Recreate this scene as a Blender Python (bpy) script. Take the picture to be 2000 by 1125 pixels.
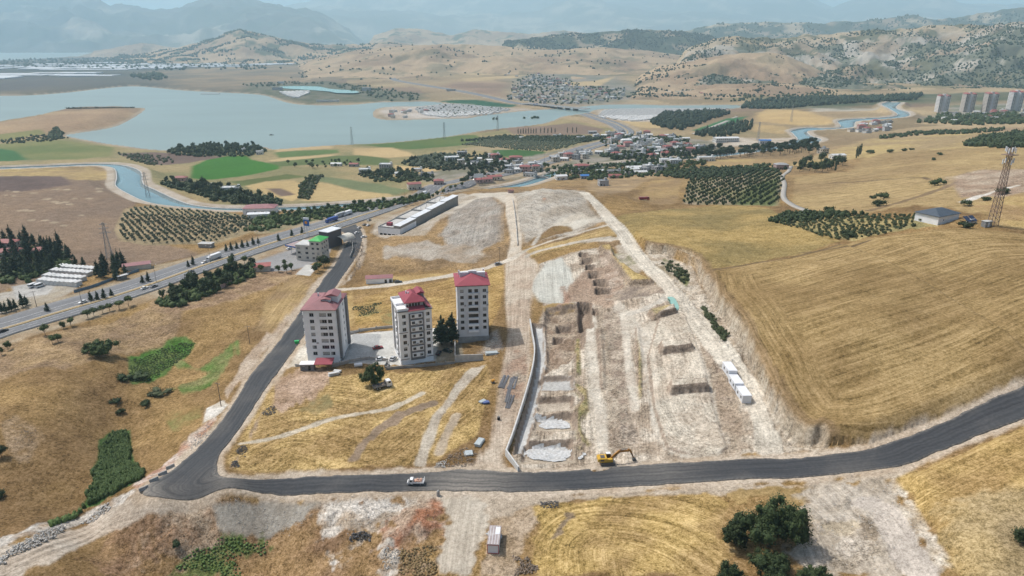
import bpy, math, random
import numpy as np
from math import radians, sin, cos, tan, atan2, pi, sqrt, hypot
random.seed(7); rng = np.random.default_rng(11)

# ------------------------------------------------------------------ camera, sky, sun, exposure
CH = 126.0                       # metres above the near road
PITCH = radians(20.0)
FPX = 1334.0                     # focal length in pixels of the 2000 px wide photograph
scene = bpy.context.scene
for o in list(bpy.data.objects): bpy.data.objects.remove(o)
cam_d = bpy.data.cameras.new("camera"); cam = bpy.data.objects.new("camera", cam_d)
scene.collection.objects.link(cam); scene.camera = cam
cam.location = (0, 0, CH); cam.rotation_euler = (pi/2 - PITCH, 0, 0)
cam_d.sensor_width = 36; cam_d.lens = 36*FPX/2000; cam_d.clip_start = 1; cam_d.clip_end = 200000
SUN_EL = radians(56); SUN_DIR = np.array([-0.89, 0.45]); SUN_DIR = SUN_DIR/np.linalg.norm(SUN_DIR)
world = bpy.data.worlds.new("World"); scene.world = world; world.use_nodes = True
wn = world.node_tree.nodes; wl = world.node_tree.links
sky = wn.new("ShaderNodeTexSky"); sky.sky_type = 'NISHITA'; sky.sun_disc = False
sky.sun_elevation = SUN_EL; sky.sun_rotation = atan2(SUN_DIR[0], SUN_DIR[1])
sky.air_density = 1.1; sky.dust_density = 8.0; sky.ozone_density = 1.2; sky.altitude = 500
wl.new(sky.outputs[0], wn["Background"].inputs[0]); wn["Background"].inputs[1].default_value = 0.104
sun_d = bpy.data.lights.new("sun", 'SUN'); sun_d.energy = 3.3; sun_d.angle = radians(0.6); sun_d.color = (1, 0.985, 0.945)
sun = bpy.data.objects.new("sun", sun_d); scene.collection.objects.link(sun); sun.location = (-300, 200, 400)
from mathutils import Vector, Matrix
_sv = Vector((SUN_DIR[0]*cos(SUN_EL), SUN_DIR[1]*cos(SUN_EL), sin(SUN_EL)))
sun.rotation_euler = _sv.to_track_quat('Z', 'Y').to_euler()
vs = scene.view_settings; vs.view_transform = 'Standard'; vs.look = 'None'; vs.gamma = 1; vs.use_curve_mapping = False
vs.exposure = 0.17
scene.render.engine = 'CYCLES'
cy = scene.cycles; cy.use_denoising = True; cy.max_bounces = 6; cy.diffuse_bounces = 3; cy.glossy_bounces = 2
cy.transmission_bounces = 2; cy.transparent_max_bounces = 4; cy.volume_bounces = 3; cy.caustics_reflective = False; cy.caustics_refractive = False

# ------------------------------------------------------------------ small helpers
COL = scene.collection
def put(o, label=None, cat=None, group=None, kind=None):
    if label: o["label"] = label
    if cat: o["category"] = cat
    if group: o["group"] = group
    if kind: o["kind"] = kind
    return o
def thing(name, label, cat, loc=(0,0,0), rz=0.0, group=None, scale=1.0):
    o = bpy.data.objects.new(name, None); COL.objects.link(o)
    o.location = loc; o.rotation_euler = (0, 0, rz); o.scale = (scale,)*3; o.empty_display_size = 0.5
    return put(o, label, cat, group)
def link(name, me, parent=None, loc=None, rz=None, scale=None):
    o = bpy.data.objects.new(name, me); COL.objects.link(o)
    if parent is not None: o.parent = parent
    if loc is not None: o.location = loc
    if rz is not None: o.rotation_euler = (0, 0, rz)
    if scale is not None: o.scale = scale if hasattr(scale, '__len__') else (scale,)*3
    return o
_kids = {}
def copy_tree(root, loc, rz, label=None, group=None, scale=None):
    r = root.copy(); COL.objects.link(r); r.location = loc; r.rotation_euler = (0, 0, rz)
    if scale is not None: r.scale = scale if hasattr(scale, '__len__') else (scale,)*3
    if label: r["label"] = label
    if group: r["group"] = group
    for ch in kids(root):
        c = ch.copy(); COL.objects.link(c); c.parent = r
        for g in kids(ch):
            d = g.copy(); COL.objects.link(d); d.parent = c
    return r
def kids(o):
    if o.name not in _kids: _kids[o.name] = list(o.children)
    return _kids[o.name]

class MB:
    """collects verts and faces of one mesh"""
    def __init__(s): s.v = []; s.f = []; s.m = []
    def add(s, vs_, fs_, m=0):
        b = len(s.v); s.v += [tuple(p) for p in vs_]; s.f += [tuple(b+i for i in f) for f in fs_]; s.m += [m]*len(fs_); return s
    def box(s, x0, x1, y0, y1, z0, z1, m=0, rz=0, c=None):
        p = [(x0,y0,z0),(x1,y0,z0),(x1,y1,z0),(x0,y1,z0),(x0,y0,z1),(x1,y0,z1),(x1,y1,z1),(x0,y1,z1)]
        if rz:
            cx, cy_ = c if c else ((x0+x1)/2, (y0+y1)/2); a, b_ = cos(rz), sin(rz)
            p = [(cx+(x-cx)*a-(y-cy_)*b_, cy_+(x-cx)*b_+(y-cy_)*a, z) for x, y, z in p]
        return s.add(p, [(0,3,2,1),(4,5,6,7),(0,1,5,4),(1,2,6,5),(2,3,7,6),(3,0,4,7)], m)
    def prism(s, pts, axis, a, b, m=0):
        """2d outline extruded along an axis: 'x' pts=(y,z), 'y' pts=(x,z), 'z' pts=(x,y)"""
        n = len(pts)
        def q(p, t): return (t, p[0], p[1]) if axis == 'x' else ((p[0], t, p[1]) if axis == 'y' else (p[0], p[1], t))
        vv = [q(p, a) for p in pts]+[q(p, b) for p in pts]
        ff = [tuple(range(n))[::-1], tuple(range(n, 2*n))]+[(i, (i+1) % n, n+(i+1) % n, n+i) for i in range(n)]
        return s.add(vv, ff, m)
    def tube(s, p0, p1, r0, r1=None, n=6, m=0, cap=True):
        r1 = r0 if r1 is None else r1
        p0, p1 = Vector(p0), Vector(p1); d = (p1-p0); L = d.length
        if L < 1e-6: return s
        d /= L; u = d.orthogonal().normalized(); w = d.cross(u)
        vv = [p0+(u*cos(2*pi*i/n)+w*sin(2*pi*i/n))*r0 for i in range(n)]+[p1+(u*cos(2*pi*i/n)+w*sin(2*pi*i/n))*r1 for i in range(n)]
        ff = [(i, (i+1) % n, n+(i+1) % n, n+i) for i in range(n)]
        if cap: ff += [tuple(range(n))[::-1], tuple(range(n, 2*n))]
        return s.add(vv, ff, m)
    def path(s, pts, radii, n=6, m=0):
        for i in range(len(pts)-1): s.tube(pts[i], pts[i+1], radii[i], radii[i+1], n, m)
        return s
    def build(s, name, mats, parent=None, smooth=False, loc=None, rz=None):
        return link(name, s.mesh(name, mats, smooth), parent, loc, rz)
    def mesh(s, name, mats, smooth=False):
        me = bpy.data.meshes.new(name); me.from_pydata(s.v, [], s.f)
        mats = mats if isinstance(mats, (list, tuple)) else [mats]
        for q in mats: me.materials.append(q)
        if len(mats) > 1: me.polygons.foreach_set("material_index", s.m)
        if smooth: me.polygons.foreach_set("use_smooth", [True]*len(s.f))
        me.update(); return me

# ------------------------------------------------------------------ materials
def nodes_of(m):
    m.use_nodes = True; return m.node_tree.nodes, m.node_tree.links
_M = {}
def mat(name, col, rough=0.75, var=0.12, scale=1.5, metal=0.0, obj_var=0.0, spec=0.35, bump=0.0, dirt=None):
    """plain surface with procedural mottling; obj_var shifts brightness per object"""
    if name in _M: return _M[name]
    m = bpy.data.materials.new(name); n, l = nodes_of(m); b = n["Principled BSDF"]
    b.inputs["Roughness"].default_value = rough; b.inputs["Metallic"].default_value = metal; b.inputs["Specular IOR Level"].default_value = spec
    tc = n.new("ShaderNodeTexCoord"); no = n.new("ShaderNodeTexNoise"); no.inputs["Scale"].default_value = scale; no.inputs["Detail"].default_value = 5
    l.new(tc.outputs["Object"], no.inputs["Vector"])
    mr = n.new("ShaderNodeMapRange"); mr.inputs[1].default_value = 0.3; mr.inputs[2].default_value = 0.7
    mr.inputs[3].default_value = 1-var; mr.inputs[4].default_value = 1+var; l.new(no.outputs[0], mr.inputs[0])
    val = mr.outputs[0]
    if obj_var:
        oi = n.new("ShaderNodeObjectInfo"); m2 = n.new("ShaderNodeMapRange"); m2.inputs[3].default_value = 1-obj_var; m2.inputs[4].default_value = 1+obj_var
        l.new(oi.outputs["Random"], m2.inputs[0]); mu = n.new("ShaderNodeMath"); mu.operation = 'MULTIPLY'
        l.new(val, mu.inputs[0]); l.new(m2.outputs[0], mu.inputs[1]); val = mu.outputs[0]
    mx = n.new("ShaderNodeVectorMath"); mx.operation = 'SCALE'; mx.inputs[0].default_value = col; l.new(val, mx.inputs["Scale"])
    out = mx.outputs[0]
    if dirt:
        n2 = n.new("ShaderNodeTexNoise"); n2.inputs["Scale"].default_value = scale*0.35; n2.inputs["Detail"].default_value = 6; l.new(tc.outputs["Object"], n2.inputs["Vector"])
        r2 = n.new("ShaderNodeMapRange"); r2.inputs[1].default_value = 0.5; r2.inputs[2].default_value = 0.75; r2.inputs[4].default_value = dirt[3]; l.new(n2.outputs[0], r2.inputs[0])
        mm = n.new("ShaderNodeMix"); mm.data_type = 'RGBA'; l.new(r2.outputs[0], mm.inputs[0]); l.new(out, mm.inputs[6]); mm.inputs[7].default_value = (*dirt[:3], 1); out = mm.outputs[2]
    l.new(out, b.inputs["Base Color"])
    if bump:
        bp = n.new("ShaderNodeBump"); bp.inputs["Strength"].default_value = bump; bp.inputs["Distance"].default_value = 0.1; l.new(no.outputs[0], bp.inputs["Height"]); l.new(bp.outputs[0], b.inputs["Normal"])
    _M[name] = m; return m
def leaf_mat(name, col, col2, var=0.25):
    if name in _M: return _M[name]
    m = bpy.data.materials.new(name); n, l = nodes_of(m); b = n["Principled BSDF"]
    b.inputs["Roughness"].default_value = 0.7; b.inputs["Specular IOR Level"].default_value = 0.2
    tc = n.new("ShaderNodeTexCoord"); no = n.new("ShaderNodeTexNoise"); no.inputs["Scale"].default_value = 0.9; no.inputs["Detail"].default_value = 4
    l.new(tc.outputs["Object"], no.inputs["Vector"])
    mr = n.new("ShaderNodeMapRange"); mr.inputs[1].default_value = 0.32; mr.inputs[2].default_value = 0.68; l.new(no.outputs[0], mr.inputs[0])
    mm = n.new("ShaderNodeMix"); mm.data_type = 'RGBA'; l.new(mr.outputs[0], mm.inputs[0]); mm.inputs[6].default_value = (*col, 1); mm.inputs[7].default_value = (*col2, 1)
    oi = n.new("ShaderNodeObjectInfo"); m2 = n.new("ShaderNodeMapRange"); m2.inputs[3].default_value = 1-var; m2.inputs[4].default_value = 1+var; l.new(oi.outputs["Random"], m2.inputs[0])
    mx = n.new("ShaderNodeVectorMath"); mx.operation = 'SCALE'; l.new(mm.outputs[2], mx.inputs[0]); l.new(m2.outputs[0], mx.inputs["Scale"]); l.new(mx.outputs[0], b.inputs["Base Color"])
    _M[name] = m; return m

# ------------------------------------------------------------------ noise
def _hash(ix, iy, seed):
    h = (ix.astype(np.int64)*374761393 + iy.astype(np.int64)*668265263 + seed*1442695041) & 0xFFFFFFFF
    h = ((h ^ (h >> 13))*1274126177) & 0xFFFFFFFF
    h = ((h ^ (h >> 16))*2246822519) & 0xFFFFFFFF
    return ((h ^ (h >> 15)) & 0xFFFFFF)/float(0xFFFFFF)
def vnoise(x, y, seed=0):
    ix, iy = np.floor(x), np.floor(y); fx, fy = x-ix, y-iy; fx = fx*fx*(3-2*fx); fy = fy*fy*(3-2*fy)
    a = _hash(ix, iy, seed); b = _hash(ix+1, iy, seed); c = _hash(ix, iy+1, seed); d = _hash(ix+1, iy+1, seed)
    return (a+(b-a)*fx)*(1-fy)+(c+(d-c)*fx)*fy
def fbm(x, y, scale, oct=4, seed=0, gain=0.5):
    """0..1 noise with features of about `scale` metres"""
    x = x/scale; y = y/scale; s = 0; a = 1; t = 0
    for k in range(oct):
        ca, sa = cos(.6+.9*k), sin(.6+.9*k); s = s+a*vnoise((x*ca-y*sa)*(2**k)+17.3*k, (x*sa+y*ca)*(2**k)-9.1*k, seed+k*31); t += a; a *= gain
    return s/t
def sstep(a, b, x):
    t = np.clip((x-a)/(b-a), 0, 1); return t*t*(3-2*t)

# ------------------------------------------------------------------ ground: graded grid and base relief
def ray(u, v):
    u = np.asarray(u, float); v = np.asarray(v, float)
    a = (u-1000)/FPX; b = (562.5-v)/FPX
    dy = cos(PITCH)+b*sin(PITCH); dz = -sin(PITCH)+b*cos(PITCH)
    return a/dy, dz/dy                                   # per metre forward
def at_z(u, v, z):
    dx, dz = ray(u, v); Y = (z-CH)/dz
    return dx*Y, Y
ys = [70.0]
while ys[-1] < 60000:
    y = ys[-1]; ys.append(y+min(max(0.46, y*y/150000.0), 0.0125*y if y < 9000 else 0.04*y))
ys = np.array(ys); NR = len(ys); NC = 800
tc_ = np.linspace(-1, 1, NC)
def Wd(y): return 0.86*y+45
GX = tc_[None, :]*Wd(ys)[:, None]; GY = np.repeat(ys[:, None], NC, 1)

CTRL = """300,965,0 440,950,.5 700,945,1 900,940,1.5 1040,940,2 1230,930,4 1480,915,9 1650,905,13 1850,850,20 2000,785,26 2150,720,32
400,1060,-9 520,1045,-8 300,1120,-10 640,1060,-5 760,1040,-2 900,1080,0 960,1080,1 1100,1080,4 1300,1050,7 1500,1050,9 1700,1050,12 1850,1000,17 2000,950,23 2000,1100,20 700,1120,-6 1000,1125,1
100,1060,-2 0,1100,0 0,1000,-3 150,1000,-8 240,900,-10 230,840,-10 100,900,-3 0,850,1 120,760,0 0,720,-1 200,700,-3 280,720,-8 310,680,-9 390,690,-8 420,760,-6 370,860,-4
330,940,0 420,880,-.5 500,760,-1 585,640,-2 650,545,-4 690,480,-6
500,880,0 600,820,.5 720,780,1 850,860,1 940,760,2.5 630,700,0 700,670,.5 810,710,.5 920,670,2 860,690,1 700,600,0 850,560,0 940,590,3
350,630,-5 450,620,-4 520,570,-5 450,520,-6
0,650,-6 230,577,-6 430,508,-7 600,453,-8 700,423,-8 800,395,-9 900,357,-12 1000,333,-16 1110,300,-22
0,540,-7 150,480,-8 0,420,-6 100,380,-6 250,440,-9 350,430,-11 480,430,-11 0,350,-10 150,340,-15
720,540,-3 800,470,-2 900,470,2 950,430,6 990,520,5 1000,450,8 1000,385,9 1060,375,13 1090,368,14 1100,430,12 1180,400,14 1140,375,12 1200,460,17 760,440,-7 880,395,-6
1050,350,-17 1120,332,-17 1200,350,-12 1200,330,-17
1045,650,5 1045,800,2.5 1100,900,2 1100,700,6 1150,600,9 1200,800,6 1200,600,11 1250,700,11 1300,600,15 1330,870,6 1300,800,8 1400,750,12 1450,850,9 1230,520,16 1300,540,18 1380,650,17 1450,760,13
1450,640,22 1700,640,31 1560,840,12 1550,740,19 1800,760,24 2000,650,36 2000,450,42 1850,540,37 1700,450,33 1500,430,22 1400,450,19 1300,430,17 1600,420,26 1250,400,10 1330,400,6 1855,425,41 1940,437,42
1420,370,2 1500,380,8 1540,400,14 1540,340,0 1700,380,20 1850,370,32 1700,330,12 1600,320,0 1900,310,28 2000,290,30 1800,290,12 1650,290,-2 1450,320,-8 1350,330,-10 1250,355,-8
1100,290,-24 1200,280,-26 1300,280,-22 1400,290,-18 1300,260,-30 1450,270,-20 1550,230,-22 1650,260,-17 1700,230,-19 1800,240,-15 1900,225,-20 1500,210,-40 1600,200,-30 1800,200,-25 2000,210,-15
100,300,-36 0,310,-36 250,290,-42 200,310,-32 330,310,-38 450,330,-30 450,290,-43 600,320,-33 550,360,-24 450,375,-19 650,380,-22 750,350,-24 700,290,-42 850,290,-38 900,320,-26 950,270,-42 1000,280,-32 1080,250,-40 1180,240,-38 1150,225,-42
50,240,-36 150,230,-33 230,225,-34 0,260,-38 100,262,-38
700,190,-40 1000,205,-42 800,175,-36 950,170,-30 1100,190,-38 1150,160,-30 1300,190,-38 1300,150,-20 1450,180,-30 1250,130,-8 1000,140,-15 800,140,-20 650,150,-30 400,160,-36 200,150,-36 0,150,-38 1650,190,-30 1900,180,-25 0,120,-43 400,120,-40 700,110,-40 1000,100,-40 1500,120,-30 1900,110,-40 200,95,-46 1000,90,-46 1800,90,-46"""
ct = np.array([[float(q) for q in w.split(',')] for w in CTRL.split()])
cx, cyv = at_z(ct[:, 0], ct[:, 1], ct[:, 2])
cA, cL = cx/cyv*1.25, np.log(cyv)
def _phi(A, L, A0, L0): return np.sqrt((A[:, None]-A0[None])**2+(L[:, None]-L0[None])**2+0.05**2)
K = _phi(cA, cL, cA, cL)+np.eye(len(cA))*0.004
zm = ct[:, 2].mean(); wts = np.linalg.solve(K, ct[:, 2]-zm)
def hbase(x, y):
    sh = x.shape; A = (x/y*1.25).ravel(); L = np.log(y).ravel(); out = np.empty(A.size)
    for i in range(0, A.size, 40000): out[i:i+40000] = _phi(A[i:i+40000], L[i:i+40000], cA, cL)@wts+zm
    return out.reshape(sh)
_ri = np.unique(np.r_[np.arange(0, NR, 4), NR-1]); _ci = np.unique(np.r_[np.arange(0, NC, 6), NC-1])
Hc = hbase(GX[np.ix_(_ri, _ci)], GY[np.ix_(_ri, _ci)])
tmp = np.array([np.interp(np.arange(NC), _ci, r) for r in Hc])
H0 = np.array([np.interp(np.arange(NR), _ri, tmp[:, j]) for j in range(NC)]).T.copy()
H0 = np.clip(H0, -50, 60); H0 = np.where(GY > 9000, -46, H0)
HCUR = [H0]
def hz(x, y):
    """height of the present ground at x, y"""
    H = HCUR[0]; x = np.atleast_1d(np.asarray(x, float)); y = np.atleast_1d(np.asarray(y, float))
    r = np.clip(np.searchsorted(ys, y)-1, 0, NR-2); fr = np.clip((y-ys[r])/(ys[r+1]-ys[r]), 0, 1)
    c = np.clip((x/Wd(y)+1)/2*(NC-1), 0, NC-1.001); ci = c.astype(int); fc = c-ci
    return (H[r, ci]*(1-fc)+H[r, ci+1]*fc)*(1-fr)+(H[r+1, ci]*(1-fc)+H[r+1, ci+1]*fc)*fr
def hit(us, vs_):
    """pixels of the photograph -> points on the present ground (first crossing)"""
    H = HCUR[0]; us = np.atleast_1d(np.asarray(us, float)); vs_ = np.atleast_1d(np.asarray(vs_, float)); dx, dz = ray(us, vs_)
    out = np.empty((len(us), 3))
    for i in range(len(us)):
        x = dx[i]*ys; z = CH+dz[i]*ys
        c = np.clip((x/Wd(ys)+1)/2*(NC-1), 0, NC-1.001); ci = c.astype(int); fc = c-ci
        g = H[np.arange(NR), ci]*(1-fc)+H[np.arange(NR), ci+1]*fc
        d = z-g; k = np.argmax(d <= 0)
        if d[k] > 0: k = NR-1
        k = max(k, 1); t = d[k-1]/(d[k-1]-d[k]) if d[k-1] != d[k] else 0
        Y = ys[k-1]+(ys[k]-ys[k-1])*min(max(t, 0), 1); out[i] = (dx[i]*Y, Y, CH+dz[i]*Y)
    return out
def pts(s):
    """'u,v u,v' -> array"""
    return np.array([[float(q) for q in w.split(',')] for w in s.split()]) if isinstance(s, str) else np.array(s, float)
def W2(s):
    a = pts(s); return hit(a[:, 0], a[:, 1])[:, :2]
def G(u, v): return tuple(hit([u], [v])[0])
def smooth_line(p, n=8, closed=False):
    """Catmull-Rom through points"""
    p = np.asarray(p, float); q = np.vstack([p[-1:], p, p[:2]]) if closed else np.vstack([2*p[0]-p[1], p, 2*p[-1]-p[-2]])
    out = []
    for i in range(1, len(q)-2):
        for t in np.linspace(0, 1, n, endpoint=False):
            a, b, c, d = q[i-1], q[i], q[i+1], q[i+2]
            out.append(0.5*((2*b)+(-a+c)*t+(2*a-5*b+4*c-d)*t*t+(-a+3*b-3*c+d)*t**3))
    if not closed: out.append(p[-1])
    return np.array(out)
def line_dist(x, y, L):
    """distance to polyline; also the height index along it"""
    best = np.full(x.shape, 1e9); tt = np.zeros(x.shape)
    for i in range(len(L)-1):
        ax, ay = L[i][:2]; bx, by = L[i+1][:2]; ex, ey = bx-ax, by-ay; q = ex*ex+ey*ey+1e-9
        t = np.clip(((x-ax)*ex+(y-ay)*ey)/q, 0, 1); d = np.hypot(x-ax-t*ex, y-ay-t*ey)
        m = d < best; best = np.where(m, d, best); tt = np.where(m, i+t, tt)
    return best, tt
def poly_sd(x, y, P):
    """signed distance to polygon, negative inside"""
    ins = np.zeros(x.shape, bool); best = np.full(x.shape, 1e9); n = len(P)
    for i in range(n):
        ax, ay = P[i]; bx, by = P[(i+1) % n]; ex, ey = bx-ax, by-ay
        t = np.clip(((x-ax)*ex+(y-ay)*ey)/(ex*ex+ey*ey+1e-9), 0, 1); best = np.minimum(best, np.hypot(x-ax-t*ex, y-ay-t*ey))
        c = ((ay > y) != (by > y)); xi = ax+(y-ay)*(ex)/(ey if abs(ey) > 1e-9 else 1e-9); ins ^= c & (x < xi)
    return np.where(ins, -best, best)
def subset(P, mar):
    """flat indices of ground vertices within the box of P grown by mar"""
    x0, y0 = P[:, :2].min(0)-mar; x1, y1 = P[:, :2].max(0)+mar
    r0, r1 = np.searchsorted(ys, [y0, y1]); r0 = max(r0-1, 0); r1 = min(r1+1, NR)
    m = (GX[r0:r1] >= x0) & (GX[r0:r1] <= x1)
    i, j = np.nonzero(m); return (i+r0)*NC+j
# ------------------------------------------------------------------ lines of the place (pixels of the photograph, laid on the ground)
LAKE_Z = -45.0; CANAL_Z = -18.0
LAKE = pts("-260,188 0,187 60,186 130,181 200,173 255,168.5 300,171 350,176 420,180 480,183 520,187 560,200 600,205 680,205 740,200 790,199 828,198 868,202 816,208 780,208 742,211 728,222 744,233 800,234 860,232 912,231 940,226 992,220 1020,217 1048,215 1075,213 1096,212 1174,205 1232,204 1320,206 1436,205 1446,209 1430,212 1337,212 1260,212 1175,213 1150,220 1110,226 1098,228 1059,242 952,254 899,263 849,270 757,279 650,284 590,288 533,292 512,287 440,291 320,294 231,284 185,277 128,265 156,259 231,245 281,215 263,211 124,215 71,227 0,238 -260,262")
lk = np.array(at_z(LAKE[:, 0], LAKE[:, 1], LAKE_Z)).T; lk = smooth_line(lk, 4, True)
FARLAKE = pts("-300,98.5 0,97.5 80,96.5 180,103 155,110 60,116 0,118 -300,119")
flk = np.array(at_z(FARLAKE[:, 0], FARLAKE[:, 1], LAKE_Z)).T
CANAL = """-60,330,-60,333 60,325.5,60,328.5 167,321,169,324 213,321,199,324.5 249,325,224,330 274,336,229,347 279,359,227,363 302,371,249,378 355,395,295,397 395,404,377,407 450,408,450,412 519,407,519,411.5 600,404,600,410 700,397,700,402 800,388,800,392 900,376,905,380 1000,362,1012,366.5 1055,346,1070,350 1075,338,1087,341 1120,329,1125,332.5 1192,320.5,1192,325 1288,311.5,1288,316 1400,303,1400,306.5 1500,290,1500,294 1556,276,1602,276 1549,261,1583,265 1545,256,1577,257 1575,250,1595,254.5 1640,249.5,1662,249.5 1637,237,1670,241 1660,233,1680,236.5 1750,227,1766,229 1738,213,1775,220 1722,204,1750,211 1735,199,1760,200"""
cn = np.array([[float(q) for q in w.split(',')] for w in CANAL.split()])
cl = np.array(at_z(cn[:, 0], cn[:, 1], CANAL_Z)).T; cr = np.array(at_z(cn[:, 2], cn[:, 3], CANAL_Z)).T
cl, cr = smooth_line(cl, 5), smooth_line(cr, 5)
def carve_poly(P, z, depth, bank, mar):
    idx = subset(P, mar); x, y = GX.ravel()[idx], GY.ravel()[idx]; sd = poly_sd(x, y, P); h = H0.ravel()
    lo = z-depth; inside = z-0.3-(depth-0.3)*sstep(0, -mar*0.5, sd)
    w = sstep(mar, 0, sd); out = np.maximum(h[idx]*(1-w)+(z+bank)*w, z+0.25+np.minimum(sd, 8)*0.12)
    h[idx] = np.where(sd < 0, np.minimum(inside, z-0.3), out)
carve_poly(lk, LAKE_Z, 3, 0.8, 60); carve_poly(flk, LAKE_Z, 3, 0.5, 300)
canal_poly = np.vstack([cl, cr[::-1]])
# canal: banks on both sides
idx = subset(canal_poly, 26); x, y = GX.ravel()[idx], GY.ravel()[idx]
canal_sd = np.full(GX.size, 1e6); sd = np.full(idx.shape, 1e6)
for k in range(len(cl)-1):
    q = np.array([cl[k], cl[k+1], cr[k+1], cr[k]]); x0, y0 = q.min(0)-27; x1, y1 = q.max(0)+27
    mm = (x > x0) & (x < x1) & (y > y0) & (y < y1)
    if mm.any(): sd[mm] = np.minimum(sd[mm], poly_sd(x[mm], y[mm], q))
canal_sd[idx] = sd; h = H0.ravel()
bank = CANAL_Z+np.clip(sd, 0, 2.2)*0.6
w = sstep(26, 9, sd); h[idx] = np.where(sd < 0.3, CANAL_Z-2.2, np.where(sd < 26, h[idx]*(1-w)+np.maximum(bank, CANAL_Z+0.2)*w, h[idx]))
HCUR[0] = H0

ROAD = """650,452,694,438 668,452,706,452 680,466,707,470 668,490,699,495 652,520,683,520 634,541,668,541 618,565,653,563 558,649,600,645 496,725,544,725 451.5,796,492,800 387,874,434,881 355,903,425,903 309,935,424,914 279,960,427,923 302,970,437,931 377,975,462,934 533,965,569,933 700,961,700,928 792,958.5,792,925 863,958,877,919 915,959,906,917 970,960,952,918 1005,961,991,922 1041,960,1041,923 1112,957,1112,920 1233,950,1233,910 1350,943,1350,903 1478,935,1490,896 1655,923,1602,890 1762,908,1690,878 1851,874,1775,852 1940,840,1860,817 2000,816,1945,776 2060,790,2010,748 2180,735,2130,690"""
rd = np.array([[float(q) for q in w.split(',')] for w in ROAD.split()])
ro, ri = smooth_line(hit(rd[:, 0], rd[:, 1]), 6), smooth_line(hit(rd[:, 2], rd[:, 3]), 6)
MED = smooth_line(hit(*pts("-140,688 -60,664 0,645 53,629 140,603 227,577.5 302,552.6 430,508 533,474 604,453 700,423 800,390 865,368 900,357 950,345 1000,334 1060,319 1110,302 1165,284 1205,272 1226,258 1205,243 1165,229 1130,218.5").T), 6)
MED2 = smooth_line(hit(*pts("1040,205 1000,200 950,188 900,178 820,165 775,157 768,151 785,145 830,138").T), 6)
def offset_line(L, d):
    L = np.asarray(L)[:, :2]; t = np.gradient(L, axis=0); t /= np.linalg.norm(t, axis=1)[:, None]+1e-9
    return L+np.stack([-t[:, 1], t[:, 0]], 1)*d
# keep a calm bed under the roads
road_sd = np.full(GX.size, 1e6)
rp = np.vstack([ro[:, :2], ri[::-1, :2]]); idx = subset(rp, 40); x, y = GX.ravel()[idx], GY.ravel()[idx]; sd = np.full(idx.shape, 1e6)
for k in range(0, len(ro)-1):
    q = np.array([ro[k, :2], ro[k+1, :2], ri[k+1, :2], ri[k, :2]]); x0, y0 = q.min(0)-16; x1, y1 = q.max(0)+16
    mm = (x > x0) & (x < x1) & (y > y0) & (y < y1)
    if mm.any(): sd[mm] = np.minimum(sd[mm], poly_sd(x[mm], y[mm], q))
road_sd[idx] = sd
hw_d = np.full(GX.size, 1e6); idx = subset(MED[:, :2], 60); d_, t_ = line_dist(GX.ravel()[idx], GY.ravel()[idx], MED); hw_d[idx] = d_
idx = subset(MED2[:, :2], 60); d_, t_ = line_dist(GX.ravel()[idx], GY.ravel()[idx], MED2); hw_d[idx] = np.minimum(hw_d[idx], d_)
calm = sstep(0.5, 7, road_sd)*sstep(21, 28, hw_d)*sstep(4, 14, canal_sd)

# ------------------------------------------------------------------ zones painted as surface kinds
N = GX.size; X, Y = GX.ravel(), GY.ravel(); DIST = np.hypot(X, Y)
RGB = np.zeros((N, 3)); STRIPE = np.zeros((N, 2)); DET = np.zeros((N, 3)); REL = np.zeros(N); DH = np.zeros(N); ZID = np.zeros(N, int)
wob = np.clip(DIST/260, 0.7, 6)                                    # ragged edges grow with distance
n1 = (fbm(X/wob, Y/wob, 9, 4, 3)-0.5)+(fbm(X/wob, Y/wob, 2.6, 3, 4)-.5)*.55; n2 = fbm(X, Y, 34, 4, 8); n3 = fbm(X, Y, 6, 3, 21)
ZNAMES = {0: ("ground", "sunburnt rolling countryside of dry grass and bare earth under everything", "ground")}
def blend(a, b, w): return a*(1-w[:, None])+b*w[:, None]
def lay(idx, w, c1, c2=None, sc=30, det=(0.3, 0.1, 0.5), rel=0.25, seed=0, sharp=0.25):
    c1 = np.array(c1, float); c2 = c1*0.75 if c2 is None else np.array(c2, float)
    f = sstep(0.5-sharp, 0.5+sharp, fbm(X[idx], Y[idx], sc, 5, 100+seed)); c = c1*(1-f[:, None])+c2*f[:, None]
    RGB[idx] = blend(RGB[idx], c, w); DET[idx] = blend(DET[idx], np.array(det), w); REL[idx] = REL[idx]*(1-w)+rel*w
_zs = [0]
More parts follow.
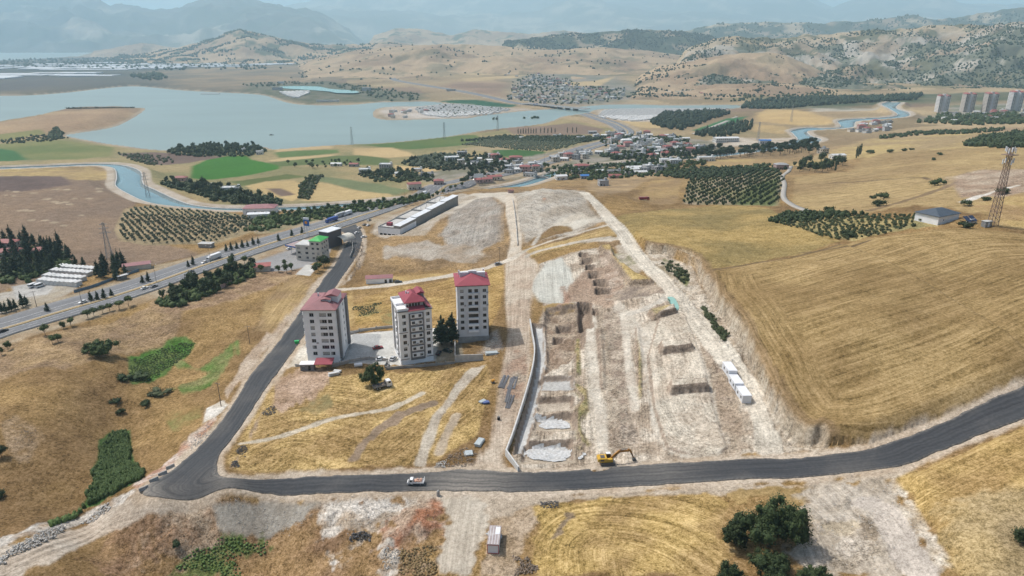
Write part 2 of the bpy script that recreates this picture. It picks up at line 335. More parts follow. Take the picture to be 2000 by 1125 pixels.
def zone(poly, c1, c2=None, sc=30, soft=1.5, warp=4, det=(0.3, 0.1, 0.5), rel=0.25, guide=None, amp=0.0, head=0, obj=None, dh=0, edge=3, ramp=0, line=None, sharp=0.25, op=1.0):
    """poly: outline in photo pixels; line: polyline and width in metres instead"""
    _zs[0] += 1
    if line is not None:
        L = smooth_line(W2(poly), 5); idx = subset(L, line+soft+warp+2); d, _ = line_dist(X[idx], Y[idx], L); sd = d-line/2
    else:
        P = W2(poly); k = max(1.0, np.hypot(*P.mean(0))/260); soft *= k; warp *= min(k, 4)
        idx = subset(P, soft+warp+2)
        if idx.size == 0: return
        sd = poly_sd(X[idx], Y[idx], P)
    if idx.size == 0: return
    s2 = sd+n1[idx]*warp*2; w = sstep(soft/2, -soft/2, s2)*op
    lay(idx, w, c1, c2, sc, det, rel, _zs[0], sharp)
    if guide is not None or amp:
        s = -sd
        if guide is not None:
            g, _ = line_dist(X[idx], Y[idx], smooth_line(W2(guide), 6)); s = np.where(-sd < head, -sd, g+500) if head else g
        STRIPE[idx, 0] = np.where(w > 0.5, s, STRIPE[idx, 0]); STRIPE[idx, 1] = STRIPE[idx, 1]*(1-w)+amp*w
    else: STRIPE[idx, 1] *= (1-w)
    if dh:
        f = sstep(0, -edge, sd+n1[idx]*min(warp, edge)*0.8)
        if ramp:                                                   # deep at the far edge, level with the ground at the near one
            py = Y[idx]; y0, y1 = P[:, 1].min(), P[:, 1].max(); f = f*np.clip((py-y0)/(y1-y0), 0, 1)**ramp
        DH[idx] += dh*f
    if obj:
        zi = next((q for q in ZNAMES if ZNAMES[q] == obj), len(ZNAMES)); ZNAMES[zi] = obj
        ZID[idx[w > 0.5]] = zi
    elif op > 0.9: ZID[idx[w > 0.5]] = 0

GOLD, BROWN, STUB, STUB2 = (.275,.180,.078), (.178,.112,.052), (.305,.215,.10), (.225,.152,.068)
DIRT, DIRT2, WHITE, GRAV, EARTH, RED = (.46,.405,.33), (.36,.305,.24), (.60,.565,.51), (.34,.32,.295), (.25,.18,.13), (.30,.145,.085)
TAN, TAN2, PLOW, GREEN, DGREEN, OLIVEG = (.345,.262,.155), (.26,.19,.115), (.185,.13,.095), (.065,.16,.03), (.05,.085,.03), (.13,.13,.06)
FIELD = lambda nm, lb: (nm, lb, "field")
# everything: dry grass near, tan beyond
lay(np.arange(N), np.ones(N), GOLD, BROWN, 26, (0.5, 0.1, 0.8), 0.3, 1)
w = sstep(500, 1100, Y); lay(np.arange(N), w, TAN, TAN2, 160, (0.3, 0, 0.5), 0.6, 2)
# patchwork of far fields
ix = np.nonzero((Y > 700) & (Y < 9000))[0]; a_ = X[ix]*.93+Y[ix]*.36+fbm(X[ix], Y[ix], 300, 3, 5)*160; b_ = Y[ix]*.93-X[ix]*.36+fbm(X[ix], Y[ix], 260, 3, 6)*160
c_ = np.floor(a_/170); d_ = np.floor(b_/(110+60*_hash(c_, c_*0, 4))); r1, r2 = _hash(c_, d_, 12), _hash(c_, d_, 13)
k_ = (.68+.5*r1)*sstep(700, 1000, Y[ix])+1*(1-sstep(700, 1000, Y[ix])); RGB[ix] *= k_[:, None]; RGB[ix] = blend(RGB[ix], np.array([.13,.12,.06]), (r2 > .86)*.6*sstep(900, 1300, Y[ix])); RGB[ix] = blend(RGB[ix], np.array([.19,.13,.095]), (r2 < .12)*.7*sstep(900, 1300, Y[ix]))
# far plain behind the lake
zone("-300,190 520,186 640,150 640,118 300,112 -300,112", (.095,.088,.07), (.062,.064,.055), 300, 40, 20, (0.3,0,.5), 0)
zone("330,170 520,180 640,150 640,128 500,125 300,140", (.26,.19,.12), (.15,.125,.09), 120, 20, 20)
zone("-300,150 180,150 190,165 60,180 -300,180", (.085,.078,.075), (.11,.095,.075), 200, 20, 10)
# ---- right hillside
zone("1205,425 1300,408 1400,400 1500,405 1560,430 1640,470 1560,505 1430,535 1385,545 1360,520 1310,495 1265,488 1230,460", (.33,.235,.095), (.205,.155,.065), 34, 2, 3, (.45,.05,.5), .2, obj=FIELD("grass_field", "olive tan dry grass slope between the dirt road and the shrub plantation"))
zone("1390,548 1430,537 1560,507 1640,480 1700,464 1760,457 1830,448 1900,445 2000,455 2140,460 2140,684 2000,750 1940,774 1851,818 1762,854 1690,869 1600,874 1560,866 1530,840 1500,790 1480,740 1455,690 1430,640 1400,600", STUB, STUB2, 30, 1.5, 1.5, (.35,.05,.4), .08, guide="1340,780 1600,690 1800,618 2050,530", amp=.36, head=17, obj=FIELD("stubble_field", "wide harvested golden stubble field sloping above the road"), dh=.4, edge=3)
zone("1390,546 1430,536 1560,506 1640,480", (.16,.11,.06), None, 20, 1, 1, line=2.2)
zone("1560,500 1640,488 1700,470", (.16,.11,.06), None, 20, 1, 1, line=1.6)
# beyond the plantation on the right
zone("1535,400 1545,345 1660,335 1700,300 1830,292 2100,285 2100,420 1900,415 1800,400 1700,415 1600,412", (.35,.255,.125), (.255,.178,.09), 60, 3, 3, (.35,0,.4), .3, guide="1540,372 1700,352 1900,330", amp=.34, obj=FIELD("stubble_field", "tan stubble field on the slope behind the dark roofed house"))
zone("1620,358 1700,353 1790,347 1815,350", (.13,.09,.055), None, 20, 1, 1, line=3)
zone("1700,412 1760,395 1830,372 1880,352", (.2,.14,.08), None, 20, 1, 1, line=5)
zone("1860,345 1930,332 2000,330 2100,335 2100,370 1950,385 1890,385 1860,365", (.4,.32,.24), (.28,.2,.14), 14, 3, 4, (.5,.4,1), .5)
zone("1880,395 1910,385 1950,372 1990,362", WHITE, DIRT, 8, 1, 2, line=4)
zone("1900,400 2000,375 2100,370 2100,450 2000,448 1930,440", (.40,.29,.13), (.3,.2,.1), 20, 3, 3, (.4,0,.5), .3)
zone("1530,322 1640,290 1700,272 1850,262 2000,255 2000,285 1860,290 1720,300 1640,315 1570,335", (.40,.3,.14), (.3,.22,.12), 50, 4, 4, (.3,0,.4), .3, guide="1640,300 1800,270", amp=.3)
zone("1475,222 1500,212 1560,215 1620,230 1628,240 1560,246 1480,238", (.46,.33,.16), (.40,.28,.14), 70, 4, 3, (.2,0,.3), .1, obj=FIELD("stubble_field", "golden stubble field beyond the canal bend"))
zone("1475,243 1540,247 1545,262 1470,256", (.42,.30,.15), (.34,.25,.13), 50, 4, 3)
zone("1580,210 1600,206 1710,212 1690,218 1590,217", (.5,.45,.38), (.38,.33,.27), 30, 4, 4)
zone("1400,268 1500,270 1560,272 1600,280 1500,285 1380,290 1350,282", (.47,.41,.34), (.34,.27,.2), 16, 4, 4)
zone("1365,312 1480,310 1545,310 1545,318 1500,326 1400,326 1355,325", (.38,.28,.13), (.3,.21,.11), 40, 3, 3)
zone("1240,388 1270,352 1335,348 1330,395 1290,402", (.33,.23,.11), (.25,.17,.09), 20, 3, 3)
zone("1165,385 1270,350 1320,338 1300,330 1200,345 1150,355 1145,372", (.35,.25,.14), (.24,.17,.1), 20, 3, 4)
zone("1330,398 1345,350 1520,330 1535,345 1525,402 1400,400", (.3,.24,.17), (.2,.18,.09), 22, 2, 2, (.3,.1,.5), .2)
zone("1420,400 1470,360 1530,345 1525,402", (.13,.15,.06), None, 22, 5, 4)
zone("1505,435 1600,418 1750,428 1820,425 1830,440 1760,450 1660,468 1600,455", (.36,.28,.13), (.22,.19,.09), 10, 2, 3, (.5,.1,.6), .2)
# ---- upper construction plateau
zone("880,395 905,378 1000,368 1060,362 1130,368 1160,385 1190,430 1225,480 1240,500 1150,470 1010,485 985,520 900,525 720,530 700,505 720,470 800,440", (.30,.2,.10), (.20,.135,.075), 16, 3, 5, (.5,.25,1), .9)
zone("870,440 885,400 925,385 965,380 985,400 985,470 930,495 880,490 850,460", (.335,.305,.265), (.26,.22,.18), 12, 3, 5, (.4,.4,1.2), 1.0, guide="960,385 900,430 880,480", amp=.25)
zone("880,392 930,378 1000,374 995,395 985,400 960,384 925,388 890,410", (.5,.45,.38), DIRT, 14, 2, 3)
zone("760,480 830,470 900,480 960,500 900,510 820,505 760,500", (.38,.335,.28), (.28,.22,.16), 10, 3, 5, (.4,.3,1), .5)
zone("1005,378 1060,368 1130,372 1150,400 1180,432 1130,455 1060,470 1020,475 1010,440", (.41,.37,.315), (.31,.265,.21), 14, 3, 4, (.4,.3,1), .7, guide="1010,400 1080,410 1170,440", amp=.25)
zone("1080,430 1130,415 1175,430 1120,450 1090,458 1060,455", (.5,.46,.39), DIRT, 10, 3, 4)
zone("1055,386 1066,380 1072,388 1058,400", (.33,.18,.11), EARTH, 5, 1, 2)
zone("1030,470 1080,440 1110,440 1120,450 1060,468 1030,480", STUB2, BROWN, 9, 1.5, 2, (.5,.1,.7), .3)
zone("1020,502 1030,488 1100,470 1190,443 1212,462 1120,482 1040,503", (.37,.265,.12), (.27,.185,.085), 9, 1.2, 1, (.5,.05,.6), .25, guide="1020,500 1200,455", amp=.3, dh=.8, edge=2, obj=FIELD("grass_field", "strip of dry golden grass between two pale dirt tracks"))
# grass fields round the flats
zone("690,585 780,560 870,545 960,520 985,515 985,560 980,600 960,640 880,640 700,650 680,640 672,600", (.375,.255,.10), (.275,.175,.072), 16, 1.5, 2, (.5,.05,.5), .15, guide="680,600 800,575 960,535", amp=.3, obj=FIELD("dry_field", "golden field behind the apartment blocks"))
zone("680,600 740,592 745,610 720,618 690,618", (.2,.19,.08), GOLD, 5, 2, 4, op=.8)
zone("740,618 790,612 800,625 750,630", (.2,.19,.08), GOLD, 5, 2, 4, op=.8)
zone("715,545 790,535 900,528 980,520 870,538 790,550 720,562", (.42,.3,.135), GOLD, 12, 1.5, 2)
zone("530,745 560,735 650,738 700,730 780,730 880,715 950,700 962,745 945,800 925,850 850,905 700,915 560,920 460,920 435,905 460,860 500,800", (.41,.29,.125), (.27,.18,.078), 9, 1.5, 2, (.55,.08,.6), .2, guide="470,905 560,860 640,870 720,890 800,840 900,780 950,720", amp=.34, obj=FIELD("stubble_field", "rough golden stubble plot between the asphalt road and the apartment blocks"))
zone("545,745 590,718 655,728 640,752 590,785 545,800 520,800", (.44,.32,.235), (.32,.22,.145), 7, 3, 8, (.45,.2,.8), .3)
zone("445,905 480,850 520,790 545,745 520,790 480,880 470,915 440,918", (.36,.27,.2), (.28,.2,.13), 8, 2, 4, (.4,.4,.9), .3)
zone("580,800 640,770 660,790 620,805", (.17,.16,.08), GOLD, 5, 2, 4, op=.7)
zone("470,866 550,850 650,816 760,796 825,768", (.52,.45,.35), None, 8, 1, 1, line=2.6, rel=.03)
zone("690,896 730,846 790,806 846,786", (.27,.2,.14), None, 8, 1, 2, line=4.2, rel=.2)
zone("820,905 836,860 850,820 872,790 905,745 950,705", DIRT, DIRT2, 6, 1, 2, line=4)
zone("860,885 875,840 890,810", (.42,.34,.25), None, 6, 1, 2, line=4)
zone("590,700 665,690 680,655 770,648 880,640 890,700 770,715 700,712 600,715", (.55,.535,.50), (.47,.455,.42), 12, .5, .5, (.15,.1,.2), .02, obj=("yard", "pale concrete parking yard round the apartment blocks", "yard"))
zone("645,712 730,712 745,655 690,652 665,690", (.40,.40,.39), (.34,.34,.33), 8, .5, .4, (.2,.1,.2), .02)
zone("560,720 585,665 605,690 600,715", (.56,.52,.45), DIRT, 8, 2, 3)
zone("770,716 890,700 960,690 960,712 880,722 780,728", GOLD, BROWN, 7, 1.5, 2, (.5,.1,.7), .2)
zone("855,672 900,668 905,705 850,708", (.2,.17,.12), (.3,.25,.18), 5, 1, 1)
# ---- dirt haul road left of the retaining wall and the tracks beyond
zone("925,922 955,865 965,800 972,740 985,690 992,650 985,600 985,550 985,515 1000,480 1030,490 1055,515 1042,600 1042,640 1046,700 1034,760 1012,820 1000,850 985,893 992,922", (.46,.39,.31), (.37,.29,.22), 10, 2, 3, (.3,.3,.6), .25, guide="975,920 975,820 1000,680 1010,500", amp=.22, obj=("dirt_road", "pale dusty haul road beside the concrete retaining wall", "dirt road"))
zone("985,720 1005,680 1035,690 1035,730 1010,790 990,790 980,760", (.32,.225,.165), DIRT2, 6, 2, 3, (.4,.5,1), .35)
zone("955,650 975,640 985,680 960,695 940,690", (.38,.3,.24), DIRT2, 5, 2, 3, (.4,.5,1), .4)
TR = ("dirt_road", "pale dirt track branching across the dug-over plateau", "dirt road")
zone("1003,500 1008,470 1004,440 998,410 994,378", (.52,.46,.38), (.44,.37,.29), 8, 1.5, 2, line=8, rel=.06, obj=TR)
zone("1030,500 1060,490 1130,475 1210,466", (.52,.46,.38), None, 8, 1, 2, line=5, rel=.06)
zone("1010,497 1040,483 1100,463 1150,450 1190,440", (.5,.44,.36), None, 8, 1, 2, line=4, rel=.06)
zone("1040,478 1055,455 1052,425 1040,410", (.5,.45,.38), None, 8, 1, 2, line=4, rel=.06)
zone("655,566 720,560 800,549 880,536 950,521 1000,503", (.53,.475,.40), (.47,.41,.335), 10, 1, 1.5, line=6, rel=.04, obj=("dirt_road", "pale gravel lane running behind the apartment blocks", "dirt road"))
zone("1205,480 1235,478 1265,520 1240,540 1215,500", DIRT, DIRT2, 6, 2, 3)
# ---- main excavation
zone("1045,640 1058,600 1040,560 1050,515 1100,497 1165,484 1200,500 1245,540 1290,552 1330,590 1390,668 1440,735 1478,800 1500,860 1510,885 1330,902 1233,908 1112,918 1010,918 1000,890 1020,830 1040,750 1048,690", (.50,.435,.355), (.33,.265,.20), 8, 1.5, 2, (.42,.4,1.3), .75, guide="1180,900 1180,760 1165,600 1150,500", amp=.4, sharp=.15, obj=("excavation", "pale dug-over building plot scarred with tracks and foundation pits", "building plot"))
zone("1500,880 1440,740 1395,675 1340,600 1290,550 1262,492 1310,498 1358,520 1372,560 1402,600 1432,640 1462,690 1484,740 1504,790 1534,840 1556,866 1585,876 1540,885", (.52,.46,.38), (.36,.29,.215), 5, 1.5, 2, (.5,.5,1.6), 1.1)
zone("1288,500 1335,520 1352,548 1340,560 1310,540", (.14,.15,.06), DIRT2, 5, 1.5, 3)
zone("1370,600 1400,625 1420,660 1410,665 1385,632", (.14,.15,.06), DIRT2, 5, 1.5, 3)
zone("1040,545 1060,515 1100,500 1118,535 1124,562 1105,590 1098,596 1050,592 1035,565", (.47,.46,.41), (.41,.39,.34), 12, 2, 2, (.25,.2,.5), .15, guide="1100,500 1110,590", amp=.2)
zone("1055,740 1060,690 1055,640 1062,602 1100,597 1132,590 1152,622 1142,680 1112,702 1080,722", (.235,.17,.12), (.35,.28,.21), 6, 1.5, 3, (.5,.5,1.4), 1.0, dh=-2.2, edge=3, sharp=.15)
zone("1100,590 1110,560 1150,520 1180,520 1200,560 1195,600 1150,590", (.37,.28,.21), (.28,.2,.145), 7, 2, 3, (.4,.4,1.1), .5)
zone("1165,486 1195,483 1202,503 1245,537 1288,554 1228,558 1196,515", (.42,.315,.14), (.34,.245,.11), 8, 1, 1, (.5,.1,.5), .1, dh=2.6, edge=1.6, obj=FIELD("grass_patch", "flat-topped grassy remnant left standing among the pits"))
zone("1198,495 1250,500 1255,512 1215,518", (.46,.4,.33), (.2,.19,.1), 6, 1.5, 3, (.4,.4,.9), .5)
zone("1055,600 1080,592 1120,592 1122,600 1060,612", STUB, GOLD, 5, 1, 1, dh=.8, edge=1.5)
for s_ in ("1163,640 1178,640 1182,690 1184,760 1172,760 1168,700", "1236,610 1252,640 1258,690 1256,780 1246,782 1240,700", "1122,650 1132,650 1136,730 1120,735", "1125,745 1150,760 1155,800 1135,830 1150,870 1130,880 1125,850 1120,800 1135,780 1118,760"):
    zone(s_, (.33,.255,.13), (.19,.175,.085), 3, 1.2, 3.5, (.6,.1,1), .4, dh=.9, edge=1.6)
zone("1240,645 1290,600 1330,590 1350,640 1380,700 1400,770 1410,850 1400,890 1330,900 1290,880 1275,800 1262,720", (.545,.49,.41), (.46,.40,.325), 11, 3, 4, (.3,.2,.8), .3, guide="1260,640 1275,720 1290,800 1330,860 1400,880", amp=.25)
zone("1185,640 1225,640 1235,780 1250,850 1215,890 1205,800 1190,720", (.38,.31,.24), (.27,.215,.16), 7, 3, 3, (.5,.5,1.3), .8, guide="1200,640 1230,880", amp=.4, sharp=.15)
zone("1140,620 1160,620 1168,700 1175,790 1195,880 1165,890 1150,800 1140,700", (.54,.48,.395), (.43,.37,.295), 9, 2, 3, (.4,.3,1), .4, guide="1150,620 1185,890", amp=.35)
# haul tracks and dark furrows down the plot
for px_, w_, c_, c2_ in (("1146,600 1156,660 1162,720 1176,790 1190,872", 5.5, (.54,.49,.415), (.45,.395,.325)), ("1208,600 1222,660 1230,720 1240,800", 4, (.53,.48,.405), (.46,.40,.33)), ("1222,612 1255,660 1270,720 1280,790 1300,850 1350,888", 6, (.54,.49,.415), (.45,.395,.325)), ("1310,575 1270,598 1235,612", 5, (.53,.48,.41), None), ("1340,650 1300,668 1272,700", 5, (.53,.48,.405), None), ("1385,720 1320,735 1280,770", 5, (.53,.48,.405), None), ("1192,612 1204,680 1212,760 1225,850", 4, (.25,.195,.15), (.36,.30,.235)), ("1170,640 1180,720 1196,800 1205,880", 3, (.28,.22,.165), (.38,.32,.25)), ("1390,690 1408,760 1422,830 1440,885", 4, (.33,.265,.2), (.45,.385,.31)), ("1340,610 1372,670 1398,720", 4, (.30,.235,.175), (.42,.35,.28)), ("1062,612 1058,660 1056,720 1048,770", 3, (.30,.17,.11), (.26,.19,.14)), ("1100,560 1104,590 1090,600", 3.5, (.33,.21,.15), (.28,.2,.15)), ("1180,500 1196,530 1204,560 1196,580", 5, (.31,.225,.165), (.42,.34,.27))):
    zone(px_, c_, c2_, 4, 2.0, 3, (.3,.2,.9) if c_[0] > .5 else (.5,.4,1.2), .3 if c_[0] > .5 else .5, line=w_, sharp=.15)
zone("1215,832 1245,835 1258,862 1235,880 1212,868", (.24,.195,.155), (.38,.315,.25), 3, 2, 4, (.6,.6,1.6), 1.1)
zone("1335,600 1352,640 1390,765 1428,882 1474,884 1458,830 1432,772 1396,702 1360,642", (.38,.31,.235), (.29,.225,.165), 5, 1.5, 3, (.5,.5,1.4), .7, sharp=.15)
zone("1440,880 1452,820 1470,800 1482,840 1478,884", (.42,.355,.28), (.33,.265,.2), 4, 1.5, 3, (.5,.5,1.4), .6, sharp=.15)
zone("1275,505 1300,520 1345,575 1380,620 1420,670 1450,705 1440,710 1400,665 1350,610 1310,560 1280,530", (.36,.30,.22), (.25,.2,.13), 4, 1.5, 3, (.5,.6,1.4), .6, sharp=.15)
zone("1140,376 1175,410 1215,455 1240,488 1268,520 1300,552 1330,590 1370,640 1410,690 1450,740 1480,790 1495,830 1500,880", (.55,.50,.42), (.48,.425,.35), 10, 1, 1.2, (.35,.15,.5), line=8.5, rel=.05, amp=.25, obj=("dirt_road", "long pale haul road along the foot of the cut bank", "dirt road"))
# pits and ledges
PIT = dict(soft=.6, warp=.5, det=(.3,.3,.8), rel=.1)
for s_, d in (("1131,494 1149,494 1147,502 1130,502", 2.2), ("1136,504 1156,504 1154,514 1135,515", 2.4), ("1143,516 1162,516 1160,526 1142,527", 2.6), ("1149,530 1170,530 1169,542 1149,542", 3), ("1160,544 1184,545 1185,559 1159,558", 3.2), ("1163,562 1193,562 1191,573 1162,573", 3), ("1129,588 1155,588 1157,640 1130,640", 4.0), ("1080,646 1101,646 1100,660 1081,660", 2.4), ("1087,625 1118,625 1120,640 1087,640", 2.2), ("1157,600 1167,600 1167,614 1157,614", 2)):
    zone(s_, (.36,.29,.23), (.27,.2,.15), 5, dh=-d*1.5, edge=.8, **PIT)
zone("1051,730 1122,730 1122,759 1050,760", (.42,.41,.39), (.36,.35,.33), 6, .6, .6, (.25,.2,.4), .05, dh=-2.3, edge=1.3, ramp=.6, obj=("gravel_pad", "grey gravel pad spread in the stepped foundation bays", "gravel pad"))
zone("1045,772 1120,772 1122,800 1045,800", (.48,.41,.33), None, 6, .8, 1, dh=-2.2, edge=1.3, ramp=.6)
zone("1040,803 1122,803 1128,842 1035,842", (.43,.36,.28), None, 6, .8, 1, dh=-3, edge=1.5, ramp=.7)
zone("1022,858 1118,858 1125,905 1012,908", (.43,.36,.28), None, 6, .8, 1, dh=-3.0, edge=1.5, ramp=.7)
for s_, d in (("1262,612 1285,607 1318,600 1324,613 1276,627", 2.6), ("1284,680 1300,674 1350,675 1358,688 1290,697", 2.8), ("1301,758 1320,754 1382,754 1388,770 1306,778", 3)):
    zone(s_, (.31,.245,.13), (.22,.18,.1), 3, .8, 1, (.6,.2,1), .3, dh=d, edge=1.0)
zone("1225,558 1290,555 1300,572 1200,585 1195,580", (.25,.2,.16), (.36,.29,.22), 5, 1, 2, (.4,.4,1), .4)
zone("1303,582 1318,580 1328,598 1326,608 1312,605 1308,592", (.28,.45,.39), None, 5, .6, .4, (0,0,0), 0, dh=-.6, edge=.8)
zone("1262,700 1285,620 1330,592 1350,640 1388,765 1412,850 1424,878 1400,892 1335,890 1300,880 1275,800", (.53,.47,.385), (.43,.365,.29), 7, 1, 1, (.4,.3,1.1), .35, guide="1275,640 1290,720 1300,800 1335,850 1410,870", amp=.24, dh=.7, edge=.9, sharp=.15)
# trench floor behind the wall
zone("1040,630 1064,632 1068,700 1054,770 1040,835 1026,884 1002,888 1010,845 1026,790 1040,730 1046,690", (.55,.545,.525), (.44,.43,.41), 5, .5, .5, (.15,.1,.2), .04, dh=-2.0, edge=.8, obj=("concrete_channel", "light concrete channel floor along the foot of the retaining wall", "channel"))
# ---- below the main road
zone("279,965 380,978 540,972 700,966 860,962 875,985 872,1125 300,1125 200,1125 150,1090 230,1020", (.27,.175,.085), (.21,.13,.075), 10, 2, 4, (.55,.35,1), .6)
zone("410,985 540,972 640,972 600,1010 560,1045 480,1050 430,1045 415,1010", (.335,.305,.26), (.28,.245,.20), 6, 1.8, 3, (.25,.45,.8), .12, obj=("embankment", "grey gravel fill slope below the road corner", "embankment"))
zone("640,972 780,965 850,962 860,975 780,1000 740,1030 700,1060 640,1040 620,1010", (.54,.49,.43), (.36,.29,.22), 5, 3, 9, (.45,.6,1.4), .9, sharp=.15)
zone("740,1045 790,1005 830,985 872,985 870,1030 850,1060 790,1070 745,1085 730,1070", RED, (.36,.27,.20), 5, 3, 9, (.5,.5,1.4), .9, dh=1.6, edge=6, sharp=.15)
zone("740,1070 790,1070 780,1125 735,1125 735,1090", (.52,.47,.41), (.33,.27,.21), 4, 3, 8, (.45,.6,1.4), .8, sharp=.15)
zone("780,1075 850,1065 865,1125 785,1125", (.22,.165,.115), GOLD, 4, 3, 8, (.55,.5,1.4), .9)
zone("338,1112 377,1077 434,1045 526,1056 540,1086 473,1082 450,1085 470,1125 338,1125", (.075,.12,.03), (.16,.15,.06), 8, 2, 5, (.6,.1,1), .5)
zone("300,1010 380,985 415,1010 430,1060 370,1080 320,1100 280,1080", (.26,.165,.10), (.36,.28,.2), 5, 4, 9, (.55,.6,1.4), .9)
zone("-40,1125 -40,1090 95,1042 190,1003 285,962 400,978 310,1000 205,1042 105,1088 40,1130", (.46,.40,.33), (.40,.33,.26), 8, 1.5, 2, (.3,.2,.5), .12, guide="300,985 200,1022 100,1065 0,1110", amp=.25, obj=("dirt_road", "unpaved pale track continuing downhill from the asphalt corner", "dirt road"))
zone("-40,1090 95,1040 190,1000 285,958 275,950 170,995 80,1025 -40,1070", (.50,.46,.41), (.32,.24,.17), 4, 1, 2, (.4,.8,1.3), .6)
zone("865,968 875,960 960,960 1010,975 960,1010 945,1060 930,1125 860,1125 872,1030", (.49,.435,.36), (.42,.365,.295), 10, 1.5, 3, (.2,.15,.5), .08, guide="920,960 905,1040 895,1125", amp=.22, obj=("dirt_road", "pale dirt road running from the crossing toward the viewer", "dirt road"))
zone("940,965 1060,965 1250,955 1400,948 1500,945 1660,930 1760,915 1760,935 1660,945 1450,960 1250,972 1050,985 1000,1010 960,1015", (.45,.38,.30), (.36,.295,.225), 9, 1.5, 3, (.35,.3,.7), .25)
zone("960,1015 1000,1005 1035,985 1080,1000 1030,1040 1000,1125 930,1125 945,1060", (.37,.29,.21), (.29,.215,.14), 8, 1.5, 3, (.45,.3,.9), .3)
zone("1040,988 1120,977 1250,966 1380,966 1420,985 1400,1040 1440,1080 1390,1125 1060,1125 1030,1090 1040,1050 1055,1020", (.41,.29,.12), (.27,.182,.08), 9, 1.5, 2, (.45,.05,.6), .15, guide="1085,1150 1082,1075 1100,1040 1150,1015 1250,1020 1350,1055 1430,1110", amp=.4, obj=FIELD("stubble_field", "golden stubble with curving harvest rows beside the striped cabin"))
zone("1070,1052 1090,1025 1110,1000 1120,1000 1110,1025 1085,1055", (.25,.185,.12), None, 4, 1, 2, (.4,.4,1), .3)
zone("1430,960 1510,950 1585,955 1575,985 1540,990 1500,970 1440,985", (.37,.26,.12), None, 8, 1.5, 3)
zone("1560,965 1600,948 1700,938 1745,942 1770,985 1800,1040 1840,1110 1850,1125 1560,1125 1540,1080 1565,1040 1590,1010", (.445,.39,.325), (.345,.29,.225), 7, 2, 4, (.26,.3,1.2), .7, guide="1620,960 1700,1040 1760,1125", amp=.25, obj=("quarry", "bare pale scraped ground beside the big leafy trees", "bare ground"))
zone("1640,968 1660,966 1668,985 1655,1004 1638,1000", (.30,.265,.22), (.38,.33,.27), 4, 1.5, 2, (.5,.6,1.2), .4, dh=1.6, edge=3)
zone("1590,1022 1640,1008 1680,1020 1676,1040 1640,1052 1600,1050", (.43,.36,.265), (.36,.3,.22), 6, 1.5, 3, (.4,.3,1), .3)
zone("1640,1060 1700,1050 1720,1085 1680,1115 1600,1110", (.33,.275,.21), (.47,.41,.34), 5, 2, 4, (.5,.6,1.4), .7)
zone("1670,1000 1690,1015 1698,1040 1690,1052", (.28,.225,.165), None, 4, 1.5, 3, (.5,.6,1.4), .6, line=3)
zone("1690,985 1730,1010 1775,1080 1800,1125", (.50,.44,.38), None, 8, 1, 2, line=7, rel=.05, amp=.2)
zone("1745,938 1765,945 1800,1010 1840,1060 1860,1110 1825,1105 1790,1050 1760,990", (.55,.49,.41), (.37,.28,.18), 5, 1, 2, (.4,.5,1.2), .6)
zone("1757,938 1800,916 1870,886 2000,832 2140,780 2140,1200 1880,1150 1855,1090 1815,1030 1782,980", (.385,.27,.112), (.285,.19,.082), 14, 1.5, 2, (.45,.05,.5), .15, guide="1757,940 1870,886 2000,832 2140,780", amp=.3, obj=FIELD("stubble_field", "golden field on the bank below the bend of the road"), dh=2.0, edge=4)
zone("1830,1010 1900,975 2000,960 2140,960 2140,1200 1880,1150", (.27,.205,.115), (.35,.26,.13), 12, 6, 5, (.5,.1,.6), .2)
# ---- left valley
zone("262,700 300,680 345,662 365,655 390,668 372,692 340,708 300,738 285,748 260,748", (.06,.14,.025), (.10,.13,.04), 8, 1.5, 4, (.5,0,1), .4)
zone("350,705 385,720 425,690 440,668 470,662 472,690 447,725 420,757 385,768 358,757 395,735", (.09,.15,.035), (.2,.19,.08), 8, 2, 5, (.5,0,1), .4)
zone("220,846 256,839 261,892 281,935 210,970 153,1000 140,1006 167,970 199,942 183,929 199,864", (.045,.085,.025), (.06,.11,.03), 5, 1, 2, (.5,0,1), .5)
zone("330,815 365,800 400,790 395,815 350,835", (.16,.17,.06), GOLD, 6, 2, 4, op=.8)
zone("345,905 370,862 395,832 420,805 432,815 400,855 372,885 350,910 300,950", (.36,.21,.14), (.48,.40,.33), 5, 1.5, 3, (.4,.5,1), .5)
zone("400,800 440,780 450,790 430,812 395,830", WHITE, DIRT, 4, 1, 2)
zone("270,955 300,938 360,895 345,890 260,945", (.5,.42,.36), (.33,.19,.13), 3, 1, 2, (.4,.6,1), .5)
zone("440,790 500,715 545,650 600,590 640,545 625,540 580,590 520,650 470,710 430,770", (.44,.36,.28), (.36,.275,.2), 7, 1.5, 3, (.35,.35,.9), .4)
zone("490,650 520,590 560,545 610,545 590,590 530,650", (.34,.24,.115), (.25,.17,.09), 12, 3, 4, amp=.25, guide="490,650 560,560 610,540")
zone("20,830 60,830 80,860 50,880 20,865", (.31,.23,.155), BROWN, 4, 5, 9, (.5,.6,1), .4, op=.6)
zone("0,640 60,660 180,640 300,600 360,610 340,650 250,690 120,720 -40,740 -40,690", (.31,.215,.115), (.22,.15,.09), 10, 3, 4, (.55,.1,1), .5)
zone("310,590 380,560 500,530 560,520 600,528 560,550 480,580 420,600 350,610", (.24,.16,.1), (.33,.23,.13), 8, 3, 4, (.5,.3,1), .4)
zone("690,560 660,600 655,640 700,640", (.42,.3,.14), GOLD, 7, 2, 2)
zone("700,440 720,470 710,510 690,545 665,560 700,500", (.46,.4,.33), (.34,.27,.2), 5, 1.5, 3, (.4,.6,1.2), .5)
zone("700,432 735,430 725,455 740,462 830,460 860,430 890,415 880,400 930,385 900,378 860,392 760,420", (.42,.37,.31), (.33,.27,.2), 8, 2, 3, (.35,.3,.7), .25)
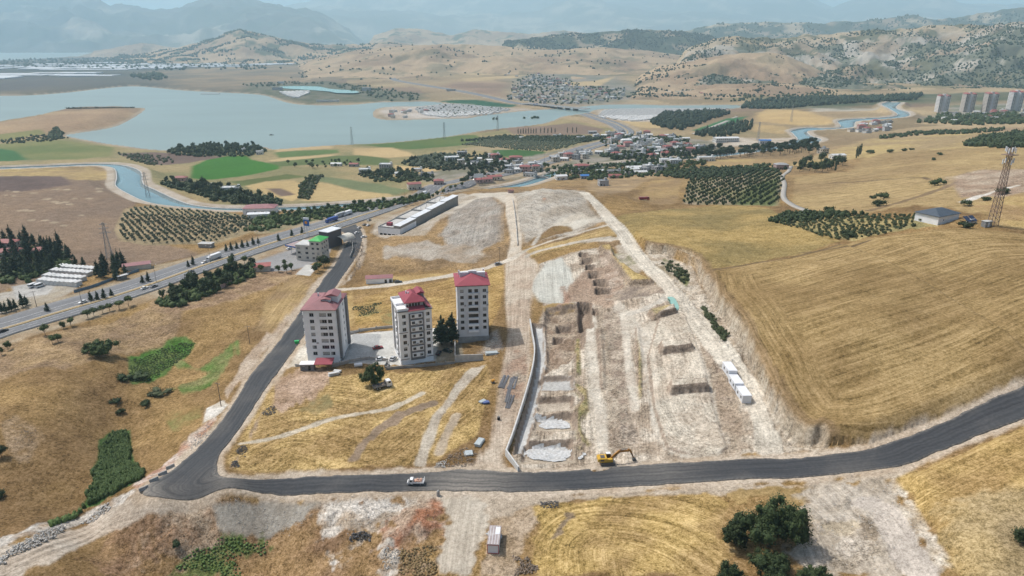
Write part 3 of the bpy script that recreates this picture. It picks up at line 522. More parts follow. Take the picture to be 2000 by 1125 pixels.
# ---- beyond the highway, left
zone("-200,330 60,328 175,328 205,332 215,365 255,395 235,410 230,440 260,470 380,485 400,500 250,520 120,540 -200,620", (.235,.165,.11), (.195,.14,.10), 40, 2.5, 3, (.35,.1,.6), .2, obj=FIELD("ploughed_field", "brown bare ploughed field across the highway"))
zone("-200,335 60,330 170,329 205,335 210,350 150,352 110,345 -200,352", (.38,.28,.13), (.29,.21,.11), 30, 3, 3, (.35,0,.4), .2)
zone("-200,350 120,345 140,360 60,372 -200,392", (.14,.1,.085), None, 40, 3, 3, (.3,0,.6), .2)
zone("225,450 250,408 300,402 400,412 495,425 500,450 420,478 300,478 240,470", (.34,.265,.16), (.25,.2,.12), 14, 2, 2, (.35,.1,.6), .2)
zone("400,412 500,425 620,415 720,400 800,390 700,425 560,455 500,455", (.15,.15,.08), (.3,.24,.15), 12, 3, 3)
zone("300,520 400,495 480,470 560,450 640,430 600,455 430,510 300,555", (.34,.27,.18), (.26,.2,.12), 8, 2, 2)
for q in range(26):
    u_, v_ = random.uniform(0, 200), random.uniform(365, 445)
    zone([(u_-6, v_), (u_-3, v_-1.3), (u_+5, v_-1.6), (u_+7, v_), (u_+3, v_+1.2), (u_-4, v_+1)], (.42,.34,.24), None, 5, .8, 1, op=.8)
zone("-200,610 60,560 120,548 150,560 60,620 -200,660", (.40,.37,.33), (.33,.28,.21), 12, 2, 2)
zone("20,560 90,545 110,555 90,575 30,585", (.45,.43,.40), None, 12, 1, 1)
# forecourt of the filling station
zone("470,515 540,490 600,470 640,458 660,470 640,500 600,520 560,530 490,530", (.30,.29,.285), (.25,.245,.24), 14, 1, 1, (.15,.1,.2), .02, obj=("forecourt", "grey paved forecourt round the green roofed station", "forecourt"))
zone("578,537 598,517 622,520 605,540", (.6,.58,.54), None, 5, .4, .3, (.1,0,.1), 0)
# ---- lake side fields
def fld(poly, c, lb, c2=None, nm="field", sc=70, amp=0, guide=None): zone(poly, c, c2 if c2 else tuple(q*.86 for q in c), sc, 2.0, 1.0, (.2,0,.3), .1, guide=guide, amp=amp, obj=FIELD(nm, lb))
zone("-200,345 -200,290 130,268 232,285 330,296 520,292 650,285 900,264 1060,243 1100,230 1240,262 1200,290 1100,312 900,360 700,398 450,408 390,402 300,365 280,335 250,322 180,319 60,323", (.30,.235,.125), (.20,.18,.09), 60, 3, 3, (.3,.05,.5), .4)
fld("-200,292 90,275 130,275 220,288 215,305 150,312 60,312 -200,310", (.12,.145,.05), "dull green meadow by the lake shore beside the bay", (.19,.185,.075))
fld("-200,285 0,290 30,295 55,312 -200,318", (.05,.13,.045), "deep green crop field at the lake's edge", nm="crop_field")
fld("370,348 372,325 400,312 440,305 480,304 490,312 548,322 545,330 470,345 400,352", (.045,.14,.02), "bright emerald crop field near the lake", nm="crop_field")
fld("232,300 300,297 440,306 400,313 372,318 330,322 300,322", (.15,.105,.085), "dark ploughed strip between lake trees and green crop", nm="ploughed_field")
fld("533,290 560,285 645,283 650,290 590,293 540,296", (.45,.335,.19), "small straw field on the lake bank", nm="stubble_field")
fld("535,298 590,294 660,292 665,298 620,303 545,308", (.10,.15,.05), "narrow green strip field between two straw strips")
fld("520,314 560,308 640,302 665,301 640,306 560,315", (.44,.33,.18), "thin straw strip above the olive field", nm="stubble_field")
fld("520,318 600,310 660,304 720,304 765,312 760,322 700,322 600,322 550,325", (.11,.14,.05), "olive green field strip behind the red roofed farm")
fld("450,355 560,340 600,345 540,352 470,364", (.11,.13,.045), "green vine strip below the emerald crop")
fld("478,364 520,354 575,353 590,362 598,380 570,392 540,385 500,372", (.46,.34,.17), "rounded golden field inside the tree belt", nm="stubble_field")
fld("520,368 550,368 575,380 548,384", (.17,.12,.09), "small dark fallow patch inside the rounded golden field", nm="ploughed_field")
fld("590,392 605,370 615,355 650,360 720,375 780,385 735,390 640,393", (.45,.335,.17), "golden field spreading to the canal", nm="stubble_field", guide="600,392 760,382", amp=.2)
fld("610,352 620,343 680,350 740,360 800,372 770,382 700,372 640,357", (.15,.17,.085), "grey green field behind the canal", sc=40)
fld("640,284 700,282 760,279 850,270 900,264 930,264 948,272 940,279 880,286 800,292 770,290 720,284", (.075,.12,.035), "long green vineyard along the lake shore", (.11,.14,.045), nm="vineyard")
fld("690,290 765,288 800,298 810,304 760,308 690,302", (.45,.33,.175), "straw field below the shore vineyard", nm="stubble_field")
fld("770,322 830,327 880,335 912,342 910,352 880,358 850,350 810,338 770,330", (.46,.335,.17), "golden field curving behind the village road", nm="stubble_field")
fld("900,290 960,284 1000,276 1080,285 1060,298 960,300", (.34,.27,.16), "sandy ground with young olive rows", nm="orchard_ground")
fld("985,250 1060,246 1120,240 1180,252 1170,262 1080,265 1000,262", (.21,.15,.11), "brown ploughed rise by the end of the bridge", nm="ploughed_field")
fld("960,293 1010,292 1070,296 1060,305 1000,308 960,302", (.05,.11,.03), "deep green plot behind the village houses", nm="crop_field")
fld("855,197 930,195 1010,205 1000,209 960,212 900,204", (.025,.085,.04), "dark green field on the camp peninsula", nm="crop_field")
fld("1195,232 1270,235 1300,250 1260,250 1210,240", (.43,.32,.17), "straw field beside the container camp", nm="stubble_field")
fld("1350,255 1420,232 1460,228 1440,240 1380,258", (.04,.13,.05), "green plot by the country road", nm="crop_field")
zone("740,212 790,206 870,203 930,206 1040,215 1000,221 940,228 880,233 760,233 735,226", (.45,.40,.35), (.36,.3,.24), 60, 6, 5)
zone("1165,215 1260,212 1420,212 1400,222 1270,238 1190,234", (.47,.43,.39), (.4,.35,.3), 50, 6, 4)
zone("465,186 500,165 640,160 830,184 822,197 740,200 600,204 540,195", (.15,.135,.095), (.075,.085,.05), 25, 8, 6)
# peninsula
zone("-200,265 0,240 71,229 124,217 263,213 280,216 230,244 160,258 120,262 60,268 -200,290", (.37,.26,.155), (.28,.19,.12), 90, 8, 6, (.3,0,.5), .5)
fld("-200,282 0,262 80,252 90,262 40,270 -200,292", (.21,.2,.08), "yellow green meadow at the root of the peninsula")
# village grounds and far land
zone("780,345 900,325 1000,310 1100,290 1200,268 1240,262 1400,275 1420,300 1200,318 1130,330 1060,340 960,362 880,372", (.27,.24,.2), (.16,.15,.1), 24, 5, 5, (.3,.2,.5), .2)
zone("990,195 1000,150 1060,140 1200,150 1260,175 1250,195 1170,205 1080,205", (.26,.22,.18), (.15,.15,.11), 60, 15, 10)
fld("1100,162 1160,158 1200,150 1170,168 1120,170", (.44,.33,.185), "straw field cutting into the far village", nm="stubble_field")
fld("900,154 960,150 1030,147 1010,152 920,158", (.43,.32,.18), "straw strip above the far highway", nm="stubble_field")
zone("840,172 900,160 990,162 985,190 940,185", (.27,.185,.13), None, 90, 10, 8)
zone("1500,200 1440,208 1650,215 1700,205 2000,195 2000,180 1650,185 1500,192", (.055,.075,.04), (.14,.13,.08), 60, 15, 8)
zone("1800,235 1900,230 2100,225 2100,200 1850,205", (.26,.24,.2), (.12,.13,.08), 40, 8, 8)
# shoulders, canal banks, verges
sh = sstep(3.8, 1.4, road_sd+n1*4)*(road_sd > -1); ix = np.nonzero(sh > 0)[0]
lay(ix, sh[ix], (.46,.385,.305), (.385,.305,.225), 9, (.3,.35,.6), .12, 77); STRIPE[ix, 1] *= 1-sh[ix]
cb = sstep(11, 8, canal_sd+n1*2)*(canal_sd > 0); ix = np.nonzero(cb > 0)[0]; lay(ix, cb[ix], (.43,.375,.31), (.36,.3,.235), 12, (.2,.15,.3), .05, 78)
hv = sstep(28, 21, hw_d+n1*3); ix = np.nonzero(hv > 0)[0]; lay(ix, hv[ix], (.34,.28,.2), (.28,.2,.12), 9, (.3,.2,.5), .08, 79)
ls = np.full(N, 1e6); ix = subset(lk, 40); ls[ix] = poly_sd(X[ix], Y[ix], lk); sw = sstep(14, 4, ls+n1*10)*(ls > -20); ix = np.nonzero(sw > 0)[0]
lay(ix, sw[ix], (.29,.23,.17), (.36,.29,.21), 40, (.3,.3,.6), .1, 80)

# ------------------------------------------------------------------ relief
# the upper fields end in an eroded cut bank above the haul road
SC = smooth_line(W2("1262,489 1285,494 1312,497 1345,508 1360,522 1370,548 1388,575 1402,602 1432,642 1458,690 1482,740 1502,790 1532,840 1562,866 1600,872"), 5)
FP = W2("1262,489 1312,497 1360,522 1370,548 1402,602 1432,642 1458,690 1482,740 1502,790 1532,840 1562,866 1600,872 1700,866 1900,790 2100,690 2100,440 1600,420 1300,440 1240,460")
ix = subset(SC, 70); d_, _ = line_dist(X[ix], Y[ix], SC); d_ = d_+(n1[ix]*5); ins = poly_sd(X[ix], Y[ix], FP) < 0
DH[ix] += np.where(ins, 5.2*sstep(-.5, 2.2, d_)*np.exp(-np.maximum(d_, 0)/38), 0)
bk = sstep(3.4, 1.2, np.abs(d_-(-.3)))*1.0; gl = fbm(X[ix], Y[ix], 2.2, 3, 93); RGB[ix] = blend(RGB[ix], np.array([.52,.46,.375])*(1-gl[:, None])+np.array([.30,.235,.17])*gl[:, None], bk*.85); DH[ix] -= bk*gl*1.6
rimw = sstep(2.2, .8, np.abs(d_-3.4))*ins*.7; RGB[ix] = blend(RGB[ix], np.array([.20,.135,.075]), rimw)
amp_far = np.clip(DIST/400, .8, 6)
rough = (fbm(X, Y, 7, 5, 41, .55)-.5)*2*REL*1.3+(fbm(X, Y, 2.2, 3, 47)-.5)*REL*.9*sstep(900, 300, DIST)
swell = (fbm(X, Y, 60, 4, 51)-.5)*3.2*sstep(700, 300, Y)+(fbm(X, Y, 160, 5, 53)-.5)*16*sstep(900, 2500, Y)*sstep(30, 300, ls)
dug = np.abs(fbm(X, Y, 16, 4, 61)-.5)*REL*3.6
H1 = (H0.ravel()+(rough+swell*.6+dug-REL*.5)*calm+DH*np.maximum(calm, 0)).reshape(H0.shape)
H1 = H1
fix = (ls.reshape(H0.shape) < 6); H1[fix] = np.where(ls.reshape(H0.shape)[fix] < 0, np.minimum(H1[fix], LAKE_Z-.3), np.maximum(H1[fix], LAKE_Z+.15))
cs = canal_sd.reshape(H0.shape); H1 = np.where(cs < .3, CANAL_Z-2.2, np.where(cs < 9, np.maximum(H1, CANAL_Z+.15), H1))
r_ = road_sd.reshape(H0.shape); H1 = np.where(r_ < .4, H0-.12, H1)
hwm = (hw_d.reshape(H0.shape) < 20.5); H1 = np.where(hwm, H0-.25, H1)
# cut faces in the dug ground: bare soil, painted darker to deepen their shading
gy_ = np.gradient(H1, axis=0)/np.gradient(ys)[:, None]; gx_ = np.gradient(H1, axis=1)/(np.gradient(GX, axis=1)+1e-9); SL = np.hypot(gx_, gy_).ravel()
P = W2("1000,890 1045,640 1040,560 1050,515 1100,495 1165,480 1245,530 1300,555 1345,600 1400,690 1425,740 1420,880 1330,903 1112,918 1010,918"); ix = subset(P, 3); ix = ix[poly_sd(X[ix], Y[ix], P) < 2]
w = sstep(.38, .8, SL[ix])*.9; f_ = fbm(X[ix], Y[ix], 3, 3, 88)[:, None]; RGB[ix] = blend(RGB[ix], np.array([.19,.14,.105])*(1-f_)+np.array([.32,.255,.20])*f_, w)
# patches cleared for buildings and the like are levelled when they are placed
H1[GY > 9000] = -46; HCUR[0] = H1
# ------------------------------------------------------------------ ground material: colour per vertex, grain, rows and stones procedural
def ground_mat():
    m = bpy.data.materials.new("ground_surface"); n, l = nodes_of(m); b = n["Principled BSDF"]
    b.inputs["Roughness"].default_value = 0.95; b.inputs["Specular IOR Level"].default_value = 0.12
    def at(nm): a = n.new("ShaderNodeAttribute"); a.attribute_name = nm; return a
    col, st, det = at("col"), at("st"), at("det"); geo = n.new("ShaderNodeNewGeometry")
    sp = n.new("ShaderNodeSeparateXYZ"); l.new(st.outputs["Vector"], sp.inputs[0]); sd = n.new("ShaderNodeSeparateXYZ"); l.new(det.outputs["Vector"], sd.inputs[0])
    px = n.new("ShaderNodeSeparateXYZ"); l.new(geo.outputs["Position"], px.inputs[0])
    def ma(op, a, b_=None, c=None):
        q = n.new("ShaderNodeMath"); q.operation = op
        for i, v in enumerate((a, b_, c)):
            if v is None: continue
            if isinstance(v, (int, float)): q.inputs[i].default_value = v
            else: l.new(v, q.inputs[i])
        return q.outputs[0]
    def noise(vec, sc, det_=4, rough=.55):
        t = n.new("ShaderNodeTexNoise"); t.inputs["Scale"].default_value = sc; t.inputs["Detail"].default_value = det_; t.inputs["Roughness"].default_value = rough
        l.new(vec, t.inputs["Vector"]); return t.outputs[0]
    def mrange(v, a, b_, c, d):
        q = n.new("ShaderNodeMapRange"); l.new(v, q.inputs[0])
        for i, z in enumerate((a, b_, c, d)): q.inputs[i+1].default_value = z
        return q.outputs[0]
    pos = geo.outputs["Position"]
    fine = noise(pos, .9, 5, .7); mid = noise(pos, .16, 4); tiny = noise(pos, 2.6, 3, .7)
    cmb = n.new("ShaderNodeCombineXYZ"); l.new(ma('MULTIPLY', sp.outputs[0], .75), cmb.inputs[0]); l.new(ma('MULTIPLY', px.outputs[0], .03), cmb.inputs[1]); l.new(ma('MULTIPLY', px.outputs[1], .03), cmb.inputs[2])
    rows = noise(cmb.outputs[0], 1.0, 4, .6)
    cm2 = n.new("ShaderNodeCombineXYZ"); l.new(ma('MULTIPLY', sp.outputs[0], 2.3), cm2.inputs[0]); l.new(ma('MULTIPLY', px.outputs[0], .05), cm2.inputs[1]); l.new(ma('MULTIPLY', px.outputs[1], .05), cm2.inputs[2])
    rows2 = noise(cm2.outputs[0], 1.0, 3, .6)
    r = ma('MULTIPLY', ma('ADD', mrange(rows, .28, .72, -1, 1), mrange(rows2, .3, .7, -.6, .6)), sp.outputs[1])
    g = ma('ADD', mrange(fine, .35, .65, -1, 1), mrange(mid, .33, .67, -.5, .5)); g = ma('MULTIPLY', ma('ADD', g, mrange(tiny, .34, .66, -.9, .9)), ma('MULTIPLY', sd.outputs[0], .85))
    vo = n.new("ShaderNodeTexVoronoi"); vo.inputs["Scale"].default_value = .75; l.new(pos, vo.inputs["Vector"])
    stn = ma('MULTIPLY', ma('SUBTRACT', mrange(vo.outputs["Distance"], .0, .42, 1, 0), .22), ma('MULTIPLY', sd.outputs[1], mrange(mid, .35, .65, 0, 1.1)))
    fac = ma('MAXIMUM', ma('ADD', ma('ADD', ma('ADD', 1.0, r), g), stn), .28)
    sc = n.new("ShaderNodeVectorMath"); sc.operation = 'SCALE'; l.new(col.outputs["Color"], sc.inputs[0]); l.new(fac, sc.inputs["Scale"])
    # paler straw where the rows and tufts stand out
    hs = n.new("ShaderNodeHueSaturation"); l.new(sc.outputs[0], hs.inputs["Color"]); l.new(mrange(fac, .5, 1.7, 1.12, .92), hs.inputs["Saturation"]); l.new(hs.outputs[0], b.inputs["Base Color"])
    hgt = ma('ADD', ma('ADD', ma('MULTIPLY', fine, .35), ma('MULTIPLY', mid, 1.0)), ma('MULTIPLY', rows, ma('MULTIPLY', sp.outputs[1], .5)))
    bp = n.new("ShaderNodeBump"); bp.inputs["Distance"].default_value = 1.0; l.new(ma('MULTIPLY', sd.outputs[2], .55), bp.inputs["Strength"]); l.new(hgt, bp.inputs["Height"]); l.new(bp.outputs[0], b.inputs["Normal"])
    return m
GM = ground_mat()
def grid_mesh(name, V, F, rgb, st, det, smooth=True, mtl=None):
    me = bpy.data.meshes.new(name); me.vertices.add(len(V)); me.vertices.foreach_set("co", np.ascontiguousarray(V, np.float32).ravel())
    k = F.shape[1]; me.loops.add(F.size); me.loops.foreach_set("vertex_index", np.ascontiguousarray(F, np.int32).ravel())
    me.polygons.add(len(F)); me.polygons.foreach_set("loop_start", np.arange(0, F.size, k, dtype=np.int32)); me.polygons.foreach_set("loop_total", np.full(len(F), k, np.int32))
    if smooth: me.polygons.foreach_set("use_smooth", np.ones(len(F), bool))
    if rgb is not None:
        a = me.attributes.new("col", 'FLOAT_COLOR', 'POINT'); a.data.foreach_set("color", np.c_[rgb, np.ones(len(V))].astype(np.float32).ravel())
        a = me.attributes.new("st", 'FLOAT_VECTOR', 'POINT'); a.data.foreach_set("vector", np.c_[st, np.zeros(len(V))].astype(np.float32).ravel())
        a = me.attributes.new("det", 'FLOAT_VECTOR', 'POINT'); a.data.foreach_set("vector", det.astype(np.float32).ravel())
    me.materials.append(mtl or GM); me.update(calc_edges=True); me.validate(); return me
ii, jj = np.meshgrid(np.arange(NR-1), np.arange(NC-1), indexing='ij')
Q = np.stack([ii*NC+jj, ii*NC+jj+1, (ii+1)*NC+jj+1, (ii+1)*NC+jj], -1).reshape(-1, 4)
def build_ground():
    V = np.c_[X, Y, HCUR[0].ravel()]; zf = ZID[Q[:, 0]]
    for zi in np.unique(zf):
        F = Q[zf == zi]; u, inv = np.unique(F, return_inverse=True); F2 = inv.reshape(F.shape)
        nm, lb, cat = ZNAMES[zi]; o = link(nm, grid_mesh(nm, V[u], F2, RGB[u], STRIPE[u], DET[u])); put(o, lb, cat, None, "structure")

# ------------------------------------------------------------------ ribbons: roads
def ribbon(name, A, B, m, lift=.05, n=8, skirt=.5, hfun=None, dust=()):
    A, B = np.asarray(A)[:, :2], np.asarray(B)[:, :2]; t = np.linspace(0, 1, n+1)
    P = A[:, None]*(1-t[None, :, None])+B[:, None]*t[None, :, None]; k = len(A)
    Z = hz0(P[..., 0].ravel(), P[..., 1].ravel()).reshape(k, n+1)+lift if hfun is None else hfun(P)+lift
    V = np.concatenate([P, Z[..., None]], -1)
    L = V[:, :1].copy(); L[..., 2] -= skirt; R = V[:, -1:].copy(); R[..., 2] -= skirt; V = np.concatenate([L, V, R], 1); w = n+3
    I, J = np.meshgrid(np.arange(k-1), np.arange(w-1), indexing='ij'); F = np.stack([I*w+J, I*w+J+1, (I+1)*w+J+1, (I+1)*w+J], -1).reshape(-1, 4)
    V = V.reshape(-1, 3)
    # keep faces upward
    a, b, c = V[F[len(F)//2][0]], V[F[len(F)//2][1]], V[F[len(F)//2][2]]
    if np.cross(b-a, c-a)[2] < 0: F = F[:, ::-1]
    me = grid_mesh(name, V, F, None, None, None, False, m); uv = me.attributes.new("along", 'FLOAT_VECTOR', 'POINT')
    s = np.r_[0, np.cumsum(np.linalg.norm(np.diff((A+B)/2, axis=0), axis=1))]; wid = np.linalg.norm(A-B, axis=1)
    tt = np.r_[0, t, 1]; q = np.stack([np.repeat(s[:, None], w, 1), tt[None, :]*wid[:, None], np.repeat(tt[None, :], k, 0)], -1)
    uv.data.foreach_set("vector", q.astype(np.float32).ravel()); da = me.attributes.new("dust", 'FLOAT', 'POINT'); dv = np.zeros(len(V))
    for c, rad, am in dust: dv = np.maximum(dv, am*np.exp(-(((V[:, 0]-c[0])/rad[0])**2+((V[:, 1]-c[1])/rad[1])**2)))
    da.data.foreach_set("value", dv.astype(np.float32)); return link(name, me)
def hz0(x, y):
    s = HCUR[0]; HCUR[0] = H0; z = hz(x, y); HCUR[0] = s; return z
def asphalt(name, c1, c2, dust, dustamt, streak=.25):
    m = bpy.data.materials.new(name); n, l = nodes_of(m); b = n["Principled BSDF"]; b.inputs["Roughness"].default_value = .82; b.inputs["Specular IOR Level"].default_value = .3
    at = n.new("ShaderNodeAttribute"); at.attribute_name = "along"; geo = n.new("ShaderNodeNewGeometry")
    sp = n.new("ShaderNodeSeparateXYZ"); l.new(at.outputs["Vector"], sp.inputs[0])
    def noise(vec, sc, d=4):
        t = n.new("ShaderNodeTexNoise"); t.inputs["Scale"].default_value = sc; t.inputs["Detail"].default_value = d; l.new(vec, t.inputs["Vector"]); return t.outputs[0]
    mp = n.new("ShaderNodeVectorMath"); mp.operation = 'MULTIPLY'; mp.inputs[1].default_value = (.025, 1.1, 0); l.new(at.outputs["Vector"], mp.inputs[0])
    stk = noise(mp.outputs[0], 1.0, 3); big = noise(geo.outputs["Position"], .05, 5); fin = noise(geo.outputs["Position"], 1.3, 3)
    def mr(v, a, b_, c, d):
        q = n.new("ShaderNodeMapRange"); l.new(v, q.inputs[0])
        for i, z in enumerate((a, b_, c, d)): q.inputs[i+1].default_value = z
        return q.outputs[0]
    mx = n.new("ShaderNodeMix"); mx.data_type = 'RGBA'; mx.inputs[6].default_value = (*c1, 1); mx.inputs[7].default_value = (*c2, 1); l.new(mr(stk, .35, .65, 0, 1), mx.inputs[0])
    # dust gathers on the edges
    ed = n.new("ShaderNodeMath"); ed.operation = 'PINGPONG'; l.new(sp.outputs[2], ed.inputs[0]); ed.inputs[1].default_value = .5
    e2 = mr(ed.outputs[0], 0.0, .09, 1, 0); mu = n.new("ShaderNodeMath"); mu.operation = 'MULTIPLY'; l.new(e2, mu.inputs[0]); l.new(mr(fin, .3, .7, .1, 1), mu.inputs[1])
    pt = mr(big, .52, .72, 0, .35); ad = n.new("ShaderNodeMath"); ad.operation = 'ADD'; l.new(mu.outputs[0], ad.inputs[0]); l.new(pt, ad.inputs[1])
    da = n.new("ShaderNodeAttribute"); da.attribute_name = "dust"; dn = n.new("ShaderNodeMath"); dn.operation = 'MULTIPLY'; l.new(da.outputs["Fac"], dn.inputs[0]); l.new(mr(stk, .3, .7, .35, 1.3), dn.inputs[1])
    a2 = n.new("ShaderNodeMath"); a2.operation = 'ADD'; l.new(ad.outputs[0], a2.inputs[0]); l.new(dn.outputs[0], a2.inputs[1])
    m3 = n.new("ShaderNodeMath"); m3.operation = 'MULTIPLY'; m3.use_clamp = True; l.new(a2.outputs[0], m3.inputs[0]); m3.inputs[1].default_value = dustamt
    m2 = n.new("ShaderNodeMix"); m2.data_type = 'RGBA'; l.new(m3.outputs[0], m2.inputs[0]); l.new(mx.outputs[2], m2.inputs[6]); m2.inputs[7].default_value = (*dust, 1)
    v = n.new("ShaderNodeVectorMath"); v.operation = 'SCALE'; l.new(m2.outputs[2], v.inputs[0]); l.new(mr(fin, .3, .7, .85, 1.15), v.inputs["Scale"]); l.new(v.outputs[0], b.inputs["Base Color"])
    return m
M_NEWASPH = asphalt("fresh_asphalt", (.033,.035,.040), (.058,.060,.064), (.24,.215,.185), .7)
M_OLDASPH = asphalt("worn_asphalt", (.145,.147,.155), (.185,.185,.19), (.28,.26,.23), .6)
M_DUSTASPH = asphalt("dusty_lane", (.32,.30,.27), (.38,.35,.31), (.4,.34,.27), .8)
_k = np.arange(len(ro)); ro = ro.copy(); ri = ri.copy()
_m = np.repeat(np.arange(len(ro)-1), 4); _f = np.tile([0, .25, .5, .75], len(ro)-1); ro = ro[_m]*(1-_f[:, None])+ro[_m+1]*_f[:, None]; ri = ri[_m]*(1-_f[:, None])+ri[_m+1]*_f[:, None]
for _L, _s in ((ro, 1), (ri, 2)): _L[:, :2] += (ro[:, :2]-ri[:, :2])/np.linalg.norm(ro[:, :2]-ri[:, :2], axis=1)[:, None]*((fbm(_L[:, 0], _L[:, 1], 3.5, 4, 30+_s)-.5)*1.3)[:, None]
put(ribbon("road", ro, ri, M_NEWASPH, .06, 14, dust=((G(915, 945), (14, 12), 1.15), (G(1295, 925), (14, 9), .4), (G(430, 935), (10, 8), .35), (G(290, 962), (10, 6), .9))), "newly laid dark asphalt road turning the corner and curving off uphill", "road", None, "structure")
put(ribbon("highway", offset_line(MED, 19), offset_line(MED, -12), M_OLDASPH, .04, 8), "grey dual carriageway crossing behind the apartment blocks toward the village", "road", None, "structure")
put(ribbon("highway", offset_line(MED2, 14), offset_line(MED2, -12), M_OLDASPH, .3, 6), "far dual carriageway climbing away beyond the lake bridge", "road", None, "structure")
M_VERGE = mat("dry_verge", (.33,.25,.14), .95, .35, 1.2)
M_PAINT = mat("road_paint", (.72,.71,.68), .7, .2, 3)
put(ribbon("median", offset_line(MED, 1.6), offset_line(MED, -1.4), M_VERGE, .22, 3), "dry grass central strip between the highway carriageways", "verge", None, "structure")
for k, (d, w_) in enumerate(((2.4, .22), (-2.2, .22), (9.4, .2), (-9.6, .22))):
    put(ribbon("edge_line", offset_line(MED, d+w_/2), offset_line(MED, d-w_/2), M_PAINT, .055, 1, .01), ["white line along the far edge of the highway's dry grass median", "white line along the near edge of the highway's dry grass median", "white outer line of the far highway carriageway", "white line along the near outer edge of the highway"][k], "road line", None, "structure")
def dashes(d, lb):
    L = offset_line(MED, d); s = np.r_[0, np.cumsum(np.linalg.norm(np.diff(L, axis=0), axis=1))]; tot = min(s[-1], 620); g = MB()
    for a in np.arange(0, tot, 10):
        p = [np.array([np.interp(a+q, s, L[:, 0]), np.interp(a+q, s, L[:, 1])]) for q in (0, 4)]; t = (p[1]-p[0])/np.linalg.norm(p[1]-p[0]); nn = np.array([-t[1], t[0]])*.09
        c = [p[0]+nn, p[0]-nn, p[1]-nn, p[1]+nn]; zz = hz0([q[0] for q in c], [q[1] for q in c])+.07
        g.add([(q[0], q[1], z) for q, z in zip(c, zz)], [(0, 1, 2, 3)])
    put(g.build("lane_dashes", M_PAINT), lb, "road line", None, "structure")
dashes(-5.9, "dashed white lane line of the near highway carriageway"); dashes(5.9, "dashed white lane line of the far highway carriageway")
# lane beside the plantation and the canal service road
SIDE = smooth_line(hit(*pts("1575,412 1545,400 1530,385 1532,360 1528,345 1540,335 1545,325").T), 6)
put(ribbon("lane", offset_line(SIDE, 2), offset_line(SIDE, -2), M_DUSTASPH, .45, 2), "narrow grey lane winding past the olive rows to the pink house", "road", None, "structure")
CR = smooth_line(hit(*pts("1355,262 1400,245 1430,232 1440,225").T), 5)
put(ribbon("lane", offset_line(CR, 5), offset_line(CR, -5), M_DUSTASPH, .6, 2), "straight pale country road beside the far pine wood", "road", None, "structure")

# ------------------------------------------------------------------ water
def water(name, col, rough, bump, sc):
    m = bpy.data.materials.new(name); n, l = nodes_of(m); b = n["Principled BSDF"]; b.inputs["Base Color"].default_value = (*col, 1); b.inputs["Roughness"].default_value = rough; b.inputs["IOR"].default_value = 1.33
    geo = n.new("ShaderNodeNewGeometry"); no = n.new("ShaderNodeTexNoise"); no.inputs["Scale"].default_value = sc; no.inputs["Detail"].default_value = 4; l.new(geo.outputs["Position"], no.inputs["Vector"])
    bp = n.new("ShaderNodeBump"); bp.inputs["Strength"].default_value = bump; bp.inputs["Distance"].default_value = .5; l.new(no.outputs[0], bp.inputs["Height"]); l.new(bp.outputs[0], b.inputs["Normal"])
    n2 = n.new("ShaderNodeTexNoise"); n2.inputs["Scale"].default_value = .006; n2.inputs["Detail"].default_value = 5; mp = n.new("ShaderNodeVectorMath"); mp.operation = 'MULTIPLY'; mp.inputs[1].default_value = (.5, 1.6, 1); l.new(geo.outputs["Position"], mp.inputs[0]); l.new(mp.outputs[0], n2.inputs["Vector"])
    mm = n.new("ShaderNodeMix"); mm.data_type = 'RGBA'; l.new(n2.outputs[0], mm.inputs[0]); mm.inputs[6].default_value = (*[q*.75 for q in col], 1); mm.inputs[7].default_value = (*[q*1.25 for q in col], 1); l.new(mm.outputs[2], b.inputs["Base Color"])
    return m
M_LAKE = water("lake_water", (.215,.275,.255), .3, .12, .35); M_CANAL = water("canal_water", (.13,.23,.26), .12, .05, .5)
def flat_poly(name, P, z, m):
    me = bpy.data.meshes.new(name); me.from_pydata([(p[0], p[1], z) for p in P], [], [tuple(range(len(P)))]); me.materials.append(m); me.update()
    if me.polygons[0].normal.z < 0: me.flip_normals()
    return link(name, me)
put(flat_poly("lake", lk, LAKE_Z, M_LAKE), "wide calm blue lake with a long bay and narrows under the bridge", "lake", None, "structure")
put(flat_poly("lake", flk, LAKE_Z, M_LAKE), "distant pale arm of water below the hazy mountains", "lake", None, "structure")
def lvl(z): return lambda P: np.full(P.shape[:2], z)
put(ribbon("canal", cl, cr, M_CANAL, 0, 3, .3, lvl(CANAL_Z)), "blue irrigation canal looping across the plain", "canal", None, "structure")
M_CONC = mat("concrete", (.46,.45,.43), .85, .16, .7, dirt=(.3,.28,.25,.4)); M_CONC_D = mat("old_concrete", (.33,.32,.305), .9, .2, .6, dirt=(.2,.18,.16,.5)); M_CONC_W = mat("fresh_concrete", (.56,.555,.54), .8, .12, .6, dirt=(.4,.38,.35,.4))
def canal_kerb(L, sgn, lb):
    A, B = L, offset_line(L, sgn*1.1)
    put(ribbon("canal_lining", A, B, M_CONC, .55, 2, 1.2, lvl(CANAL_Z)), lb, "canal bank", None, "structure")
canal_kerb(cl, 1, "sloped concrete lining on the lake side of the canal"); canal_kerb(cr, -1, "sloped concrete lining on the field side of the canal")
P = W2("1303,583 1316,581 1326,598 1324,606 1313,603 1309,592"); zz = float(hz(P[:, 0], P[:, 1]).mean())
M_POND = water("pond_water", (.26,.44,.38), .15, .03, 1.0)
put(flat_poly("pond", smooth_line(P, 4, True), zz+.12, M_POND), "small turquoise puddle in the excavation beside the haul road", "pond", None, "structure")

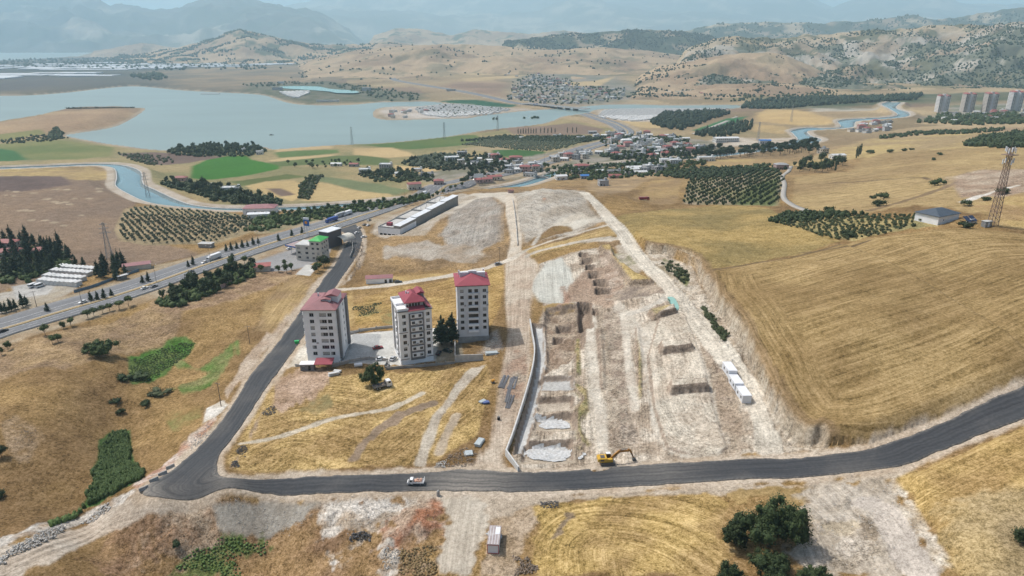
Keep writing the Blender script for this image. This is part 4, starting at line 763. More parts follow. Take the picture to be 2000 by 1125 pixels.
# ------------------------------------------------------------------ hills and mountains
def ridge(name, lb, crest, Dc, Df, Db, zb, colf, rough=.5, nc=220, nr=70, seed=0, spur=.45, rock=0, sc=None, cat="hill"):
    c = pts(crest); us = np.linspace(c[0, 0], c[-1, 0], nc); vv = np.interp(us, c[:, 0], c[:, 1])
    dx, dz = ray(us, vv); sr = np.r_[np.linspace(0, 1, nr)**.9, 1+np.linspace(0, 1, 14)[1:]**1.2]
    yy = np.where(sr <= 1, Df+(Dc-Df)*sr, Dc+(Db-Dc)*(sr-1))
    Xr = dx[None]*yy[:, None]; Yr = np.repeat(yy[:, None], nc, 1); zc = CH+dz*Dc; sc = sc or (Dc-Df)*.28
    n_a = fbm(Xr, Yr, sc, 6, 200+seed, .55); n_b = 1-np.abs(fbm(Xr, Yr, sc*.6, 5, 300+seed)-.5)*2
    S = np.clip(sr, 0, 1)[:, None]; mid = 4*S*(1-S); prof = np.clip(S+(n_a-.5)*spur*2*mid**.8-(1-n_b)*spur*.35*mid, 0, 1.08); prof = prof**1.15
    back = np.clip(2-sr, 0, 1)[:, None]**.8
    Z = zb+(zc[None]-zb)*prof*np.where(sr[:, None] > 1, back, 1)+(fbm(Xr, Yr, sc*.16, 4, 400+seed)-.5)*(zc.max()-zb)*.06*rough*2
    taper = np.minimum(1, np.minimum(np.arange(nc), np.arange(nc)[::-1])/(nc*.05)); Z = zb-6+(Z-zb+6)*taper[None]
    Z[0] = zb-10; Z[-1] = zb-10
    V = np.c_[Xr.ravel(), Yr.ravel(), Z.ravel()]; k = len(yy); I, J = np.meshgrid(np.arange(k-1), np.arange(nc-1), indexing='ij'); F = np.stack([I*nc+J, I*nc+J+1, (I+1)*nc+J+1, (I+1)*nc+J], -1).reshape(-1, 4)
    gz = np.gradient(Z, axis=0)/np.gradient(yy)[:, None]; gx = np.gradient(Z, axis=1)/(np.gradient(Xr, axis=1)+1e-9); slope = np.hypot(gz, gx)
    rgb = colf(Xr, Yr, Z, np.repeat(S, nc, 1), slope, n_a, n_b); det = np.tile([.25, 0, .3], (len(V), 1))
    o = link(name, grid_mesh(name, V, F, rgb.reshape(-1, 3), np.zeros((len(V), 2)), det)); put(o, lb, cat, None, "structure")
    return Xr, Yr, Z, slope, n_a
def mixc(a, b, w): return np.array(a)*(1-w[..., None])+np.array(b)*w[..., None]
def c_mount(seed):
    def f(x, y, z, s, sl, na, nb):
        p = fbm(x, y, 900, 6, 600+seed, .6); c = mixc((.10,.10,.085), (.32,.28,.22), sstep(.48, .66, p)); d = fbm(x, y, 350, 5, 620+seed, .65)
        return mixc((.055,.07,.045), c.reshape(-1, 3)[0]*0+.0, d*0)*0+mixc2(c, (.06,.075,.05), sstep(.48, .6, d)*.8)
    return f
def mixc2(c, b, w): return c*(1-w[..., None])+np.array(b)*w[..., None]
def c_tan(seed, dark=.5):
    def f(x, y, z, s, sl, na, nb):
        p = fbm(x, y, 260, 6, 650+seed, .6); c = mixc((.38,.28,.18), (.27,.19,.125), sstep(.4, .65, p)); q = fbm(x, y, 130, 6, 670+seed, .65)
        return mixc2(c, (.07,.085,.05), sstep(.56, .66, q)*dark)
    return f
def c_forest(seed):
    def f(x, y, z, s, sl, na, nb):
        q = fbm(x, y, 170, 6, 740+seed, .65); c = mixc((.36,.29,.2), (.26,.2,.14), sstep(.4, .6, fbm(x, y, 400, 4, 760+seed))); return mixc2(c, (.035,.052,.03), sstep(.38, .5, q)*.92)
    return f
def c_rock(seed):
    def f(x, y, z, s, sl, na, nb):
        p = fbm(x, y, 150, 6, 700+seed, .65); c = mixc((.38,.345,.295), (.29,.225,.16), sstep(.42, .62, p))
        c = mixc2(c, (.36,.27,.16), sstep(.8, .95, s)*.7); q = fbm(x, y, 110, 6, 720+seed, .65)
        return mixc2(c, (.045,.065,.03), sstep(.5, .58, q+.14*(1-s)-.07*(x/y < .45)+.13*sstep(.5, .75, x/y)*(1-s*.6))*.72)
    return f
ridge("mountain", "pale blue mountain wall filling the horizon behind everything", "480,22 520,16 560,10 600,4 650,-12 800,-18 1000,-22 1200,-16 1400,-20 1560,-14 1605,6 1640,20 1700,34", 25000, 13500, 33000, -60, c_mount(1), .6, 240, 60, 1, .3, cat="mountain")
ridge("mountain", "hazy far mountain shoulder at the upper corner beyond the wooded ridges", "1560,30 1625,16 1660,2 1720,-8 1840,-10 1875,4 1930,9 2000,8 2100,14 2200,30", 22000, 14000, 28000, -60, c_mount(2), .6, 160, 50, 2, .3, cat="mountain")
ridge("mountain", "long hazy blue grey mountain above the far arm of water", "-420,-10 -200,-24 0,-14 120,-8 190,-4 215,11 250,10 302,21 350,17 385,3 430,-6 480,-3 520,5 560,18 600,21 640,36 690,60 740,80", 14500, 9800, 19000, -50, c_mount(3), .8, 260, 80, 3, .5, cat="mountain")
ridge("hill", "blue wooded hill range in the haze behind the tan hills", "700,78 740,66 770,57 800,55 840,60 880,69 930,58 980,62 1040,66 1100,60 1160,66 1240,70 1300,76", 9200, 7200, 10500, -50, c_tan(4, 1), .7, 200, 40, 4)
WR = ridge("hill", "long dark wooded ridge running behind the pale rocky hill", "1240,74 1330,62 1400,48 1500,43 1600,46 1700,41 1760,33 1790,32 1830,40 1900,29 2000,13 2120,6 2300,20", 7800, 5600, 9800, -45, c_forest(5), .7, 220, 50, 5)
ridge("hill", "low bare bluffs on the far lake shore", "170,101 210,96 240,90 275,84 300,86 330,92 380,97 430,99", 8000, 7400, 8600, -46, c_tan(17, .4), .8, 120, 24, 17)
DR = ridge("hill", "dark green forested ridge behind the golden hills", "960,84 1050,72 1120,66 1240,58 1330,60 1390,72 1440,96 1480,112", 5400, 4300, 6500, -40, c_forest(6), .7, 200, 50, 6)
LH = ridge("hill", "tree speckled rounded hill beyond the greenhouses", "200,112 280,104 340,94 400,80 440,66 470,58 500,64 540,74 600,85 660,89 720,86 760,80 820,90 900,104", 6200, 4700, 7400, -42, c_tan(7, .9), .8, 220, 50, 7)
TH = ridge("hill", "golden bare hills rolling above the far village", "560,138 600,120 640,110 700,98 780,90 860,86 940,88 1000,92 1060,98 1110,96 1180,92 1240,98 1300,103 1360,112 1420,130", 4300, 2850, 5200, -34, c_tan(8, .45), .8, 260, 70, 8, .55)
RR = ridge("hill", "steep pale rocky ridge scattered with pines above the tower blocks", "1290,122 1330,104 1370,84 1400,75 1440,73 1500,74 1540,72 1600,68 1700,60 1760,56 1800,52 1850,47 1930,50 2000,46 2100,42 2260,60", 3550, 2250, 4600, -34, c_rock(9), 1.0, 320, 100, 9, .6)
NH = ridge("hill", "smooth golden hill with terraces in front of the rocky ridge", "1230,160 1280,132 1340,120 1400,110 1450,104 1500,102 1540,110 1580,126 1620,148 1670,170", 2850, 2060, 3400, -34, c_tan(10, .35), .7, 220, 60, 10, .45)

# ------------------------------------------------------------------ air
def build_haze():
    m = bpy.data.materials.new("haze_air"); n, l = nodes_of(m); n.remove(n["Principled BSDF"]); v = n.new("ShaderNodeVolumePrincipled")
    v.inputs["Color"].default_value = (.60,.85,1,1); v.inputs["Density"].default_value = HAZE_DENSITY; v.inputs["Anisotropy"].default_value = .1
    l.new(v.outputs[0], n["Material Output"].inputs["Volume"])
    g = MB(); g.box(-60000, 60000, -3000, 62000, -75, 2300); put(g.build("haze", m), "thin blue summer haze over the whole valley", "haze", None, "stuff")
HAZE_DENSITY = 8.6e-5
# ------------------------------------------------------------------ helpers for things standing on the ground
def level(P, z=None, soft=1.5):
    """flatten the ground under a footprint (world xy outline)"""
    P = np.asarray(P, float)[:, :2]; H = HCUR[0].ravel(); idx = subset(P, soft+1)
    if z is None: z = float(np.mean(hz(P[:, 0], P[:, 1])))
    if idx.size:
        sd = poly_sd(X[idx], Y[idx], P); w = sstep(soft, 0, sd); H[idx] = H[idx]*(1-w)+z*w
    return z
def foot(c, w, d, rz, back=True):
    a, b = cos(rz), sin(rz); q = [(-w/2, 0), (w/2, 0), (w/2, d), (-w/2, d)] if back else [(-w/2, -d/2), (w/2, -d/2), (w/2, d/2), (-w/2, d/2)]
    return np.array([(c[0]+x*a-y*b, c[1]+x*b+y*a) for x, y in q])
M_WHITE = mat("white_render", (.87,.865,.87), .85, .05, .5, dirt=(.62,.60,.57,.4)); M_LGREY = mat("light_grey_render", (.68,.685,.70), .85, .06, .5, dirt=(.4,.4,.4,.35))
M_DGREY = mat("charcoal_render", (.10,.095,.10), .8, .1, .7); M_MGREY = mat("grey_render", (.20,.195,.20), .8, .1, .7)
M_GLASS = mat("window_glass", (.018,.02,.025), .12, .2, .6, spec=.6); M_FRAME = mat("window_frame", (.33,.33,.34), .5, .03, 2)
def roof_mat(name, c):
    m = mat(name, c, .6, .10, .4, dirt=(c[0]*.6, c[1]*.7, c[2]*.8, .35)); n, l = m.node_tree.nodes, m.node_tree.links; b = n["Principled BSDF"]
    tc = n.new("ShaderNodeTexCoord"); wv = n.new("ShaderNodeTexWave"); wv.inputs["Scale"].default_value = 1.6; wv.bands_direction = 'DIAGONAL'; l.new(tc.outputs["Object"], wv.inputs["Vector"])
    bp = n.new("ShaderNodeBump"); bp.inputs["Strength"].default_value = .35; bp.inputs["Distance"].default_value = .08; l.new(wv.outputs[0], bp.inputs["Height"]); l.new(bp.outputs[0], b.inputs["Normal"]); return m
M_MAROON = roof_mat("maroon_tin", (.30,.055,.075)); M_DUSTROSE = roof_mat("faded_maroon_tin", (.30,.13,.135)); M_RED = roof_mat("red_tiles", (.34,.10,.085)); M_BLUEROOF = roof_mat("slate_blue_tin", (.07,.09,.115)); M_GREENROOF = roof_mat("bright_green_tin", (.07,.42,.10)); M_WHITEROOF = roof_mat("white_tin", (.68,.69,.70))
def facade(mb, W_, H_, ops, T, m=0, z0=0, rev=.22, mrev=None):
    """wall of width W_, height z0..H_ with rectangular openings (xc, zc, w, h); T maps x, depth, z -> point"""
    xs = sorted({-W_/2, W_/2, *[round(o[0]-o[2]/2, 3) for o in ops], *[round(o[0]+o[2]/2, 3) for o in ops]}); zs = sorted({z0, H_, *[round(o[1]-o[3]/2, 3) for o in ops], *[round(o[1]+o[3]/2, 3) for o in ops]})
    for i in range(len(xs)-1):
        for j in range(len(zs)-1):
            cx_, cz_ = (xs[i]+xs[i+1])/2, (zs[j]+zs[j+1])/2
            if any(abs(cx_-o[0]) < o[2]/2 and abs(cz_-o[1]) < o[3]/2 for o in ops): continue
            mb.add([T(xs[i], 0, zs[j]), T(xs[i+1], 0, zs[j]), T(xs[i+1], 0, zs[j+1]), T(xs[i], 0, zs[j+1])], [(0, 1, 2, 3)], m)
    for xc, zc, w, h in [o[:4] for o in ops]:
        a, b, c, d = xc-w/2, xc+w/2, zc-h/2, zc+h/2; q = [(a, c), (b, c), (b, d), (a, d)]
        for k in range(4):
            p, r = q[k], q[(k+1) % 4]; mb.add([T(p[0], 0, p[1]), T(r[0], 0, r[1]), T(r[0], rev, r[1]), T(p[0], rev, p[1])], [(3, 2, 1, 0)], m if mrev is None else mrev)
_wm = {}; _wr = random.Random(42); M_CURTAIN = mat("curtain", (.42,.40,.37), .9, .2, 2)
def _ac():
    if "ac" not in _wm: g = MB(); g.box(-.42, .42, -.18, .14, -.3, .3); g.tube((-.08, -.185, 0), (-.08, -.2, 0), .22, .22, 10); _wm["ac"] = g.mesh("air_conditioner", M_FRAME)
    return _wm["ac"]
def window_meshes(w, h, nm):
    k = (round(w, 2), round(h, 2), nm)
    if k not in _wm:
        f = MB(); t = .09
        f.box(-w/2, w/2, -.05, .03, -h/2, -h/2+t); f.box(-w/2, w/2, -.05, .03, h/2-t, h/2); f.box(-w/2, -w/2+t, -.05, .03, -h/2+t, h/2-t); f.box(w/2-t, w/2, -.05, .03, -h/2+t, h/2-t)
        for q in range(1, nm): x_ = -w/2+w*q/nm; f.box(x_-t/2, x_+t/2, -.05, .03, -h/2+t, h/2-t)
        g = MB(); g.add([(-w/2+.02, 0, -h/2+.02), (w/2-.02, 0, -h/2+.02), (w/2-.02, 0, h/2-.02), (-w/2+.02, 0, h/2-.02)], [(0, 1, 2, 3)])
        _wm[k] = (f.mesh("window_frame", M_FRAME), g.mesh("pane", M_GLASS))
    return _wm[k]
def window(parent, pos, rz, w, h, nm=2):
    fm, gm = window_meshes(w, h, nm); o = link("window", fm, parent, pos, rz); link("pane", gm, o)
    q = _wr.random()
    if w > 1 and q < .3:                                       # drawn curtain or half lowered blind inside the frame
        k = ("c", round(w, 2), round(h, 2), int(q*10))
        if k not in _wm: g = MB(); f = (.9, .5, .35, .7)[int(q*10)]; x1 = w/2-.1 if q < .2 else w*(-.5+f); g.box(-w/2+.1, x1, -.012, -.004, (h/2-.1-(h-.2)*f) if q < .2 else -h/2+.1, h/2-.1); _wm[k] = g.mesh("curtain", M_CURTAIN)
        link("curtain", _wm[k], o)
    elif w > 1 and q > .86: link("air_conditioner", _ac(), o, (w/2+.55, -.35, -h/2-.1))
    return o
SIDES = {'f': (lambda W, D: (lambda x, d, z: (x, d, z)), 0), 'l': (lambda W, D: (lambda x, d, z: (-W/2+d, D/2-x, z)), -pi/2), 'r': (lambda W, D: (lambda x, d, z: (W/2-d, D/2+x, z)), pi/2), 'b': (lambda W, D: (lambda x, d, z: (-x, D-d, z)), pi)}
def walls(parent, W_, D, H_, ops, m, z0=0, name="wall", extra=None):
    """four facades with openings {'f': [(x, z, w, h, panes)]} and their windows"""
    mb = MB()
    for s, (tf, a) in SIDES.items():
        T = tf(W_, D); facade(mb, W_ if s in 'fb' else D, H_, ops.get(s, []), T, 0, z0)
        for o in ops.get(s, []):
            if len(o) > 4 and o[4]: window(parent, T(o[0], .2, o[1]), a, o[2], o[3], o[4])
            else: q = T(o[0], .21, o[1]); g = MB(); w, h = o[2], o[3]; g.add([(-w/2, 0, -h/2), (w/2, 0, -h/2), (w/2, 0, h/2), (-w/2, 0, h/2)], [(0, 1, 2, 3)]); link("pane", g.mesh("pane", M_GLASS), parent, q, a)
    mb.add([(-W_/2, 0, H_), (W_/2, 0, H_), (W_/2, D, H_), (-W_/2, D, H_)], [(0, 1, 2, 3)])
    return mb.build(name, m, parent)
def hip(mb, x0, x1, y0, y1, z, rise, m=0, th=.22):
    w, d = x1-x0, y1-y0; k = min(w, d)/2
    if w >= d: r = [(x0+k, (y0+y1)/2, z+rise), (x1-k, (y0+y1)/2, z+rise)]; f = [(4, 5, 9, 8), (5, 6, 9), (6, 7, 8, 9), (7, 4, 8)]
    else: r = [((x0+x1)/2, y0+k, z+rise), ((x0+x1)/2, y1-k, z+rise)]; f = [(4, 5, 8), (5, 6, 9, 8), (6, 7, 9), (7, 4, 8, 9)]
    v = [(x0, y0, z-th), (x1, y0, z-th), (x1, y1, z-th), (x0, y1, z-th), (x0, y0, z), (x1, y0, z), (x1, y1, z), (x0, y1, z)]+r
    return mb.add(v, [(3, 2, 1, 0), (0, 1, 5, 4), (1, 2, 6, 5), (2, 3, 7, 6), (3, 0, 4, 7)]+f, m)
def gable(mb, x0, x1, y0, y1, z, rise, m=0, along='x'):
    if along == 'x': v = [(x0, y0, z), (x1, y0, z), (x1, y1, z), (x0, y1, z), (x0, (y0+y1)/2, z+rise), (x1, (y0+y1)/2, z+rise)]; f = [(0, 1, 5, 4), (2, 3, 4, 5), (1, 2, 5), (3, 0, 4), (3, 2, 1, 0)]
    else: v = [(x0, y0, z), (x1, y0, z), (x1, y1, z), (x0, y1, z), ((x0+x1)/2, y0, z+rise), ((x0+x1)/2, y1, z+rise)]; f = [(1, 2, 5, 4), (3, 0, 4, 5), (0, 1, 4), (2, 3, 5), (3, 2, 1, 0)]
    return mb.add(v, f, m)

# ------------------------------------------------------------------ three apartment blocks
FL = 2.86
def block_a():
    p0 = np.array(G(602, 708)); p1 = np.array(G(657, 705)); W_, D, H_ = 13.2, 18.5, 23.3; c = (p0+p1)/2; c = np.array([p0[0]+W_/2, p0[1]])
    z = level(foot(c, W_+1, D+1, 0), .1); t = thing("apartment_block", "white apartment block with faded maroon hip roof beside the asphalt road", "building", (c[0], c[1], z), radians(0))
    ops = {'f': [], 'r': [], 'l': []}
    for k in range(7):
        zc = 4.35+k*FL-.35
        ops['f'] += [(-3.2, zc, 1.75, 1.6, 2), (1.35, zc, 2.9, 1.6, 3), (4.15, zc, 1.75, 1.6, 2)]
        ops['r'] += [(-2.2, zc, .9, 1.1, 1), (3.2, zc, 1.3, 1.5, 2), (6.4, zc, .9, 1.1, 1)]
        ops['l'] += [(-4, zc, 1.6, 1.6, 2), (3.5, zc, 1.6, 1.6, 2)]
    walls(t, W_, D, H_, ops, M_WHITE)
    r = MB(); hip(r, -W_/2-.7, W_/2+.5, -.8, D+.7, H_+.30, 2.9); ro_ = r.build("roof", M_DUSTROSE, t)
    q = MB(); q.box(-W_/2-.55, W_/2+.35, -.65, D+.55, H_+.003, H_+.08); q.build("soffit", M_DGREY, t)
    g = MB(); g.box(1.6, 6.3, 6.5, 12.6, H_+.3, H_+3.6); g.box(.2, 3.6, 4.4, 6.49, H_+.6, H_+2.9); link("stair_tower", g.mesh("stair_tower", M_LGREY), ro_)
    g = MB(); gable(g, .9, 6.6, 6.2, 12.9, H_+3.6, 1.1, 0, 'y'); gable(g, -.4, 3.9, 4.0, 6.6, H_+2.9, .5, 0, 'y'); link("tower_roof", g.mesh("tower_roof", M_DUSTROSE), ro_)
    g = MB(); g.box(-2.9, -2.4, 10, 10.6, H_+1.6, H_+3.6); link("chimney", g.mesh("chimney", M_LGREY), ro_)
    for y0, y1, x_ in ((1.2, 2.9, .22), (15.3, 17.4, .25)):                      # dark pilaster bands on the side wall
        g = MB(); g.box(W_/2+.003, W_/2+.9, y0, y1, 1.2, H_-.02); g.build("pilaster", M_MGREY, t)
    g = MB(); g.box(W_/2+.003, W_/2+.7, 2.95, 6.2, .3, H_-.03); g.build("side_bay", M_LGREY, t)
    for k in range(7):                                                          # balconies on the road side
        zc = 2.75+k*FL; g = MB(); pr = [(-.003-W_/2, 2.2), (-W_/2-1.3, 3.2), (-W_/2-1.3, 7.4), (-W_/2-.003, 8.4)]
        g.prism(pr, 'z', zc, zc+.2); b_ = g.build("balcony", M_WHITE, t)
        g = MB()
        for i in range(3): a, b2 = pr[i], pr[i+1]; g.add([(*a, zc+.2), (*b2, zc+.2), (*b2, zc+1.15), (*a, zc+1.15), (a[0]+.1, a[1], zc+.2), (b2[0]+.1, b2[1], zc+.2), (b2[0]+.1, b2[1], zc+1.15), (a[0]+.1, a[1], zc+1.15)], [(0, 1, 2, 3), (7, 6, 5, 4), (3, 2, 6, 7)])
        link("parapet", g.mesh("parapet", M_WHITE), b_)
    return t
def block_b():
    p = np.array(G(783.7, 712)); rz = radians(20); W_, D, H_ = 13.6, 15, 23.2; c = p+np.array([W_/2*cos(rz), W_/2*sin(rz), 0])
    z = level(foot(c, W_+1, D+1, rz), .4); t = thing("apartment_block", "white and charcoal apartment block with penthouse and maroon hip roof between the other two blocks", "building", (c[0], c[1], z), rz)
    ops = {'f': [], 'r': [], 'l': []}
    for k in range(7):
        zc = 4.0+k*FL
        ops['f'] += [(-4.6, zc, 1.5, 1.6, 2), (5.2, zc, 1.5, 1.6, 2)]
        ops['l'] += [(-4.6, zc, 1.5, 1.6, 2), (.8, zc, 2.2, 1.6, 2), (4.9, zc, 1.1, 1.3, 1)]; ops['r'] += [(-4, zc, 1.4, 1.5, 2), (3, zc, 1.4, 1.5, 2)]
    walls(t, W_, D, H_, ops, M_WHITE)
    g = MB(); g.box(-2.55, 3.35, -.35, -.003, 1.7, H_-1.0); g.build("centre_panel", M_MGREY, t)
    for k in range(7):
        zc = 4.0+k*FL; g = MB(); g.box(-2.0, 2.8, -.75, -.353, zc-.95, zc+.85); b_ = g.build("bay", M_WHITE, t)
        for x_ in (-1.0, 1.8):
            o = window(t, (x_, -.80, zc), 0, 1.25, 1.2, 2)
    for x0, x1 in ((-3.25, -2.85), (3.65, 4.05)): g = MB(); g.box(x0, x1, -.5, -.003, 2.2, H_-.6); g.build("pilaster", M_WHITE, t)
    for z_ in (2.2, 14.0):
        g = MB(); g.box(-W_/2-.06, -3.26, -.1, -.004, z_, z_+.3); g.build("string_band", M_MGREY, t); g = MB(); g.box(4.06, W_/2+.06, -.1, -.004, z_, z_+.3); g.build("string_band", M_MGREY, t)
    g = MB(); g.box(-W_/2-.12, -W_/2-.003, 2.4, 4.4, 2.5, H_-.6); g.build("side_band", M_MGREY, t); g = MB(); g.box(-W_/2-.12, -W_/2-.003, 9.6, 13.4, 2.5, H_-.6); g.build("side_band", M_MGREY, t)
    g = MB(); g.box(-W_/2-.35, W_/2+.35, -.45, D+.35, H_+.003, H_+.5); g.build("cornice", M_MGREY, t)
    g = MB(); e = .25; x0, x1, y0, y1 = -W_/2-.2, -W_/2+4.2, -.2, D+.2; za = H_+.503
    g.box(x0, x0+e, y0, y1, za, za+1.0); g.box(x0+e, x1, y0, y0+e, za, za+1.0); g.box(x0+e, x1, y1-e, y1, za, za+1.0); g.box(x0+e, x1, 6.4, 6.4+e, za, za+1.0); g.build("terrace_parapet", M_WHITE, t)
    g = MB(); g.box(x0+e, x1, y0+e, 6.39, za, za+.06); g.box(x0+e, x1, 6.66, y1-e, za, za+.06); g.build("terrace_floor", M_WHITE, t)
    g = MB(); g.box(-3.2, 3.8, 1.8, 13, za, za+2.7); pent = g.build("penthouse", M_LGREY, t)
    for q in range(6): window(t, (-2.7+q*1.2, 1.75, za+1.5), 0, 1.05, 1.5, 1)
    g = MB(); hip(g, -4.0, 4.6, .9, 14, za+2.75, 2.7); ro_ = g.build("roof", M_MAROON, t)
    for x_, y_ in ((-1.6, 8.5), (-1.0, 7.0)):
        g = MB(); g.tube((x_, y_, za+3.6), (x_, y_, za+5.2), .3, .3, 8); link("chimney", g.mesh("chimney", M_WHITE), ro_)
    g = MB(); g.box(2.6, 5.4, 7, 13, za, za+4.1); link("stair_tower", g.mesh("stair_tower", M_MGREY), ro_); g = MB(); gable(g, 2.2, 5.9, 6.6, 13.4, za+4.1, .9, 0, 'y'); link("tower_roof", g.mesh("tower_roof", M_MAROON), ro_)
    g = MB(); g.prism([(-.9, za-.1), (1.9, za+.95), (1.9, za+.75), (-.9, za-.3)], 'x', -2.9, 4.0); g.prism([(4.61, za+1.2), (7.3, za-.2), (7.3, za-.4), (4.61, za+1.0)], 'y', .2, 14.5); g.build("roof_skirt", M_MAROON, t)
    return t
def block_c():
    p = np.array(G(895.7, 669)); rz = radians(7); W_, D, H_ = 13.2, 15.5, 26.2; c = p+np.array([W_/2*cos(rz), W_/2*sin(rz), 0])
    z = level(foot(c, W_+1, D+1, rz), 1.6); t = thing("apartment_block", "unfinished pale grey apartment block with deep maroon roof and open balconies beside the haul road", "building", (c[0], c[1], z), rz)
    ops = {'f': [], 'r': [], 'l': []}
    for k in range(7):
        zc = 6.9+k*2.84; a = zc
        ops['f'] += [(-4.6, zc, 1.5, 1.5, 0 if k < 3 else 2), (5.0, zc, 1.5, 1.5, 0 if k < 3 else 2), (.2, zc, 4.2, 1.6, 0)]
        ops['l'] += [(-5, zc, 1.5, 1.5, 2), (0, zc, 1.5, 1.5, 2), (5, zc, 1.4, 1.5, 0)]; ops['r'] += [(-4.5, zc, 1.4, 1.5, 2), (3.6, zc, 1.4, 1.5, 0)]
    walls(t, W_, D, H_, ops, M_LGREY, 2.9)
    g = MB(); g.box(-W_/2-.25, W_/2+.25, -.3, D+.2, -1.5, 2.899); g.build("plinth", M_CONC_D, t)
    for k in range(7):
        zc = 6.9+k*2.84
        if k >= 4 or k == 0: g = MB(); g.box(-.35, .75, .02, .19, zc-.79, zc+.79); g.build("pier", M_LGREY, t)
        g = MB(); pr = 1.0 if k < 2 else .55; g.box(-2.1, 2.5, -pr, -.003, zc-1.75, zc-.85); g.build("balcony", M_LGREY if k > 1 else M_WHITE, t)
    for x_ in (-2.75, 3.15): g = MB(); g.box(x_-.2, x_+.2, -.32, -.004, 4.2, H_-.4); g.build("pilaster", M_LGREY, t)
    for sx in (-1, 1): g = MB(); g.box(sx*W_/2-.02 if sx > 0 else -W_/2-.14, W_/2+.14 if sx > 0 else -W_/2+.02, -.14, .5, 3.2, 10.8); g.build("corner_strip", M_DGREY, t)
    g = MB(); g.box(-W_/2-.5, W_/2+.5, -.6, D+.5, H_+.003, H_+.3); g.build("soffit", M_MGREY, t)
    g = MB(); hip(g, -W_/2-.9, W_/2+.9, -1.0, D+.9, H_+.55, 2.7); ro_ = g.build("roof", M_MAROON, t)
    g = MB(); g.box(-5, -1.2, 7.4, 9, H_+.7, H_+3.7); g.box(-1.19, 2.2, 7.8, 9.0, H_+.7, H_+4.1); g.box(2.21, 6.0, 7.4, 9, H_+.7, H_+3.5); link("stair_tower", g.mesh("stair_tower", M_LGREY), ro_)
    for x_, y_ in ((-5.2, 11.5), (5.6, 12.5)): g = MB(); g.box(x_-.3, x_+.3, y_-.4, y_+.4, H_+.6, H_+3.4); link("chimney", g.mesh("chimney", M_LGREY), ro_)
    return t
block_a(); block_b(); block_c()

# ------------------------------------------------------------------ walls round the plots
def wall_line(name, lb, px, h, th, m, step=None, cat="wall", post=None, follow=True, cap=None):
    """free-standing wall along photo pixels; each straight panel is a part"""
    L = hit(*pts(px).T); t = thing(name, lb, cat, tuple(L[0]))
    k = 0
    for i in range(len(L)-1):
        a, b = L[i, :2], L[i+1, :2]; d = np.linalg.norm(b-a); n_ = max(1, int(round(d/(step or d))))
        for j in range(n_):
            p, q = a+(b-a)*j/n_, a+(b-a)*(j+1)/n_; zz = hz([p[0], q[0], (p[0]+q[0])/2], [p[1], q[1], (p[1]+q[1])/2]); zb = float(zz.min())-.6; zt = float(zz.mean())+h
            e = (q-p)/np.linalg.norm(q-p); nn = np.array([-e[1], e[0]])*th/2; g = MB(); c = [p+nn, p-nn, q-nn, q+nn]; o3 = np.array(L[0])
            g.add([(*(r-o3[:2]), zb-o3[2]) for r in c]+[(*(r-o3[:2]), zt-o3[2]) for r in c], [(0, 3, 2, 1), (4, 5, 6, 7), (0, 1, 5, 4), (1, 2, 6, 5), (2, 3, 7, 6), (3, 0, 4, 7)]); g.build("panel", m, t)
            if post: g = MB(); r = p-o3[:2]; g.box(r[0]-post, r[0]+post, r[1]-post, r[1]+post, zb-o3[2], zt-o3[2]+.35); g.build("post", M_CONC_D, t)
    return t
M_PLOT = mat("plot_wall", (.42,.37,.33), .9, .15, .8)
wall_line("boundary_wall", "stepped low concrete wall behind the parking yard", "683,653 702,648 735,643 768,640", 1.2, .25, M_CONC, 5.5, post=.22)
wall_line("boundary_wall", "stepped low wall along the front of the parking yard", "650,716 664,713 684,708 705,704 722,702 745,704 758,706", 1.3, .25, M_PLOT, 4.5, post=.2)
wall_line("boundary_wall", "low wall wrapping the foot of the penthouse block", "752,718 756,707 760,716 754,722 790,719 830,716 852,714 888,710", 1.1, .25, M_CONC_D, 5, post=.2)
wall_line("boundary_wall", "low concrete kerb wall left of the faded roof block", "577,716 600,716 612,714", 1.0, .25, M_CONC, 5)
wall_line("plot_wall", "square concrete retaining wall in front of the unfinished block", "889,671 889,708 944,703", 3.0, .35, M_CONC, None)
# concrete retaining wall of the excavation
L = hit(*pts("1035,630 1040,660 1044,690 1040,725 1030,765 1018,805 1003,850 988,890").T); L = smooth_line(L, 4)
t = thing("retaining_wall", "long light concrete retaining wall snaking along the excavation", "wall", tuple(L[0]))
o3 = L[0]
def wall_seg(p, q, h0, h1, zb, nm="panel"):
    e = (q-p)/np.linalg.norm(q-p); nn = np.array([-e[1], e[0]])*.24; c = [p+nn, p-nn, q-nn, q+nn]; za = [h0, h0, h1, h1]; g = MB()
    g.add([(*(r-o3[:2]), zb-o3[2]) for r in c]+[(*(r-o3[:2]), z_-o3[2]) for r, z_ in zip(c, za)], [(0, 3, 2, 1), (4, 5, 6, 7), (0, 1, 5, 4), (1, 2, 6, 5), (2, 3, 7, 6), (3, 0, 4, 7)]); return g.build(nm, M_CONC_W, t)
tops = hz0(L[:, 0], L[:, 1])+1.9; tops = np.convolve(np.r_[tops[:1], tops, tops[-1:]], [.25, .5, .25], 'valid')
for i in range(len(L)-1): wall_seg(L[i, :2], L[i+1, :2]-(L[i+1, :2]-L[i, :2])*.012, tops[i], tops[i+1], float(min(hz(L[i:i+2, 0], L[i:i+2, 1])))-3)
e_ = hit([1013], [921])[0]; a_ = L[-1]; wing = [a_[:2]+(e_[:2]-a_[:2])*q for q in np.linspace(0, 1, 4)]
for i in range(3): wall_seg(wing[i], wing[i+1]-(wing[i+1]-wing[i])*.015, tops[-1]+(0.5-.4*i/3), tops[-1]+.5-.4*(i+1)/3, float(hz(*wing[i+1])[0])-3)

